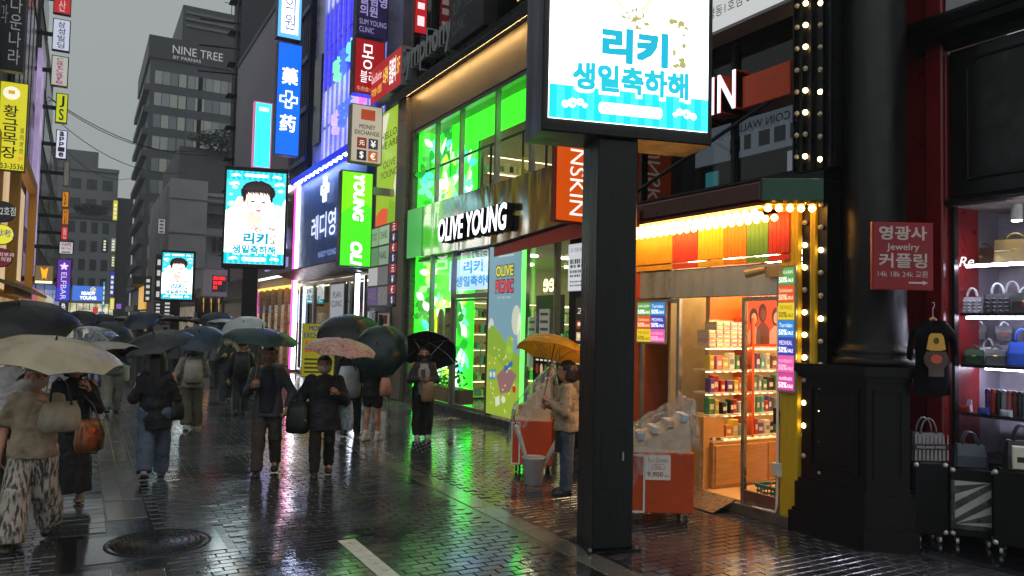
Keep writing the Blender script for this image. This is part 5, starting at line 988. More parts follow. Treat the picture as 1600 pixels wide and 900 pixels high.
txt('藥', F, *frac(a, .2, .85, .63, .78), Wt, r, w_, bold=.02); txt('药', F, *frac(a, .18, .82, .21, .36), Wt, r, w_, bold=.02)
def cross(F, cx, cy, s, root, mat, w_):
    m = M(F); o_ = [(-.35, -1), (.35, -1), (.35, -.35), (1, -.35), (1, .35), (.35, .35), (.35, 1), (-.35, 1), (-.35, .35), (-1, .35), (-1, -.35), (-.35, -.35)]; pts = [(cx+x*s, cy+y*s, w_) for x, y in o_]
    m.tube(pts+pts[:2], s*.11, 6); m.tube([(cx-.35*s, cy, w_), (cx, cy-.3*s, w_), (cx+.5*s, cy+.45*s, w_)], s*.11, 6); return m.build('cross_mark', mat, root)
q = frac(a, .5, .5, .495, .495); cross(F, q[0], q[2], .32, r, Wt, w_+.03)
r, F, a, w_ = psign('white clinic projecting sign with purple characters and blue edge', 30.6, 431, -60, 469, 66, em('#5fb0e8', 1.0), .4, pm('#1a2a4a', .4)); M(F).rect(*frac(a, .16, .86, .06, .98), w_).build('inner_face', em('#e8f2ff', 1.5), r); vtxt('에스의원', F, *frac(a, .3, .72, .1, .96), em('#4a2a86', .5), r, w=w_+.005)
r, F, a, w_ = psign('plain glowing cyan projecting sign with pink edge', 33, 394, 162, 422, 265, em('#2fe0e6', 1.5, True), .3, em('#c86a9a', .8), .05); txt('~~~~~~', F, *frac(a, .25, .8, .86, .92), em('#e8ffff', 1.8), r, w_)
# ------------------------------------------------------------------ blue pharmacy and dark beauty shop
ph = thing('pharmacy', 'blue pharmacy front with white lettering, white and pink neon edges', 'shop', (7.5, 26.5, 0)); BL = pm('#2c62b4', .5, var=.15, scale=2); z0, z1 = 3.9, 7.35
M(GF).box(-30.6, -22.4, z0, z1, -.3, .12).build('sign_wall', BL, ph); M(GF).box(-30.7, -22.3, z1, z1+.22, -.3, .5).build('light_ledge', em('#1024c8', .9), ph)
for i in range(14): M(GF).box(-30.3+i*.58, -30.12+i*.58, z1-.02, z1-.002, .32, .44).build('spotlight', lamp('#dfeaff', 40), ph)
txt('레디영약국', GF, -28.4, -23.0, 4.95, 5.85, em('#dfe6fa', .95), ph, .2, bold=.012); cross(GF, -26.6, 6.65, .42, ph, em('#dfe6fa', .95), .24); txt('READY YOUNG PHARMACY', GF, -27.6, -23.6, 4.3, 4.5, em('#8fa4d8', .8), ph, .13)
M(GF).box(-30.75, -30.62, .1, z1, .1, .22).build('neon_strip', lamp('#f2f6ff', 5), ph); M(GF).box(-31.05, -30.85, .1, z1, .1, .24).build('neon_strip', lamp('#ff2f9a', 3.2), ph); M(GF).box(-22.95, -22.8, .1, 3.5, .1, .2).build('neon_strip', lamp('#dfeaff', 5), ph)
m = M(GF); m.loft([[(-30.6, 3.55, .15), (-30.6, 3.6, .2), (-30.6, 3.85, 1.0), (-30.6, 3.8, 1.0)], [(-22.4, 3.55, .15), (-22.4, 3.6, .2), (-22.4, 3.85, 1.0), (-22.4, 3.8, 1.0)]]); m.build('canopy', pm('#20242c', .4), ph)
wbox(7.9, 8.0, 22.4, 30.6, 0, 3.8).build('back_wall', pm('#6f6a5a', .5, var=.3, scale=1.2), ph); wbox(7.5, 7.9, 22.4, 30.6, 3.5, 3.56).build('ceiling', pm('#77776f', .5), ph)
for i, (a, b) in enumerate(((30.5, 28.4), (28.4, 26.2), (26.2, 24.2), (24.2, 22.5))): frame(GF, -a, -b, .1, 3.45, .09, .08, 'window_frame', ALU, ph, .05); M(GF).box(-a+.09, -b-.09, .2, 3.36, -.02, -.01).build('pane', glass('#c0c8c4', 1.0), ph); M(GF).box(-a+.4, -b-.4, 3.3, 3.34, -.25, -.15).build('ceiling_light', lamp('#ffe6bc', 6), ph)
r, w_ = sign('window_notice', 'white plan clinic sign leaning in the pharmacy window', FX(7.3), -25.5, -23.9, 1.6, 3.3, em('#8f959c', .7), .04, BLACK, 'sign', .06); txt('PLAN\nCLINIC', FX(7.3), -25.3, -24.1, 2.5, 3.0, pm('#1a1c22', .5), r, w_); txt('3F', FX(7.3), -24.8, -24.2, 1.8, 2.2, pm('#2a6a9c', .5), r, w_)
r, w_ = sign('standing_sign', 'yellow money exchange board with red characters beside the pink neon', Fr((onY(472, 550, 24).x, 24, 0), (.9, -.43, 0)), 0, 1.0, .3, 1.95, em('#a39a20', .38), .1, pm('#8a8420', .5), 'sign', .02); SFm = Fr((onY(472, 550, 24).x, 24, 0), (.9, -.43, 0)); txt('MONEY\nEXCHANGE', SFm, .06, .94, 1.5, 1.88, em('#1c3a6a', .5), r, w_, bold=.02); txt('換 錢', SFm, .1, .9, 1.05, 1.42, em('#a8221c', .7), r, w_, bold=.02)
for i in range(4): M(SFm).rect(.1, .9, .42+i*.13, .48+i*.13, w_).build('print_line', pm('#5a5a1c', .5), r)
bc = thing('beauty_shop', 'dark beauty shop front with an arched bulb sign and warm lit entrance', 'shop', (7.5, 35, 0)); M(GF).box(-40, -31.15, 3.9, 7.6, -.4, .1).build('sign_wall', pm('#26282e', .45, var=.2), bc); txt('MECCA', GF, -38.5, -32.4, 5.0, 5.95, em('#b8aef0', 1.0), bc, .15, depth=.12, bold=.02)
for i in range(4): M(GF).bbox(-36.6+i*1.15, -35.8+i*1.15, 4.25, 4.65, .1, .2, .03).build('badge', em('#8a84c8', .8), bc)
m = M(GF); arc = [(-34.4+1.3*cos(a), 7.2+1.4*sin(a), .1) for a in [pi*i/16 for i in range(17)]]; m.tube(arc, .12, 8); m.build('arch', pm('#3a3f52', .4), bc); m = M(GF); [m.ball((-34.4+1.08*cos(a), 7.2+1.18*sin(a), .2), .06, 8, 6) for a in [pi*i/14 for i in range(15)]]; m.build('arch_bulbs', em('#fff0d0', 3.0), bc)['kind'] = 'stuff'
M(GF).box(-40, -31.2, 3.86, 3.94, .1, .2).build('light_strip', em('#f6ecd8', 2.0), bc); M(GF).box(-33, -31.3, 7.4, 7.55, .1, .3).build('light_strip', em('#fff0d8', 2.2), bc)
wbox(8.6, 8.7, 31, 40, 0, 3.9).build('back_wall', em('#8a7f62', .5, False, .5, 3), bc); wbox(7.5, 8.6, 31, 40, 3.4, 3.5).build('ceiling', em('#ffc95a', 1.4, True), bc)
for i in range(7): M(GF).box(-39.5+i*1.3, -39.42+i*1.3, .1, 3.4, -.1, .05).build('mullion', pm('#a3875a', .3, .6), bc)
for i in range(6): M(GF).box(-39.4+i*1.3, -38.25+i*1.3, .15, 3.35, -.03, -.02).build('pane', GLASS, bc)
M(GF).box(-40, -39.8, .1, 3.5, .05, .15).build('neon_strip', lamp('#ff3fa8', 2.5), bc); goods(bc, FX(8.55), -39.5, -31.4, [.4+.35*i for i in range(6)], 0, .2, 9)
r, w_ = sign('window_image', 'blue and white screen glowing in the dark beauty shop window', FX(8.2), -33.6, -31.8, 1.9, 3.2, em('#8fb8f0', .9), .06, BLACK, 'screen'); txt('리키', FX(8.2), -33.2, -32.2, 2.2, 2.8, em('#1c4ad0', .8), r, w_)
# violet-lit glass tower, pipes, blank grey wall, scaffold
vt = thing('violet_building', 'glass building washed in violet and blue light above the pharmacy', 'building', (7.8, 27.5, 7.6)); VF = FX(7.9)
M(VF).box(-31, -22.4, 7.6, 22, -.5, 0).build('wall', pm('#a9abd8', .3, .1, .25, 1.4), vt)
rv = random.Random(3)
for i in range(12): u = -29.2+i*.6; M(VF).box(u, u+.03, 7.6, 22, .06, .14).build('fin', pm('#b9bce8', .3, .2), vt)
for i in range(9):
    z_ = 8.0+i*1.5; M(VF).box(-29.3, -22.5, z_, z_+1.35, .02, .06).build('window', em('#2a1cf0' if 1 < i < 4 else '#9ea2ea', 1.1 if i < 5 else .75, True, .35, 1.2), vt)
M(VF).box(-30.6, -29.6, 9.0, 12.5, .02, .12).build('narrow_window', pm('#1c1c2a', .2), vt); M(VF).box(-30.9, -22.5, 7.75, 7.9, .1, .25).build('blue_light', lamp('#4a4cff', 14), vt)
for j in range(2):
    for i, ch in enumerate('명동의원뷰티'): txt(ch, FX(7.6), -26.8+i*.75, -26.2+i*.75, 8.6+j*1.9+i*.1, 9.4+j*1.9+i*.1, em(rv.choice(['#6ad0e8', '#b8a0ff', '#e070c0', '#7af0a0', '#4a6aff']), 1.0), vt, 0, depth=.15, bold=.008)
gw = thing('grey_building', 'tall building with a blank grey wall behind the blue pharmacy sign', 'building', (8, 42, 0)); wbox(7.75, 16, 34.6, 49, 0, 17.4).build('wall', pm('#8e8b96', .6, var=.12, scale=.4), gw); wbox(7.7, 16, 34.5, 49.1, 17.4, 17.7).build('coping', pm('#4a484c', .6), gw)
pi_ = M(); [pi_.tube([(7.75+.0*i, 31.3+i*.33, 7.7), (7.75, 31.3+i*.33, 22)], .07, 6) for i in range(9)]; wbox(8.0, 12, 31, 34.6, 3.9, 22).build('pipe_wall', pm('#14161f', .5), gw); pi_.build('pipes', pm('#2a3048', .4, .4), gw)
for i in range(6): M(FX(7.65)).box(-34.3, -31.1, 8.5+i*2.1, 8.7+i*2.1, 0, .05).build('pipe_rail', pm('#1c3a7a', .4), gw)
sc_ = thing('scaffold_building', 'dark building wrapped in scaffold netting beyond the blank grey wall', 'building', (8, 54, 0)); wbox(7.9, 18, 49.4, 50.6, 0, 30).build('netting', pm('#3a3a40', .8, var=.35, scale=.6, bump=.6, bscale=1.2), sc_)
for i in range(5): M().tube([(7.7, 49.5+i*.28, 0), (7.7, 49.5+i*.28, 30)], .05, 6).build('scaffold_pole', DARKM, sc_)
for i in range(14): M().tube([(7.7, 49.5, 2+i*2), (7.7, 50.7, 2+i*2)], .05, 6).build('scaffold_rail', DARKM, sc_); M().box(7.3, 7.9, 49.6, 50.7, 2+i*2-.1, 2+i*2-.03).build('deck', pm('#2c2a28', .7), sc_)
for i in range(3): M().tube([(5.5, 49.5, 17+i*1.6), (8, 49.5, 17.2+i*1.6)], .06, 6).build('scaffold_arm', DARKM, sc_)
# ticker sign
r, F, a, w_ = psign('grey box sign with a red scrolling text display before the grey wall', 33, 314, 422, 352, 464, pm('#8a8a8a', .5, var=.1), .5, pm('#7a7a7c', .5)); M(F).rect(*frac(a, .38, .97, .18, .78), w_).build('display', pm('#3a3a4a', .3), r); [txt(s_, F, *frac(a, .42, e_, .62-.17*i, .74-.17*i), em('#ff2020', 2.0), r, w_+.004) for i, (s_, e_) in enumerate((('~~~~~', .94), ('~~~~', .78), ('~~', .62)))]
# ------------------------------------------------------------------ far buildings
def windows(root, F, us, zs, w_, h_, d=.06, mat=None, fr=True, name='window'):
    mat = mat or pm('#8f9499', .15, .3, .25, .5)
    for u in us:
        for z_ in zs:
            o = M(F).box(u, u+w_, z_, z_+h_, .02, d).build(name, mat, root)
            if fr: M(F).box(u+w_*.48, u+w_*.52, z_, z_+h_, d, d+.05).build('bar', DARKM, o)
ht = thing('hotel_tower', 'dark hotel tower with window bands and white name near its roof', 'building', (12, 118, 0)); HM = pm('#34363d', .5, var=.15, scale=.3); HF = FY(112)
wbox(6.6, 22, 112, 135, 0, 36.6).build('wall', HM, ht); wbox(6.3, 22.2, 111.7, 135, 36.6, 39.6).build('parapet', pm('#232428', .5), ht); wbox(10.4, 22, 113, 130, 39.6, 45).build('penthouse', pm('#26272b', .5, var=.2), ht)
for i in range(3): M(HF).box(10.8, 21, 42.0+i*.9, 42.35+i*.9, -.9, -.7).build('louvre', pm('#55565a', .5), ht)
for i in range(11):
    z_ = 33.2-i*2.95
    if z_ < 2: break
    for u, n in ((7.2, 3), (10.2, 1), (11.3, 2), (12.6, 4), (16.5, 3)):
        for k_ in range(n): M(HF).box(u+k_*.98, u+k_*.98+.9, z_, z_+1.75, .01, .06).build('window', pm(random.choice(['#9a9d9c', '#8a8f90', '#70767a', '#a3a49c']), .15, .2, .1), ht)
    M(FX(6.6)).box(-134, -112.0, z_-1.0, z_-.2, 0, .7).build('balcony', pm('#35363a', .5), ht)
HT = em('#c9cccc', .35); txt('NINE TREE', HF, 9.2, 15.6, 37.6, 38.7, HT, ht, .35, bold=.0); txt('BY PARNAS', HF, 9.3, 12.8, 36.85, 37.3, HT, ht, .35)
M().tube([(17, 115, 45), (17, 115, 48)], .06, 6).build('antenna', DARKM, ht); M().tube([(16, 115, 47.3), (18.4, 115, 47.5)], .05, 6).build('antenna_bar', DARKM, ht)
gc = thing('concrete_building', 'stepped pale grey concrete building in front of the hotel tower', 'building', (10, 80, 0)); GC = pm('#8f8e94', .7, var=.15, scale=.35); GCF = FY(75)
wbox(6.5, 9.6, 74.6, 95, 0, 14.5).build('wall', GC, gc); wbox(8.0, 16, 75, 95, 0, 13.2).build('wall', pm('#87868c', .7, var=.15, scale=.3), gc); wbox(7.4, 16, 78, 95, 13.2, 18.2).build('wall', pm('#4a4a4f', .7, var=.2, scale=.4), gc); wbox(7.2, 16, 74.8, 78, 13.2, 13.5).build('coping', GC, gc)
for z_ in (3.4, 6.5, 9.6, 12.7): wbox(6.4, 16, 74.5, 74.75, z_, z_+.12).build('floor_band', pm('#85848a', .7), gc)
m = M(GCF); [m.box(9.6+i*.22, 9.64+i*.22, 10.6, 11.5, .2, .24) for i in range(18)]; m.box(9.5, 13.7, 11.5, 11.58, .18, .26); m.build('balustrade', DARKM, gc)
M(GCF).box(9.3, 13.9, 10.4, 12.6, .04, .1).build('recess', pm('#55555a', .6), gc); windows(gc, GCF, (10.2, 10.8), (8.2,), .25, 1.3, .5, pm('#3a3b3f', .3)); [M(FX(6.5)).box(-94+i*2.4, -93+i*2.4, 1, 14, 0, .3).build('rib', GC, gc) for i in range(8)]
M(GCF).bbox(12.4, 13.3, 6.4, 7.2, .3, .6, .05).build('air_unit', pm('#8a898c', .5), gc)
tp = thing('roof_tree', 'small leafy roof garden tree before the hotel tower', 'tree', (11, 78, 18.2)); 
def leaf_cloud(n, c, r_, s, seed, flat=1.0):
    rr = random.Random(seed); m = M()
    for i in range(n):
        a, b, q = rr.uniform(0, 6.28), rr.uniform(-1, 1), rr.random()**.4; p_ = Vector((c[0]+r_[0]*q*cos(a)*sqrt(1-b*b), c[1]+r_[1]*q*sin(a)*sqrt(1-b*b), c[2]+r_[2]*q*b)); d = Vector((rr.gauss(0, 1), rr.gauss(0, 1), rr.gauss(0, .6))).normalized(); e = d.cross(Vector((rr.gauss(0, 1), rr.gauss(0, 1), 1))).normalized(); l_ = s*rr.uniform(.5, 1.3)
        k_ = m.P(p_-d*l_, p_+e*l_*.5, p_+d*l_, p_-e*l_*.5); m.face((k_, k_+1, k_+2, k_+3))
    return m
LEAF = pm('#2c3a2c', .7, var=.4, scale=2); LEAFY = pm('#6a5a30', .7, var=.4, scale=2)
M().tube([(11, 77.5, 17.5), (11.1, 77.5, 19.2), (11.4, 77.6, 20.5)], [.15, .1, .04], 6).build('trunk', pm('#3a2e24', .8), tp); leaf_cloud(800, (11.6, 77.5, 19.0), (3.6, 1.2, 1.1), .22, 1).build('crown', [LEAF], tp)
eb = thing('end_building', 'grey office block closing the end of the street', 'building', (1, 150, 0)); EF = FY(150); EM = pm('#75787d', .6, var=.15, scale=.2)
wbox(-8, 4.6, 150, 170, 0, 27.5).build('wall', EM, eb); wbox(-8, 1.4, 150, 170, 27.5, 30.2).build('penthouse', pm('#66686c', .6, var=.1), eb); wbox(4.8, 7.6, 160, 180, 0, 24).build('side_block', pm('#3f4146', .6), eb); wbox(-8.1, 4.7, 149.7, 150, 18.6, 19.3).build('floor_band', pm('#4a4c50', .6), eb); wbox(-8.1, 4.7, 149.7, 150, 26.8, 27.4).build('parapet', pm('#6c6e72', .6), eb); windows(eb, EF, [-2.6+i*1.7 for i in range(4)], [3.2*i+6.5 for i in range(4)], 1.0, 1.9, .05, pm('#34383c', .2, .2)); windows(eb, EF, [-2.6+i*2.4 for i in range(3)], [20.2, 23.6], 1.6, 1.8, .05, pm('#3a3e42', .2, .2))
tr = thing('terrace_plants', 'shrubs on the terrace of the far end building', 'plants', (1, 149, 19.3)); leaf_cloud(700, (.6, 149.6, 20.2), (2.6, .5, 1.0), .25, 5).build('foliage', [LEAF], tp if False else tr)
# lit shop fronts and signs at the street's far end
r, F, a, w_ = psign('blue and white far pharmacy screen at the end of the street', 138, 113, 447, 160, 470, em('#3f6fd0', .9, True), .3, BLACK, 0, 'screen'); txt('READY\nYOUNG', F, *frac(a, .25, .8, .08, .62), em('#ffffff', 1.4), r, w_, bold=.03); cross(F, *frac(a, .68, .68, .78, .78)[::2], .35, r, em('#ffe24a', 1.3), w_+.03)
far = thing('far_shopfront', 'brightly lit shop front below the far blue screen', 'shop', (1, 140, 0)); M(FY(140)).box(-2.6, 4.4, .2, 3.9, -.2, 0).build('front', em('#c9c4a2', .8, True, .7, .9), far); [M(FY(140)).box(-2.6+i*.9, -2.5+i*.9, .2, 3.9, 0, .05).build('mullion', DARKM, far) for i in range(8)]
rf = random.Random(5)
fs = [('yellow far vertical sign hanging right of the street end', 176, 313, 184, 345, '#c9c01c'), ('dark far vertical sign with white edge at the street end', 160, 372, 167, 394, '#2c3a30'), ('pale far vertical sign with bright outline at the street end', 173, 372, 181, 394, '#7a8a7c'), ('green-lettered far vertical sign below the outlined sign', 173, 398, 180, 418, '#5a6a1c'), ('blue far vertical sign below the green-lettered sign', 171, 424, 179, 463, '#2a3ea0'), ('bright yellow far sign low at the street end', 171, 465, 179, 484, '#d6c820'), ('small red far sign low above the crowd', 145, 480, 153, 490, '#d0303c'), ('small blue far sign low above the crowd', 154, 487, 163, 495, '#3a5ac8'), ('small violet far sign low above the crowd', 181, 474, 190, 483, '#8a5ac0'), ('small white far sign low above the crowd', 124, 484, 143, 493, '#d8d8d0'), ('cyan far strip sign beside the yellow far sign', 160, 440, 164, 480, '#2a8ac0')]
for i, (lb, x0_, y0_, x1_, y1_, cc) in enumerate(fs):
    r, F, a, w_ = psign(lb, 118+i*1.7, x0_, y0_, x1_, y1_, em(cc, .8), .2, BLACK, .05, 'sign', 'signs at the far end of the street')
    if y1_-y0_ > 15: [M(F).rect(*frac(a, .25, .75, .1+.2*k_, .22+.2*k_), w_).build('print_mark', em('#e8e8c8', .8), r) for k_ in range(4)]
wl = thing('warm_shop', 'far shop with a warm lit corner beside the hotel base', 'shop', (6.4, 100, 0)); M(FX(6.5)).box(-108, -97, 2.9, 5.6, 0, .3).build('lit_sign', em('#d09a2c', .9, True), wl); M(FX(6.5)).box(-108, -97, .2, 2.7, 0, .1).build('front', em('#8a7a5c', .6, False, .6, 1), wl); M(FX(6.5)).box(-108, -97, 5.7, 6.6, 0, 1.6).build('awning', pm('#2a2b2e', .6), wl)
# shop fronts on the right beyond the beauty shop
for i, (ya, yb, cc, lb) in enumerate(((40.2, 49, '#57535c', 'grey shop front with rolled shutter beyond the beauty shop'), (49.4, 62, '#3a3a3e', 'dark shop front under the scaffold netting'), (62.2, 74, '#6b6a6e', 'pale shop front before the concrete building'))):
    s_ = thing('shop_front', lb, 'shop', (7.4, (ya+yb)/2, 0)); M(FX(7.6)).box(-yb, -ya, 0, 4.2, -.3, .1).build('wall', pm(cc, .6, var=.2, scale=.5), s_); M(FX(7.6)).box(-yb+.4, -ya-.4, .2, 2.9, .1, .14).build('shutter', em('#9a8a72', .35, False, .6, .8) if i == 2 else pm('#77767c', .4, .4, .2, 1, .5, 14, (.01, .01, 1)), s_); M(FX(7.6)).box(-yb+.2, -ya-.2, 3.1, 3.9, .1, .2).build('sign_band', pm('#2c2c33', .4), s_)
for i, (lb, x0_, y0_, x1_, y1_, cc, Y) in enumerate((('black vertical sign with pale characters beside the far display', 242, 398, 252, 470, '#16161a', 60), ('dark vertical letter sign by the concrete building', 225, 432, 236, 472, '#222226', 72), ('small white notice sign on the concrete building corner', 246, 342, 258, 366, '#9a9a98', 74), ('black shop sign with white mark under the far display', 240, 472, 252, 496, '#101014', 58), ('dark shop sign with cross mark under the far display', 253, 470, 268, 495, '#1c1c20', 57))):
    r, F, a, w_ = psign(lb, Y, x0_, y0_, x1_, y1_, em(cc, .6), .3, BLACK, .04)
    [M(F).rect(*frac(a, .25, .75, .08+.23*k_, .2+.23*k_), w_).build('print_mark', em('#c9c9c0' if cc != '#9a9a98' else '#3a3a3a', .7), r) for k_ in range(4)]
cs = thing('clothes_shelf', 'shop ledge with dark figurines between gold columns under the red ticker', 'display', (5.4, 34, 1.8)); a = rY(34, 306, 466, 336, 497); F = FY(34); M(F).box(a[0]-.1, a[1]+.1, a[2]-.12, a[2], -.3, .1).build('ledge', pm('#8a8a8a', .5), cs); M(F).box(a[0], a[1], a[2], a[3], -.3, -.25).build('back_panel', pm('#1a1816', .5), cs)
for k_ in range(3): u = a[0]+.16+k_*.3; M().lathe([(.1, 0), (.13, .2), (.1, .5), (.12, .62), (.06, .7), (.08, .8), (.02, .88)], 10, (u, 33.95, a[2])).build('figurine', pm('#0e0e10', .5), cs, True); M(F).box(u+.12, u+.17, a[2], a[3], -.2, -.15).build('gold_post', em('#b8902c', .8), cs)
lg = thing('low_lit_window', 'small warm lit shop window under the figurine ledge', 'window', (5.4, 34, 0)); a = rY(34, 312, 500, 332, 522); M(FY(34)).box(a[0]-.2, a[1]+.5, 0, a[2]+.9, -.4, -.05).build('wall', pm('#6a686c', .5), lg); M(FY(34)).box(a[0], a[1], a[2], a[3], -.04, .0).build('pane', em('#e0a070', 1.0), lg)
# ------------------------------------------------------------------ left side of the street
LX_ = -2.5; LFr = FL(LX_)
yb_ = thing('yellow_restaurant', 'yellow restaurant building with lit window on the left of the street', 'building', (-3, 34, 0)); YM = pm('#b8860f', .5, var=.12); wbox(-10, -2.5, 26, 41, 0, 7.9).build('wall', YM, yb_)
wbox(-10, -2.6, 26, 43, 7.9, 22).build('upper_wall', pm('#3a2622', .5, var=.2, scale=.5), yb_); M(LFr).box(31, 40.3, 2.9, 7.3, .0, .08).build('window_panel', em('#c9ad84', .75, True, .1, .5), yb_); frame(LFr, 30.7, 41.1, 2.7, 7.9, .5, .3, 'portal', pm('#c8931a', .45, var=.1), yb_, .5)
M(LFr).box(28, 41, 0, 2.6, .02, .1).build('shop_glass', em('#a8905c', .5, False, .6, 1.0), yb_); m = M(); m.loft([[(-2.5, 28, 3.2), (-2.5, 28, 3.1), (-1.4, 28, 2.75), (-1.4, 28, 2.85)], [(-2.5, 40.5, 3.2), (-2.5, 40.5, 3.1), (-1.4, 40.5, 2.75), (-1.4, 40.5, 2.85)]]); m.build('awning', pm('#8d7a5a', .5), yb_)
for i in range(5): M(LFr).box(32+i*2.1, 33.4+i*2.1, 9, 15.5, .02, .1).build('window', pm('#4a4844', .2, .2), yb_); M(LFr).box(32+i*2.1, 33.4+i*2.1, 16, 21, .02, .1).build('window', pm('#3c4046', .2, .2), yb_)
r, F, a, w_ = psign('yellow restaurant projecting sign with black characters and phone number', 30, -8, 131, 43, 269, em('#c8c022', .85, True), .3, pm('#7a7418', .5)); TK = em('#15140a', .1)
for i, ch in enumerate('황금목장'): txt(ch, F, *frac(a, .26, .72, .60-.155*i, .735-.155*i), TK, r, w_, bold=.01)
txt('753-3536', F, *frac(a, .15, .95, .02, .08), TK, r, w_, bold=.01); txt('3F', F, *frac(a, .78, .93, .12, .16), em('#d8302a', .8), r, w_); vtxt('燒肉烤肉', F, *frac(a, .80, .92, .19, .5), TK, r, w=w_); M(F).poly([(x, y) for x, y in ell(*frac(a, .48, .48, .87, .87)[::2], .24, .22, 20)], w_).build('emblem', em('#e8e4c8', .9), r); M(F).rect(*frac(a, .38, .58, .86, .9), w_+.004).build('emblem_mark', em('#d0a23a', .8), r)
r, F, a, w_ = psign('black clinic projecting sign with grey vertical characters', 29, -20, -60, 42, 114, pm('#0e0d10', .4), .35, pm('#2a2420', .4)); vtxt('아름다운나라', F, *frac(a, .6, .9, .05, .98), em('#8f9092', .45), r, w=w_); vtxt('피부과', F, *frac(a, .3, .55, .4, .98), em('#77787a', .35), r, w=w_)
for lb, x0_, y0_, x1_, y1_, Y, cc, tcol, tx_ in (('round black sign with white numbers by the lit yellow restaurant window', -14, 315, 22, 348, 27, '#16151a', '#b8b8b0', '2호점'), ('round yellow sign with dark characters by the yellow restaurant window', -14, 351, 19, 383, 26.5, '#d6cf30', '#22307a', '烤)'), ('dark red square sign below the round yellow sign', -14, 388, 16, 418, 26, '#5a1620', '#d0b8b8', '피부과\n의원')):
    if 'round' in lb:
        a = rY(Y, x0_, y0_, x1_, y1_); F = FY(Y); r = thing('round_sign', lb, 'sign', (a[0], Y, a[2])); cx, cy = (a[0]+a[1])/2, (a[2]+a[3])/2; m = M(F); m.prism(ell(cx, cy, (a[3]-a[2])*.55, (a[3]-a[2])*.5), 0, .15); m.build('cabinet', BLACK, r); M(F).poly(ell(cx, cy, (a[3]-a[2])*.52, (a[3]-a[2])*.47), .156).build('face', em(cc, .8), r); txt(tx_, F, cx-.05, cx+.33, cy-.1, cy+.15, em(tcol, .8), r, .162)
    else:
        r, F, a, w_ = psign(lb, Y, x0_, y0_, x1_, y1_, em(cc, .8), .2, None, .01); txt(tx_, F, *frac(a, .5, .95, .15, .85), em(tcol, .7), r, w_)
r, F, a, w_ = psign('brown lit sign with an orange leaf mark at the yellow restaurant', 41, 54, 415, 84, 444, em('#6a5a3a', .8), .2, pm('#8a6a2a', .5)); M(F).poly([frac(a, x, x, y, y)[::2] for x, y in ((.42, .3), (.3, .9), (.5, .75), (.7, .9), (.62, .3), (.72, .22), (.5, .35), (.34, .2))], w_).build('leaf_mark', em('#f09a1c', 1.2), r); M(F).rect(*frac(a, .06, .94, .04, .16), w_).build('print_line', em('#fff0b0', 1.4), r)
hs = [(41.2, 47, 15, '#57444e', 'mauve-framed narrow building on the left with lit vertical panel'), (47.2, 54, 23, '#24262c', 'dark glass narrow building on the left behind the sign stack'), (54.2, 66, 19, '#4a4046', 'brown narrow building on the left behind the sign stack'), (66.2, 84, 16, '#3f4044', 'grey narrow building on the left beyond the sign stack'), (84.2, 110, 13, '#55555a', 'pale grey low building far along the left side')]
for ya, yb, hh, cc, lb in hs:
    b = thing('narrow_building', lb, 'building', (-4, (ya+yb)/2, 0), 'narrow buildings along the left side'); wbox(-12, -2.55, ya, yb, 0, hh).build('wall', pm(cc, .5, var=.2, scale=.4), b)
    k_ = 3.0
    while k_ < hh-2: M(LFr).box(ya+.5, yb-.5, k_, k_+1.9, -.04, .03).build('window_band', pm('#3a4048', .15, .3), b); k_ += 3.1
    M(LFr).box(ya+.3, yb-.3, .2, 2.7, -.04, .05).build('shop_glass', em('#c9b48a', .7, False, .7, .8), b); M(LFr).box(ya+.3, yb-.3, 2.75, 3.5, -.04, .15).build('sign_band', em(rf.choice(['#b8884a', '#6a7ab8', '#b85a6a', '#c9c4b0']), .6), b)
o = M(FL(-2.2)).box(43.5, 46.5, 4, 15, -.2, 0).build('light_panel', em('#9a8ab0', .7, False, .5, .6)); tag(o, 'tall pale violet lit panel on the mauve-framed building', 'panel')
lsg = [('삼성빌딩', 82, 33, 110, 82, 45, '#b8bdd0', '#24242c', 'white vertical building-name sign high in the left stack'), ('홍산', 84, -20, 112, 25, 46, '#b01c20', '#f0dcd8', 'red sign with white characters at the top of the left stack'), ('CatCafe', 80, 90, 107, 137, 44, '#a9a8a0', '#c05a8a', 'pale sign with pink lettering in the left stack'), ('JS', 87, 148, 106, 194, 46, '#b8c01c', '#1c1c10', 'yellow-green sign with big black letters in the left stack'), ('apple', 87, 205, 105, 250, 47, '#c9cbe0', '#1c1c24', 'white sign with bold black lettering in the left stack'), ('PHILSTAR', 99, 253, 109, 292, 49, '#55544c', '#8a8980', 'dull grey vertical sign below the bold-lettered sign'), ('LAP', 97, 300, 108, 325, 52, '#c87a14', '#4a2a08', 'orange sign with dark lettering, upper of two'), ('HUE', 97, 327, 108, 352, 53, '#c87414', '#4a2a08', 'orange sign with dark lettering, lower of two'), ('현', 95, 354, 107, 376, 54, '#c02a2a', '#f2e2e0', 'small red and white sign between the orange and pale signs'), ('VAPE', 92, 378, 115, 398, 45, '#b8b4b8', '#a82a4a', 'pale square sign with crimson lettering in the left stack'), ('ELFBAR', 88, 405, 111, 471, 44, '#5a2a9c', '#e0d4f6', 'purple vertical sign with white lettering low in the left stack'), ('RST', 92, 473, 107, 492, 43, '#2a2a2e', '#f0f0f0', 'black sign with white letters below the purple sign')]
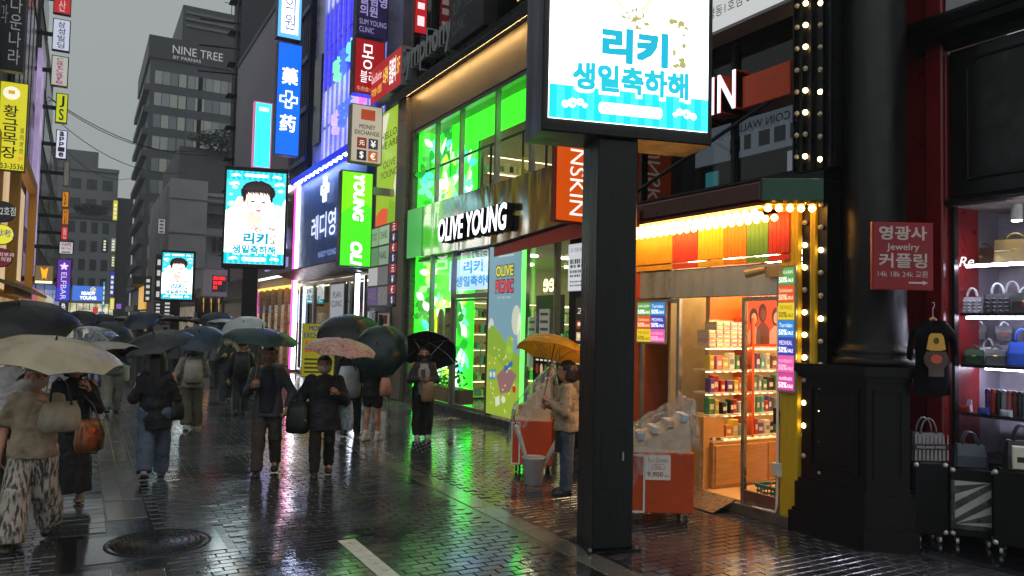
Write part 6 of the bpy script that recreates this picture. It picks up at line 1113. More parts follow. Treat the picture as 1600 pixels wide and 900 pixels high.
for t_, x0_, y0_, x1_, y1_, Y, cc, tc_, lb in lsg:
    r, F, a, w_ = psign(lb, Y, x0_, y0_, x1_, y1_, em(cc, .8), .3, pm('#1c1c22', .4), .04, 'sign', 'signs stacked along the left side')
    if t_ in ('VAPE',): txt(t_, F, *frac(a, .15, .85, .62, .9), em(tc_, .6), r, w_, bold=.02); txt('專門店', F, *frac(a, .15, .85, .35, .55), em('#4a4a4a', .5), r, w_); M(F).rect(*frac(a, .2, .8, .12, .22), w_).build('print_line', em('#6a6a6a', .5), r)
    elif t_ in ('ELFBAR', 'PHILSTAR', 'apple'): txt(t_, F, *frac(a, .32, .7, .04, .68 if t_ == 'ELFBAR' else .96), em(tc_, .8 if t_ == 'ELFBAR' else .3), r, w_, rot=1) if t_ != 'apple' else vtxt(t_, F, *frac(a, .3, .72, .06, .96), em(tc_, .2), r, w=w_, bold=.03)
    else: vtxt(t_.replace('CatCafe', 'CatCafe'), F, *frac(a, .3, .7, .06, .94), em(tc_, .4 if Y != 43 else .9), r, w=w_, bold=.01)
    if t_ == 'ELFBAR': m = M(F); [m.poly(petal(*frac(a, .5, .5, .82, .82)[::2], 2*pi*k_/5+.3, .2, .05), w_+.002*k_) for k_ in range(5)]; m.build('emblem', em('#e0d4f6', .9), r); M(F).poly([frac(a, x, x, y, y)[::2] for x, y in ((.05, .02), (.95, .02), (.95, .45), (.05, .3))], w_-.003).build('tint', em('#3a3fb8', .9), r)
    M(F).box(LX_-.1, a[0]-.001, (a[2]+a[3])/2-.1, (a[2]+a[3])/2+.1, .05, .15).build('bracket', DARKM, r)
# overhead cables
for i, (p0, p1, sag) in enumerate((((-2.5, 62, 17), (7.7, 66, 15.5), 1.2), ((-2.5, 70, 17.5), (7.7, 74, 15), 1.4), ((-2.5, 95, 20), (6.4, 112, 21), 2), ((-2.5, 58, 16.2), (7.7, 60, 14), 1.0))):
    pts = [Vector(p0).lerp(Vector(p1), t)-Vector((0, 0, sag*4*t*(1-t))) for t in [k_/10 for k_ in range(11)]]; tag(M().tube(pts, .03, 5).build('overhead_cable', BLACK), ('black cable sagging across the street, second from the camera', 'black cable sagging highest of the near three across the street', 'farthest black cable running to the hotel tower', 'black cable sagging across the street nearest the camera')[i], 'cable', 'overhead cables')
# ------------------------------------------------------------------ people and umbrellas
def umbrella(label, top, R_, depth, tilt=(0, 0), col='#20302c', under=None, n=8, shaft=.8, group='open umbrellas in the crowd', ribs=True, shaftcol=None, clear=False, pattern=None, rz=0.0, handle=True):
    """open umbrella whose ferrule is at top; panels sag between the ribs and are scalloped at the rim"""
    root = thing('umbrella', label, 'umbrella', (0, 0, 0), group); root.location = top; OFF[root.name] = Vector((0, 0, 0))
    root.rotation_euler = (tilt[0], tilt[1], rz)
    m = M(); seg = n*4; rings = 7; idx = []
    for j in range(rings+1):
        t = j/rings; row = []
        for i in range(seg):
            a = 2*pi*i/seg; ph = (i % 4)/4; sag = sin(pi*ph)
            r = R_*sin(t*1.25)/sin(1.25); z = -depth*(1-cos(t*1.25))/(1-cos(1.25))
            r *= 1-.07*sag*t**1.5; z += -.035*sag*t*(1-t)*R_ + .05*R_*sag*t**6
            row.append(m.P((r*cos(a), r*sin(a), z)))
        idx.append(row)
    for j in range(rings):
        for i in range(seg): m.face((idx[j][i], idx[j][(i+1) % seg], idx[j+1][(i+1) % seg], idx[j+1][i]))
    if clear: mt = glass('#eef2f6', 1.0, .08, .25)
    elif pattern: mt = pattern
    else: mt = umat(col)
    cn = m.build('canopy', mt, root, True)
    if under != 'none' and not clear:
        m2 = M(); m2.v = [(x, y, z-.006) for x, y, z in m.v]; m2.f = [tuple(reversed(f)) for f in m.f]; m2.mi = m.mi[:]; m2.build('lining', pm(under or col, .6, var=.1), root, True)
    if ribs:
        for k in range(n):
            a = 2*pi*k/n; pts = [(R_*sin(t*1.25)/sin(1.25)*cos(a)*.995, R_*sin(t*1.25)/sin(1.25)*sin(a)*.995, -depth*(1-cos(t*1.25))/(1-cos(1.25))-.012) for t in (0, .25, .5, .75, 1)]
            rb = M().tube(pts, .004, 4).build('rib', ALU, root); M().tube([(0, 0, -shaft*.5), pts[2]], .003, 4).build('strut', ALU, rb)
    M().tube([(0, 0, .05), (0, 0, .0)], [.004, .012], 6).build('ferrule', BLACK, root)
    if handle:
        M().tube([(0, 0, 0), (0, 0, -shaft)], .006, 6).build('shaft', pm(shaftcol or '#3a3c40', .3, .5), root)
        M().tube([(0, 0, -shaft+.02), (0, 0, -shaft-.07)], .014, 8).build('handle', pm(shaftcol or '#1a1a1a', .4), root)
    return root

def umat(col):
    key = ('um', col)
    if key in MC: return MC[key]
    m = pm(col, .3, var=.1601, scale=5, bump=.12, bscale=18).copy(); n = m.node_tree; out = n.nodes['Material Output']; b = n.nodes['Principled BSDF']; t = n.nodes.new('ShaderNodeBsdfTranslucent'); t.inputs[0].default_value = C(col)
    mx = n.nodes.new('ShaderNodeMixShader'); mx.inputs[0].default_value = .4; n.links.new(b.outputs[0], mx.inputs[1]); n.links.new(t.outputs[0], mx.inputs[2]); n.links.new(mx.outputs[0], out.inputs[0]); MC[key] = m; return m
def remesh(m, voxel, smooth=3):
    """union of overlapping closed pieces as one continuous surface"""
    me = bpy.data.meshes.new('temp'); me.from_pydata(m.v, [], m.f); o = bpy.data.objects.new('temp', me)
    TMP.collection.objects.link(o)
    md = o.modifiers.new('r', 'REMESH'); md.mode = 'VOXEL'; md.voxel_size = voxel; md.adaptivity = 0
    if smooth: s_ = o.modifiers.new('s', 'SMOOTH'); s_.factor = .5; s_.iterations = smooth
    
    with bpy.context.temp_override(scene=TMP, view_layer=TMP.view_layers[0]): dg = bpy.context.evaluated_depsgraph_get()
    e = o.evaluated_get(dg); r = e.to_mesh()
    nv = len(r.vertices); co = np.empty(nv*3); r.vertices.foreach_get('co', co); no = np.empty(nv*3); r.vertices.foreach_get('normal', no)
    fs = [tuple(p.vertices) for p in r.polygons]; e.to_mesh_clear(); bpy.data.objects.remove(o); bpy.data.meshes.remove(me)
    return co.reshape(-1, 3), no.reshape(-1, 3), fs
TMP = bpy.data.scenes.new('workbench')
def skin(m, name, mat, root, voxel=.014, fold=0, fs=(8, 8, 3), smooth=3, extra=None, seed=0):
    co, no, f = remesh(m, voxel, smooth)
    if fold:
        d = np.array([noise.noise(Vector((p[0]*fs[0]+seed, p[1]*fs[1], p[2]*fs[2]))) + .5*noise.noise(Vector((p[0]*fs[0]*2.3, p[1]*fs[1]*2.3+seed, p[2]*fs[2]*3.1))) for p in co]); co = co+no*(d*fold)[:, None]
    b = M(); b.v = [tuple(p) for p in co]; b.f = f; b.mi = [0]*len(f)
    if extra is not None:
        k = len(b.v); b.v += extra.v; b.f += [tuple(i+k for i in q) for q in extra.f]; b.mi += [0]*len(extra.f)
    me = bpy.data.meshes.new(name); me.from_pydata(b.v, [], b.f)
    for t in (mat if isinstance(mat, list) else [mat]): me.materials.append(t)
    me.polygons.foreach_set('use_smooth', [True]*len(me.polygons)); o = bpy.data.objects.new(name, me); COL.objects.link(o); o.parent = root; return o
def cloth(c, rough=.75, var=.3, scale=7): return pm(c, rough, var=var, scale=scale, bump=.7, bscale=22, stretch=(1, 1, .45))
SKIN = {'a': pm('#b98468', .55, var=.06), 'b': pm('#a67558', .55, var=.06)}
HAIR = pm('#120e0d', .4, var=.3, scale=30, bump=.5, bscale=60, stretch=(1, 1, .15))
HAIRB = pm('#2a1a12', .4, var=.3, scale=30, bump=.5, bscale=60, stretch=(1, 1, .15))
ARM = {  # elbow, wrist relative to the shoulder, for the right side (x outward, y forward, z up) in body heights
 'down': ((.035, -.01, -.18), (.045, .03, -.33)), 'swing_f': ((.03, .05, -.17), (.03, .13, -.30)), 'swing_b': ((.035, -.07, -.17), (.05, -.08, -.33)),
 'hold': ((.04, .02, -.175), (-.02, .14, -.10)), 'hold_hi': ((.045, .05, -.16), (-.01, .14, -.02)), 'bag': ((.05, -.02, -.175), (.0, .13, -.14)), 'front': ((.04, .03, -.17), (-.07, .15, -.15)), 'strap': ((.06, .0, -.17), (.0, .11, -.05)), 'pocket': ((.06, -.03, -.17), (.03, .05, -.29)), 'bent': ((.04, -.03, -.175), (-.01, .12, -.19))}
def person(label, loc, head, H=1.65, arms=('down', 'down'), stride=.0, top='#222222', bottom='#222222', kind='trousers', shoes='#d8d8d4', hair='short', mask=None, sleeve='long', wide=1.0, coat=.0, sk='a', vox=.015, lean=0.0, hood=None, cap=None, open_front=None, group='people walking in the rain', head_turn=0.0, fem=True, legskin=False, socks=None, female_hair=HAIR, topmat=None, botmat=None, hem=.0, bulk=1.0):
    root = thing('person', label, 'person', (0, 0, 0), group); OFF[root.name] = Vector((0, 0, 0)); root.location = (loc[0], loc[1], .0); root.rotation_euler = (0, 0, head)
    h = H; V = Vector; S = SKIN[sk]
    hipw = .052*h; sh = (.105 if fem else .118)*h*bulk; zp = .515*h; zs = .80*h
    ly = lean*.12*h
    pel = V((0, 0, zp)); sho = {s: V((s*sh, ly, zs)) for s in (-1, 1)}
    hips = {s: V((s*hipw, 0, zp)) for s in (-1, 1)}; legs = {}
    for s in (-1, 1):
        st = stride*s; fwd = st*.5
        knee = V((s*hipw*1.08, st*.42+.02*h*abs(stride)/.3 if st >= 0 else st*.34+.03, .285*h)); ank = V((s*hipw*1.05, st*.82 if st > 0 else st*.95, .045*h+(max(0, -st)*.30)))
        legs[s] = (hips[s], knee, ank, 0 if st >= 0 else max(0, -st)*1.6)
    arm = {}
    for s, nm in ((1, arms[0]), (-1, arms[1])):
        e, w_ = ARM[nm]; arm[s] = (sho[s], sho[s]+V((s*e[0], e[1], e[2]))*h, sho[s]+V((s*w_[0], w_[1], w_[2]))*h)
    # body: one continuous surface, fingers rooted in the palms
    b = M(); neck = V((0, ly, .835*h)); hd = V((0, ly+.012*h, .925*h))
    hr = .062*h
    b.ball(hd+V((0, -.006*h, .008*h)), (hr*.93, hr*1.10, hr*1.08), 12, 9); b.ball(hd+V((0, .020*h, -.035*h)), (hr*.70, hr*.72, hr*.72), 10, 7); b.cap(hd+V((0, .063*h, -.004*h)), hd+V((0, .073*h, -.021*h)), .006*h, .010*h, 6)
    for s in (-1, 1): b.ball(hd+V((s*hr*.95, -.004*h, -.008*h)), (.008*h, .014*h, .022*h), 6, 5)
    b.cap(neck-V((0, 0, .03*h)), hd-V((0, 0, .03*h)), .032*h, .03*h)
    b.cap(V((0, ly, .74*h)), V((0, ly*.5, .66*h)), .068*h, .066*h, 10); b.cap(V((0, ly*.5, .66*h)), pel, .066*h, .066*h, 10); b.cap(V((-sh*.7, ly, .785*h)), V((sh*.7, ly, .785*h)), .026*h, .026*h, 8)
    fg = M()
    for s in (-1, 1):
        a0, e, w_ = arm[s]; b.cap(a0, e, .031*h, .025*h); b.cap(e, w_, .025*h, .017*h)
        d = (w_-e).normalized(); palm = w_+d*.045*h; b.cap(w_, palm, .017*h, .022*h)
        inw = V((-s, 0, 0)); side = d.cross(V((0, 0, 1))); side = side.normalized() if side.length > .1 else V((0, 1, 0)); curl = V((0, 0, -1)) if nm not in ('down', 'swing_f', 'swing_b') else inw
        grip = 1.0 if arms[0 if s == 1 else 1] in ('hold', 'hold_hi', 'bag', 'strap', 'front') else .35
        cv = V((0, 0, 1)).cross(side).normalized() if False else (inw - d*inw.dot(d)).normalized()
        for k in range(4):
            o_ = (k-1.5)*.0125*h; ax = d.cross(cv).normalized(); p0 = palm+ax*o_+d*.008*h; l_ = (.020, .024, .022, .017)[k]*h
            p1 = p0+(d*(1-.4*grip)+cv*.9*grip)*l_; p2 = p1+(d*(.7-1.3*grip)+cv*(.5+.5*grip))*l_*.8; fg.tube([p0-d*.012*h, p0, p1, p2], [.0062*h, .006*h, .0055*h, .0042*h], 6)
        ax = d.cross(cv).normalized(); t0 = w_+d*.018*h+ax*s*-.016*h; fg.tube([t0, t0+(d*.6+cv*.6-ax*s*.5)*.022*h, t0+(d*.9+cv*1.1-ax*s*.2)*.036*h], [.0075*h, .0065*h, .005*h], 6)
        hp, kn, an, up = legs[s]; b.cap(hp, kn, .05*h, .034*h, 10); b.cap(kn, an, .033*h, .020*h, 10); b.ball(kn.lerp(an, .28)-V((0, .012*h, 0)), (.033*h, .036*h, .06*h), 8, 6)
        b.cap(an, an+V((0, .05*h, -.025*h)), .02*h, .018*h)
    skin(b, 'body', S, root, vox, extra=fg)
    # trousers / skirt
    Mb = botmat or cloth(bottom); t = M()
    if kind in ('trousers', 'wide', 'jeans', 'shorts'):
        w0, w1, w2 = {'trousers': (.062, .05, .042), 'jeans': (.062, .05, .045), 'wide': (.068, .062, .068), 'shorts': (.068, .066, .06)}[kind]
        for s in (-1, 1):
            hp, kn, an, up = legs[s]
            if kind == 'shorts': t.cap(hp, hp.lerp(kn, .5), w0*h*wide, w1*h*wide, 12)
            else:
                t.cap(hp, kn, w0*h*wide, w1*h*wide, 12); a2 = kn.lerp(an, .93); t.tube([kn+V((0, 0, .03*h)), kn.lerp(an, .4)-V((0, .006*h, 0)), a2, a2+(an-kn).normalized()*.028*h], [w1*h*wide, (w1*.55+w2*.45)*h*wide, w2*h*wide, w2*h*wide*.98], 14)
        t.ball(pel+V((0, 0, .0)), (.102*h*bulk, .08*h, .085*h), 14, 8)
    else:
        zb = {'skirt': .10*h, 'long': .09*h}[kind]; t.loft([[(rx*cos(2*pi*k/18), ry*sin(2*pi*k/18)+yo, z) for k in range(18)] for rx, ry, z, yo in ((.08*h, .065*h, .62*h, 0), (.1*h, .08*h, .52*h, 0), (.115*h, .1*h, .35*h, 0), (.135*h, .13*h, zb, 0))])
    skin(t, {'trousers': 'trousers', 'wide': 'trousers', 'jeans': 'jeans', 'shorts': 'shorts', 'long': 'skirt', 'skirt': 'skirt'}[kind], Mb, root, vox, .015 if vox < .02 else .008, (10, 10, 6), 2, seed=loc[0])
    # top
    Mt = topmat or cloth(top); u = M(); zb = zp-.025*h-coat*h; bk = bulk
    ring = lambda rx, ry, z, yo: [(rx*cos(2*pi*k/18), ry*sin(2*pi*k/18)+yo, z) for k in range(18)]
    u.loft([ring((.114+.06*coat)*h*bk, (.094+.06*coat)*h*bk, zb-.012*h, 0), ring(.112*h*bk, .092*h*bk, zb+.03*h, 0), ring(.106*h*bk, .085*h*bk, zp+.06*h, 0), ring(.097*h*bk, .075*h*bk, .63*h, ly*.4), ring(.108*h*bk, .08*h*bk, .73*h, ly*.8), ring(.105*h*bk, .07*h*bk, .79*h, ly), ring(.06*h, .052*h, .825*h, ly), ring(.045*h, .045*h, .842*h, ly)])
    cuff = M()
    for s in (-1, 1):
        a0, e, w_ = arm[s]; a1 = a0-V((s*.02*h, 0, .012*h))
        if sleeve == 'long': u.cap(a1, e, .046*h*bk, .04*h*bk, 10); u.tube([e+(a0-e)*.1, e, e.lerp(w_, .5), e.lerp(w_, .92)], [.036*h*bk, .04*h*bk, .034*h*bk, .027*h*bk], 12)
        else: u.cap(a1, a0.lerp(e, .62), .047*h*bk, .045*h*bk, 10)
    if hood: u.ball((0, ly-.075*h, .80*h), (.075*h, .05*h, .055*h), 12, 8)
    skin(u, 'top' if not coat else 'jacket', Mt, root, vox, (.008 if open_front else .017) if vox < .02 else .008, (8, 8, 9), 2, seed=loc[1])
    if open_front:
        f_ = M(); f_.loft([[(a*h, .0, z) for a in ()] for z in ()]) if False else None
        f_.loft([ring(.088*h, .104*h*bk, zp-.035*h, .0), ring(.085*h, .096*h*bk, .63*h, ly*.5), ring(.085*h, .098*h*bk, .74*h, ly*.8), ring(.06*h, .076*h, .815*h, ly)]) ; skin(f_, 'inner_top', cloth(open_front), root, vox, .004, (6, 6, 5), 2)
    if hem: M().loft([ring(.104*h*bk, .082*h*bk, zb-.004, 0), ring(.104*h*bk, .082*h*bk, zb+.025*h, 0)]).build('belt', BLACK, root, True)
    # shoes
    for s in (-1, 1):
        hp, kn, an, up = legs[s]; sm = M(); fr_ = V((0, cos(up), -sin(up))); upv = V((0, sin(up), cos(up))); o_ = an-upv*.045*h; L_ = .145*h
        for t_, w_, hh in ((-.3, .018, .05), (-.22, .024, .062), (0, .025, .06), (.25, .027, .045), (.5, .029, .034), (.64, .022, .026), (.69, .010, .018)):
            c = o_+fr_*(t_*L_); sm_ = [tuple(c+V((w_*h*x, 0, 0))+upv*(hh*h*z)) for x, z in ((-1, .0), (1, .0), (1.02, .35), (.8, .75), (.4, 1), (-.4, 1), (-.8, .75), (-1.02, .35))]
            sm.__dict__.setdefault('rings', []).append(sm_)
        sm.loft(sm.rings); so = sm.build('shoe', pm(shoes, .4, var=.1), root, True)
        so2 = M(); so2.loft([[tuple(o_+fr_*(t_*L_)+V((x*.030*h, 0, 0))+upv*z) for t_, x in ((-.31, -.6), (-.31, .6), (0, .9), (.5, 1.05), (.7, .4), (.7, -.4), (.5, -1.05), (0, -.9))] for z in (-.002, .022)]); so2.build('sole', pm('#b9b7b0' if shoes[1] in 'bcdef' else '#0e0e0e', .5), so)
        if socks: M().tube([an+V((0, 0, .0)), an.lerp(kn, .22)], .026*h, 10).build('sock', pm(socks, .8), root, True)
    # head things
    hrt = bpy.data.objects.new('hair', None)
    hm = M(); bpy.data.objects.remove(hrt)
    if hair != 'none':
        hm.ball(hd+V((0, -.012*h, .022*h)), (hr*1.04, hr*1.12, hr*1.0), 14, 9)
        if hair in ('bob', 'long'):
            lo = .055 if hair == 'bob' else .17
            for s in (-1, 1): hm.cap(hd+V((s*hr*.82, -.018*h, .01*h)), hd+V((s*hr*.85, -.012*h, -lo*h)), .024*h, .022*h)
            hm.cap(hd+V((0, -.045*h, .0)), hd+V((0, -.05*h, -lo*h)), .05*h, .045*h, 10); hm.cap(hd+V((-.03*h, -.04*h, 0)), hd+V((-.035*h, -.04*h, -lo*h)), .035*h, .03*h); hm.cap(hd+V((.03*h, -.04*h, 0)), hd+V((.035*h, -.04*h, -lo*h)), .035*h, .03*h)
        if hair == 'tied': hm.cap(hd+V((0, -.06*h, .01*h)), hd+V((0, -.08*h, -.10*h)), .026*h, .016*h)
        co, no, f = remesh(hm, vox*.8, 2)
        keep = ~((co[:, 1] > hd.y+.032*h) & (co[:, 2] < hd.z+.032*h) & (np.abs(co[:, 0]) < hr*.74)); f2 = [q for q in f if all(keep[i] for i in q)]
        bb = M(); bb.v = [tuple(p) for p in co]; bb.f = f2; bb.mi = [0]*len(f2); me = bpy.data.meshes.new('hair'); me.from_pydata(bb.v, [], f2); me.materials.append(female_hair); me.polygons.foreach_set('use_smooth', [True]*len(me.polygons)); o = bpy.data.objects.new('hair', me); COL.objects.link(o); o.parent = root
    for s in (-1, 1): M().ball(hd+V((s*.022*h, .051*h, .004*h)), (.0095*h, .006*h, .0045*h), 8, 5).build('eye', pm('#15100e', .2), root, True); M().tube([hd+V((s*.012*h, .060*h, .016*h)), hd+V((s*.032*h, .052*h, .017*h))], .0026*h, 5).build('eyebrow', HAIR, root)
    if mask:
        mm = M(); rows = []
        for j in range(6):
            z = -.012*h-.050*h*j/5; r_ = (.068, .074, .075, .071, .064, .052)[j]*h; rows.append([tuple(hd+V((hr*1.0*sin(a)*(.95 if j < 4 else .8), -.012*h+r_*cos(a)*1.12, z))) for a in [radians(-78+156*i/10) for i in range(11)]])
        i0 = [mm.P(*r) for r in rows]
        for j in range(5):
            for i in range(10): mm.face((i0[j]+i, i0[j]+i+1, i0[j+1]+i+1, i0[j+1]+i))
        mm.build('face_mask', pm(mask, .7, var=.05), root, True)
    else: M().ball(hd+V((0, .066*h, -.038*h)), (.014*h, .005*h, .005*h), 8, 5).build('lips', pm('#7c3f38', .4), root, True)
    if cap:
        cm = M(); cm.loft([[tuple(hd+V((hr*1.1*k*cos(a), -.008*h+hr*1.18*k*sin(a), z*h))) for a in [2*pi*i/16 for i in range(16)]] for k, z in ((1.03, .012), (1.03, .035), (.9, .06), (.6, .076), (.1, .082))]); cm.loft([[tuple(hd+V((x*h, y*h, z*h))) for x, y in ((-.05, .05), (.05, .05), (.045, .11), (0, .125), (-.045, .11))] for z in (.014, .02)]); cm.build('cap', pm(cap, .7), root, True)
    W_ = Matrix.Translation((loc[0], loc[1], 0)) @ Matrix.Rotation(head, 4, 'Z')
    return root, {s: W_ @ (arm[s][2]+(arm[s][2]-arm[s][1]).normalized()*.05*h) for s in (-1, 1)}, W_, {'sho': {s: W_ @ sho[s] for s in (-1, 1)}, 'h': h, 'arm': arm}
def at_px(x, y): q = onZ(x, y); return (q.x, q.y)
def umb_for(label, hand, pxy, D, R_, depth, tilt=(0, 0), **k):
    """umbrella held in a hand, its ferrule seen at a pixel; the shaft runs from ferrule to hand"""
    if D is None: D = (hand-CAMP).dot(_f)-.04
    top = atd(pxy[0], pxy[1], D); d = hand-top; sh = d.length; dn = d.normalized()
    rot = Vector((0, 0, -1)).rotation_difference(dn).to_euler(); u = umbrella(label, top, R_, depth, (0, 0), shaft=sh, **k); u.rotation_euler = rot; return u
def bag_mesh(name, label, pos, w_, h_, d_, col, yaw=0, handles=None, cat='bag', mat=None, soft=.02, top=.8):
    F = Fr(pos, (cos(yaw), sin(yaw), 0)); r = thing(name, label, cat, pos); m = M(F); n = 14
    m.loft([[(w_/2*kx*math.copysign(abs(cos(a))**.6, cos(a)), -h_*(1-z), d_/2*kd*math.copysign(abs(sin(a))**.6, sin(a))) for a in [2*pi*i/n for i in range(n)]] for z, kx, kd in ((.0, .8, .7), (.04, .95, .95), (.3, 1.02, 1.05), (.7, .95, .9), (1, top, .35))])
    o = m.build('bag_body', mat or cloth(col, .5), r, True)
    for p in handles or []: M().tube(p, .009, 6).build('strap', pm('#2a2420' if name != 'paper_bag' else '#8a6a48', .5), r, True)
    return r
TOC = lambda x, y: atan2(-x, y)      # heading whose forward (+y) points along (x, y)
def face_cam(x, y): d = Vector((-x, -y)); return TOC(d.x, d.y)
AWAY = 0.0; TOWARD = pi
# --- woman with the mask and patterned trousers, walking towards the camera
PT = bpy.data.materials.new('patterned_cloth'); PT.use_nodes = True; n_ = PT.node_tree; b_ = n_.nodes['Principled BSDF']; b_.inputs['Roughness'].default_value = .8
tc = n_.nodes.new('ShaderNodeTexCoord'); mp = n_.nodes.new('ShaderNodeMapping'); mp.inputs['Scale'].default_value = (38, 38, 7); vz = n_.nodes.new('ShaderNodeTexNoise'); vz.inputs['Scale'].default_value = 1.0; vz.inputs['Detail'].default_value = 3; cr = n_.nodes.new('ShaderNodeValToRGB')
cr.color_ramp.elements[0].position = .42; cr.color_ramp.elements[0].color = C('#3a3634'); cr.color_ramp.elements[1].position = .56; cr.color_ramp.elements[1].color = C('#a79d92')
n_.links.new(tc.outputs['Object'], mp.inputs[0]); n_.links.new(mp.outputs[0], vz.inputs[0]); n_.links.new(vz.outputs[0], cr.inputs[0]); n_.links.new(cr.outputs[0], b_.inputs['Base Color'])
PAIS = bpy.data.materials.new('floral_cloth'); PAIS.use_nodes = True; n_ = PAIS.node_tree; b_ = n_.nodes['Principled BSDF']; b_.inputs['Roughness'].default_value = .5
tc = n_.nodes.new('ShaderNodeTexCoord'); vz = n_.nodes.new('ShaderNodeTexNoise'); vz.inputs['Scale'].default_value = 9; vz.inputs['Detail'].default_value = 8; vz.inputs['Distortion'].default_value = 1.5; cr = n_.nodes.new('ShaderNodeValToRGB')
for i, (p_, c_) in enumerate(((.3, '#5a3a34'), (.42, '#9a6a66'), (.52, '#b8948a'), (.6, '#8a5a3a'), (.7, '#c0a090'))):
    e = cr.color_ramp.elements[i] if i < 2 else cr.color_ramp.elements.new(p_); e.position = p_; e.color = C(c_)
n_.links.new(tc.outputs['Object'], vz.inputs[0]); n_.links.new(vz.outputs[0], cr.inputs[0]); n_.links.new(cr.outputs[0], b_.inputs['Base Color'])

L0 = at_px(45, 848); r, hnd, Wm, _ = person('person in a face mask, beige short-sleeved top and patterned wide trousers', L0, TOWARD-.25, 1.60, ('down', 'hold_hi'), .26, '#8d7d66', kind='wide', botmat=PT, shoes='#191614', hair='short', mask='#a9a09a', sleeve='short', wide=1.12, female_hair=HAIRB, bulk=1.12)
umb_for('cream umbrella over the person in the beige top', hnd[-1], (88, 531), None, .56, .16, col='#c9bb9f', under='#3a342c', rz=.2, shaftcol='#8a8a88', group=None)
q = Wm @ Vector((-.28, .22, 1.06)); s0 = _['sho'][-1]; bag_mesh('handbag', 'cream handbag on the forearm of the person in the beige top', atd(95, 628, 6.75), .34, .26, .17, '#8f8672', .5, [[atd(78, 633, 6.75), atd(82, 600, 6.75), atd(92, 590, 6.75), atd(105, 600, 6.75), atd(112, 633, 6.75)]], 'handbag')
# --- person in black behind
L0 = at_px(108, 788); r, hnd, Wm, _ = person('person in a long black dress carrying a copper bag behind the beige top', L0, TOWARD-.1, 1.62, ('bag', 'hold_hi'), .12, '#0d0d0f', kind='long', bottom='#0b0b0d', shoes='#8f7a68', hair='bob', mask='#a39c98')
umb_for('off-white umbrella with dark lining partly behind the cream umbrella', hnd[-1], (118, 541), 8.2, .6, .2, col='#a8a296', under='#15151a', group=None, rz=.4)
bag_mesh('handbag', 'shiny copper bag with long black straps hanging from an arm', atd(141, 655, 7.9), .30, .33, .16, '#8a4f28', .7, [[atd(126, 660, 7.9), atd(118, 632, 7.9), atd(126, 612, 8.0), atd(146, 632, 7.9), atd(163, 680, 7.9), atd(150, 708, 7.9), atd(128, 708, 7.9)]], 'handbag', pm('#8a5230', .3, .5, .3, 8, .5, 9))
L0 = at_px(8, 770); r, hnd, Wm, _ = person('person in a white shirt and dark trousers at the left picture edge', L0, AWAY+.15, 1.72, ('hold', 'down'), .15, '#a6a6a8', bottom='#141418', hair='short', fem=False, shoes='#15151a')
umb_for('large black umbrella at the left picture edge', hnd[1], (30, 476), 8.9, .64, .27, col='#17181a', under='#0c0c0d', group=None)
umbrella('clear umbrella tilted behind the cream umbrella', atd(118, 512, 11.5), .55, .26, (.1, -.25), clear=True, n=8, shaft=.8, group=None)
# --- woman in black jacket and blue jeans, seen from behind
L0 = at_px(238, 748); r, hnd, Wm, _ = person('person in a black jacket and light blue jeans seen from behind', L0, AWAY-.12, 1.62, ('hold', 'bag'), .22, '#0d0e14', bottom='#4d5c70', kind='jeans', wide=1.3, hair='long', coat=.09, shoes='#9a958c', bulk=1.05)
umb_for('dark grey umbrella over the person in blue jeans', hnd[1], (240, 521), 9.9, .46, .16, col='#363c3e', under='#101112', group=None)
bag_mesh('shoulder_bag', 'small black shoulder bag of the person in blue jeans', Wm @ Vector((.25, .02, .98)), .20, .25, .1, '#0c0c0e', .5, [[Wm @ Vector((.22, .02, .95)), Wm @ Vector((.19, .0, 1.2)), Wm @ Vector((.13, .0, 1.36))]], 'bag')
# --- man with grey trousers and white bag further on
L0 = at_px(174, 646); r, hnd, Wm, _ = person('person in grey clothes carrying a white paper bag further up the street', L0, AWAY, 1.7, ('bag', 'hold'), .2, '#4a4a48', bottom='#6a675f', hair='short', fem=False, shoes='#2a2a2a', wide=1.25, vox=.02)
umb_for('dark umbrella over the person with the white paper bag', hnd[-1], (178, 522), 16, .46, .15, col='#2a3036', group=None); bag_mesh('paper_bag', 'white paper bag hanging from a hand beside grey trousers', hnd[1]+Vector((.02, 0, -.1)), .26, .4, .1, '#b8b8b2', 0, [[hnd[1]+Vector((-.08, 0, -.12)), hnd[1], hnd[1]+Vector((.08, 0, -.12))]])
# --- person with backpack and white cap
L0 = at_px(298, 670); r, hnd, Wm, _ = person('person with a grey backpack, white cap and khaki wide trousers from behind', L0, AWAY-.1, 1.6, ('hold', 'pocket'), .12, '#77706a', bottom='#4a4236', kind='wide', hair='bob', cap='#c9c4bc', shoes='#b0aca4', wide=1.0, bulk=1.1)
bag_mesh('backpack', 'pale grey backpack worn by the person in the white cap', Wm @ Vector((0, -.2, 1.28)), .32, .42, .18, '#8a837a', -.1, [[Wm @ Vector((s*.11, -.13, 1.0)), Wm @ Vector((s*.13, -.05, 1.3)), Wm @ Vector((s*.12, .03, 1.33))] for s in (-1, 1)], 'backpack')
umb_for('dark navy umbrella over the person in the white cap', hnd[1], (312, 519), 14.2, .47, .15, col='#22384c', under='#0f161c', group=None)
# --- man in grey cardigan facing us
L0 = at_px(415, 740); r, hnd, Wm, _ = person('person in a grey cardigan, navy top and brown trousers walking towards us', L0, TOWARD-.35, 1.70, ('hold', 'pocket'), .2, '#3b3c40', bottom='#3f362f', hair='short', mask='#8a6f64', fem=False, shoes='#15120f', open_front='#0b1020', wide=1.05, coat=.03)
umb_for('dark green umbrella over the person in the grey cardigan', hnd[1], (410, 513), None, .49, .16, col='#1d3d38', under='#0d1a18', shaftcol='#b08a5a', group=None, rz=.3)
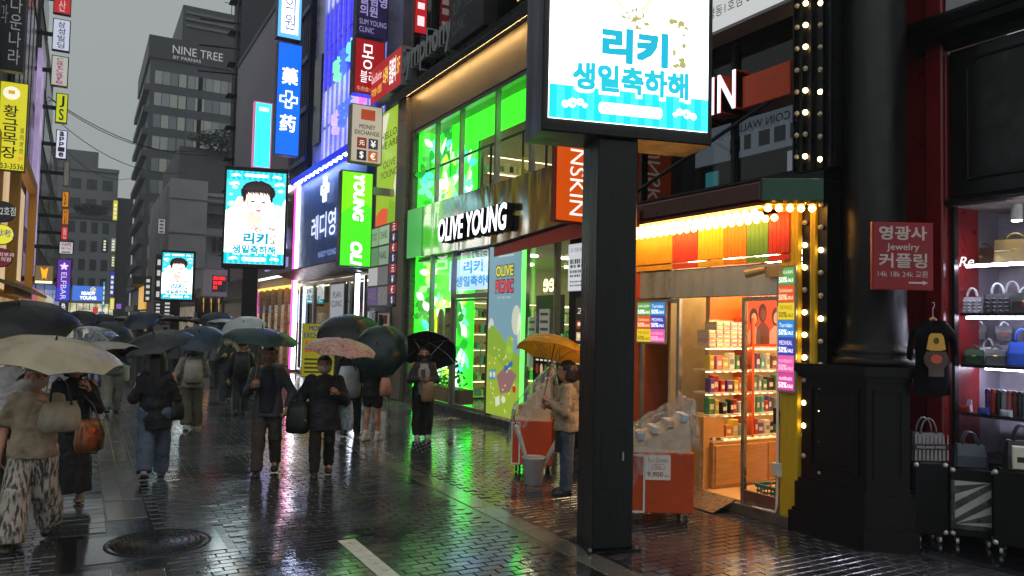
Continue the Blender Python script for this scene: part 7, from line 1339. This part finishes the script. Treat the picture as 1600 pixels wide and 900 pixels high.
# --- woman with floral umbrella
L0 = at_px(502, 742); r, hnd, Wm, _ = person('person in a bulky dark jacket and face mask under the floral umbrella', L0, TOWARD-.3, 1.58, ('pocket', 'hold'), .16, '#0f1014', bottom='#16140f', hair='short', mask='#c9b6b2', coat=.10, bulk=1.25, shoes='#3a1f1a')
umb_for('faded pink and brown floral umbrella', hnd[-1], (535, 529), None, .48, .17, pattern=PAIS, under='#5a3f3a', group=None, rz=.5)
bag_mesh('shoulder_bag', 'black padded bag hanging at the side of the person under the floral umbrella', Wm @ Vector((.32, .05, .98)), .3, .42, .2, '#0b0b0d', 2.5, [[Wm @ Vector((.25, .05, .95)), Wm @ Vector((.2, .05, 1.3))]], 'bag'); bag_mesh('tote_bag', 'pale patterned tote beside the person under the floral umbrella', Wm @ Vector((-.30, -.05, .98)), .22, .40, .08, '#8f9ca0', 2.2, [[Wm @ Vector((-.33, 0, .95)), Wm @ Vector((-.24, 0, 1.2))]], 'bag', pm('#93a0a4', .6, var=.5, scale=22))
# --- pair by the money exchange
L0 = at_px(547, 682); r, hnd, Wm, _ = person('person in black holding a white plastic bag near the green store', L0, AWAY-.5, 1.7, ('bag', 'hold'), .15, '#16161a', bottom='#121318', hair='short', fem=False, shoes='#1a1a1c', vox=.018)
umb_for('large black umbrella before the money exchange board', hnd[-1], (556, 503), 13.6, .66, .30, col='#111718', under='#0a0c0c', group=None, rz=.25); bag_mesh('plastic_bag', 'white plastic bag with black lettering held beside black trousers', atd(546, 572, 13.3), .42, .55, .22, '#a9acae', .3, [[atd(540, 578, 13.3), atd(547, 562, 13.3), atd(556, 578, 13.3)]], 'bag', pm('#a9acb0', .4, var=.15, bump=.4, bscale=9))
L0 = at_px(580, 688); r, hnd, Wm, _ = person('person in black shorts with bare legs and chunky white trainers', L0, AWAY-.9, 1.62, ('hold', 'front'), .06, '#0f0f12', bottom='#0b0b0d', kind='shorts', hair='long', shoes='#c4bdb0', socks='#cfcac2', coat=.02, vox=.016)
umb_for('dark green umbrella tilted over the person in black shorts', hnd[1], (590, 537), 12.6, .5, .27, col='#17332f', under='#0c1a18', group=None)
bag_mesh('shoulder_bag', 'pink and black bag on the arm of the person in black shorts', atd(603, 590, 12.6), .2, .3, .12, '#a87464', .3, [[atd(600, 595, 12.6), atd(598, 575, 12.6), atd(606, 580, 12.6)]], 'bag')
# --- girl with the white-edged black umbrella
L0 = at_px(659, 684); r, hnd, Wm, _ = person('person in black trousers and pale top looking at a phone by the green window', L0, TOWARD-.3, 1.62, ('front', 'front'), .0, '#3a3432', bottom='#0b0b0d', kind='jeans', hair='long', mask='#15161a', shoes='#b5b0a8', open_front='#a8a2a0', wide=1.25, coat=.01)
_t = hnd[1]+Vector((.30, .52, .62)); _p = proj(_t); umb_for('black umbrella with a white top edge beside the green window', hnd[1]+Vector((0, .05, .05)), _p, (_t-CAMP).dot(_f), .54, .22, col='#9a9da0', under='#08090a', n=6, group=None, rz=.4)
bag_mesh('paper_bag', 'brown paper bag on the forearm of the person looking at a phone', Wm @ Vector((-.06, .26, 1.02)), .24, .36, .1, '#8a6f50', pi-.3, [[Wm @ Vector((-.12, .26, 1.0)), Wm @ Vector((-.1, .2, 1.13)), Wm @ Vector((-.02, .26, 1.0))]])
ph_ = tag(M(Fr(hnd[1]+Vector((-.05, -.06, .03)), (1, -.2, 0), (0, .3, 1))).bbox(-.035, .035, 0, .145, -.005, .005, .003).build('phone', pm('#14151a', .2)), 'dark phone held by the person beside the green window', 'phone')
# --- woman under the yellow umbrella
L0 = at_px(884, 772); r, hnd, Wm, _ = person('person in a beige hooded jacket, jeans and rubber boots beside the cart', L0, AWAY+1.0, 1.62, ('front', 'hold'), .0, '#9a8468', bottom='#3c4858', kind='jeans', hair='bob', shoes='#101012', hood=True, bulk=1.1, wide=1.05, coat=.0)
for s in (-1, 1): M().tube([(s*.09, 0, .05), (s*.088, -.005, .2), (s*.087, 0, .34)], [.055, .056, .066], 12).build('boot_shaft', pm('#0f0f11', .35), r, True)
M().loft([[(-.17+x*.0, y, z) for x, y in ()] for z in ()]) if False else None
ap = M(); ap.loft([[(.150*cos(a)*k, .13*sin(a)*k+.004, z) for a in [radians(20+i*14) for i in range(11)]]+[(.135*cos(a)*k, .115*sin(a)*k, z) for a in [radians(160-i*14) for i in range(11)]] for z, k in ((.52, 1.1), (.7, 1.08), (.86, 1.06))]); ap.build('apron', cloth('#17161a'), r)
umb_for('bright yellow umbrella over the person in the beige jacket', hnd[-1], (869, 526), 9.55, .47, .22, col='#e8ab14', under='none', shaftcol='#6a4020', group=None, rz=.2)
# --- the crowd further up the street
crowd = [(375, 648, AWAY, '#14151a', '#1a1b20', 'black backpack', 'person with a black backpack left of the grey cardigan'), (352, 630, TOWARD, '#1c1e24', '#22242a', None, 'person in dark clothes under the clear white umbrella'), (335, 606, AWAY, '#5a5e66', '#2a2c32', None, 'person in a dark hood beyond the white cap'), (392, 618, TOWARD, '#3a3638', '#15161a', None, 'person in dark grey behind the green umbrella'), (215, 600, AWAY, '#77757a', '#3a3a40', None, 'person in dark clothes left of the blue jeans, further off'), (270, 596, TOWARD, '#55504c', '#2a2a2e', None, 'person in a grey top under a far brown umbrella'), (150, 590, AWAY, '#22242a', '#15161a', None, 'person in dark clothes far off behind the cream umbrella'), (196, 578, TOWARD, '#6a6460', '#2c2c30', None, 'person in pale clothes far up the street'), (232, 572, AWAY, '#2a2a2e', '#1c1c20', None, 'person in black far up the street under a brown umbrella'), (310, 580, TOWARD, '#33363c', '#22242a', None, 'person in dark clothes far off before the small display'), (256, 566, AWAY, '#8a8c90', '#36363a', None, 'person in grey far off below the small display'), (170, 562, TOWARD, '#2a2c30', '#1a1a1e', None, 'person in black at the far end of the crowd'), (210, 558, AWAY, '#4a4644', '#26262a', None, 'person in brown at the far end of the crowd'), (118, 604, AWAY, '#1a1a1c', '#1a1a1c', None, 'person in black far off above the copper bag')]
ucols = ['#b5b8bc', '#a9acb2', '#1d2c3c', '#14332e', '#243240', '#3a2c26', '#1b1c20', '#8f8a80', '#2e2622', '#20303c', '#26221e', '#1a1d22', '#b0aca0', '#18191c']
unm = ['white umbrella', 'clear pale umbrella', 'navy umbrella', 'dark green umbrella', 'slate umbrella', 'brown umbrella', 'black umbrella', 'pale grey umbrella', 'dark brown umbrella', 'dark blue umbrella', 'brown-black umbrella', 'charcoal umbrella', 'off-white umbrella', 'black umbrella']
for i, (x_, y_, hd_, tc_, bc_, ex, lb) in enumerate(crowd):
    L0 = at_px(x_, y_); v_ = .02 if i < 4 else .03; r, hnd, Wm, _ = person(lb, L0, hd_+(i % 3-1)*.2, 1.6+.03*(i % 5), ('hold', 'down'), .18 if i % 2 else .1, tc_, bottom=bc_, hair=('short', 'long', 'bob')[i % 3], shoes='#2a2a2c', vox=v_, fem=bool(i % 2), mask='#a8a8a8' if hd_ == TOWARD else None, coat=.04*(i % 2))
    D = (Vector((L0[0], L0[1], 0))-CAMP).dot(_f); x0_, y0_ = proj((L0[0], L0[1], 1.98+.05*(i % 3)))
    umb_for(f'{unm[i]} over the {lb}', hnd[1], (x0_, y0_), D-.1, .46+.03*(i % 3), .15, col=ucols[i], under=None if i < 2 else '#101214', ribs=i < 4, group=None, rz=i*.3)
    if ex: bag_mesh('backpack', 'black backpack on the person left of the grey cardigan', Wm @ Vector((0, -.2, 1.34)), .34, .48, .2, '#0d0d10', 0, [], 'backpack')
more = [(140, 571, 'grey', '#6a6c70'), (185, 569, 'black', '#15161a'), (222, 563, 'brown', '#4a3a32'), (290, 569, 'charcoal', '#2c2e32'), (325, 573, 'pale', '#9f9fa2'), (302, 559, 'beige', '#9f9686')]
for i, (x_, y_, cn_, cc_) in enumerate(more):
    L0 = at_px(x_, y_); r, hnd, Wm, _ = person(f'distant person under the {cn_} umbrella in the far crowd', L0, (AWAY, TOWARD)[i % 2], 1.58+.03*(i % 5), ('hold', 'down'), .16, ('#1c1d22', '#3a3a40', '#55504c')[i % 3], bottom=('#1a1b20', '#2c2c32')[i % 2], hair=('short', 'bob')[i % 2], shoes='#2a2a2c', vox=.035, fem=bool(i % 2))
    D = (Vector((L0[0], L0[1], 0))-CAMP).dot(_f); q = proj((L0[0], L0[1], 1.95+.05*(i % 4))); umb_for(f'{cn_} umbrella over a distant person in the far crowd', hnd[1], q, D-.1, .46, .15, col=cc_, under='#101214', ribs=False, group=None, rz=i*.4)
bpy.data.scenes.remove(TMP)
# ------------------------------------------------------------------ damp evening air
hz = M(); hz.box(-122, 122, -62, 262, -1, 56); hz_o = hz.build('haze', None); hz_o.data.materials.clear(); struct(hz_o, 'stuff')
hm_ = bpy.data.materials.new('haze'); hm_.use_nodes = True; n_ = hm_.node_tree; n_.nodes.remove(n_.nodes['Principled BSDF']); v_ = n_.nodes.new('ShaderNodeVolumePrincipled'); v_.inputs['Density'].default_value = .0011; v_.inputs['Color'].default_value = (.82, .86, .9, 1)
n_.links.new(v_.outputs[0], n_.nodes['Material Output'].inputs['Volume']); hz_o.data.materials.append(hm_)
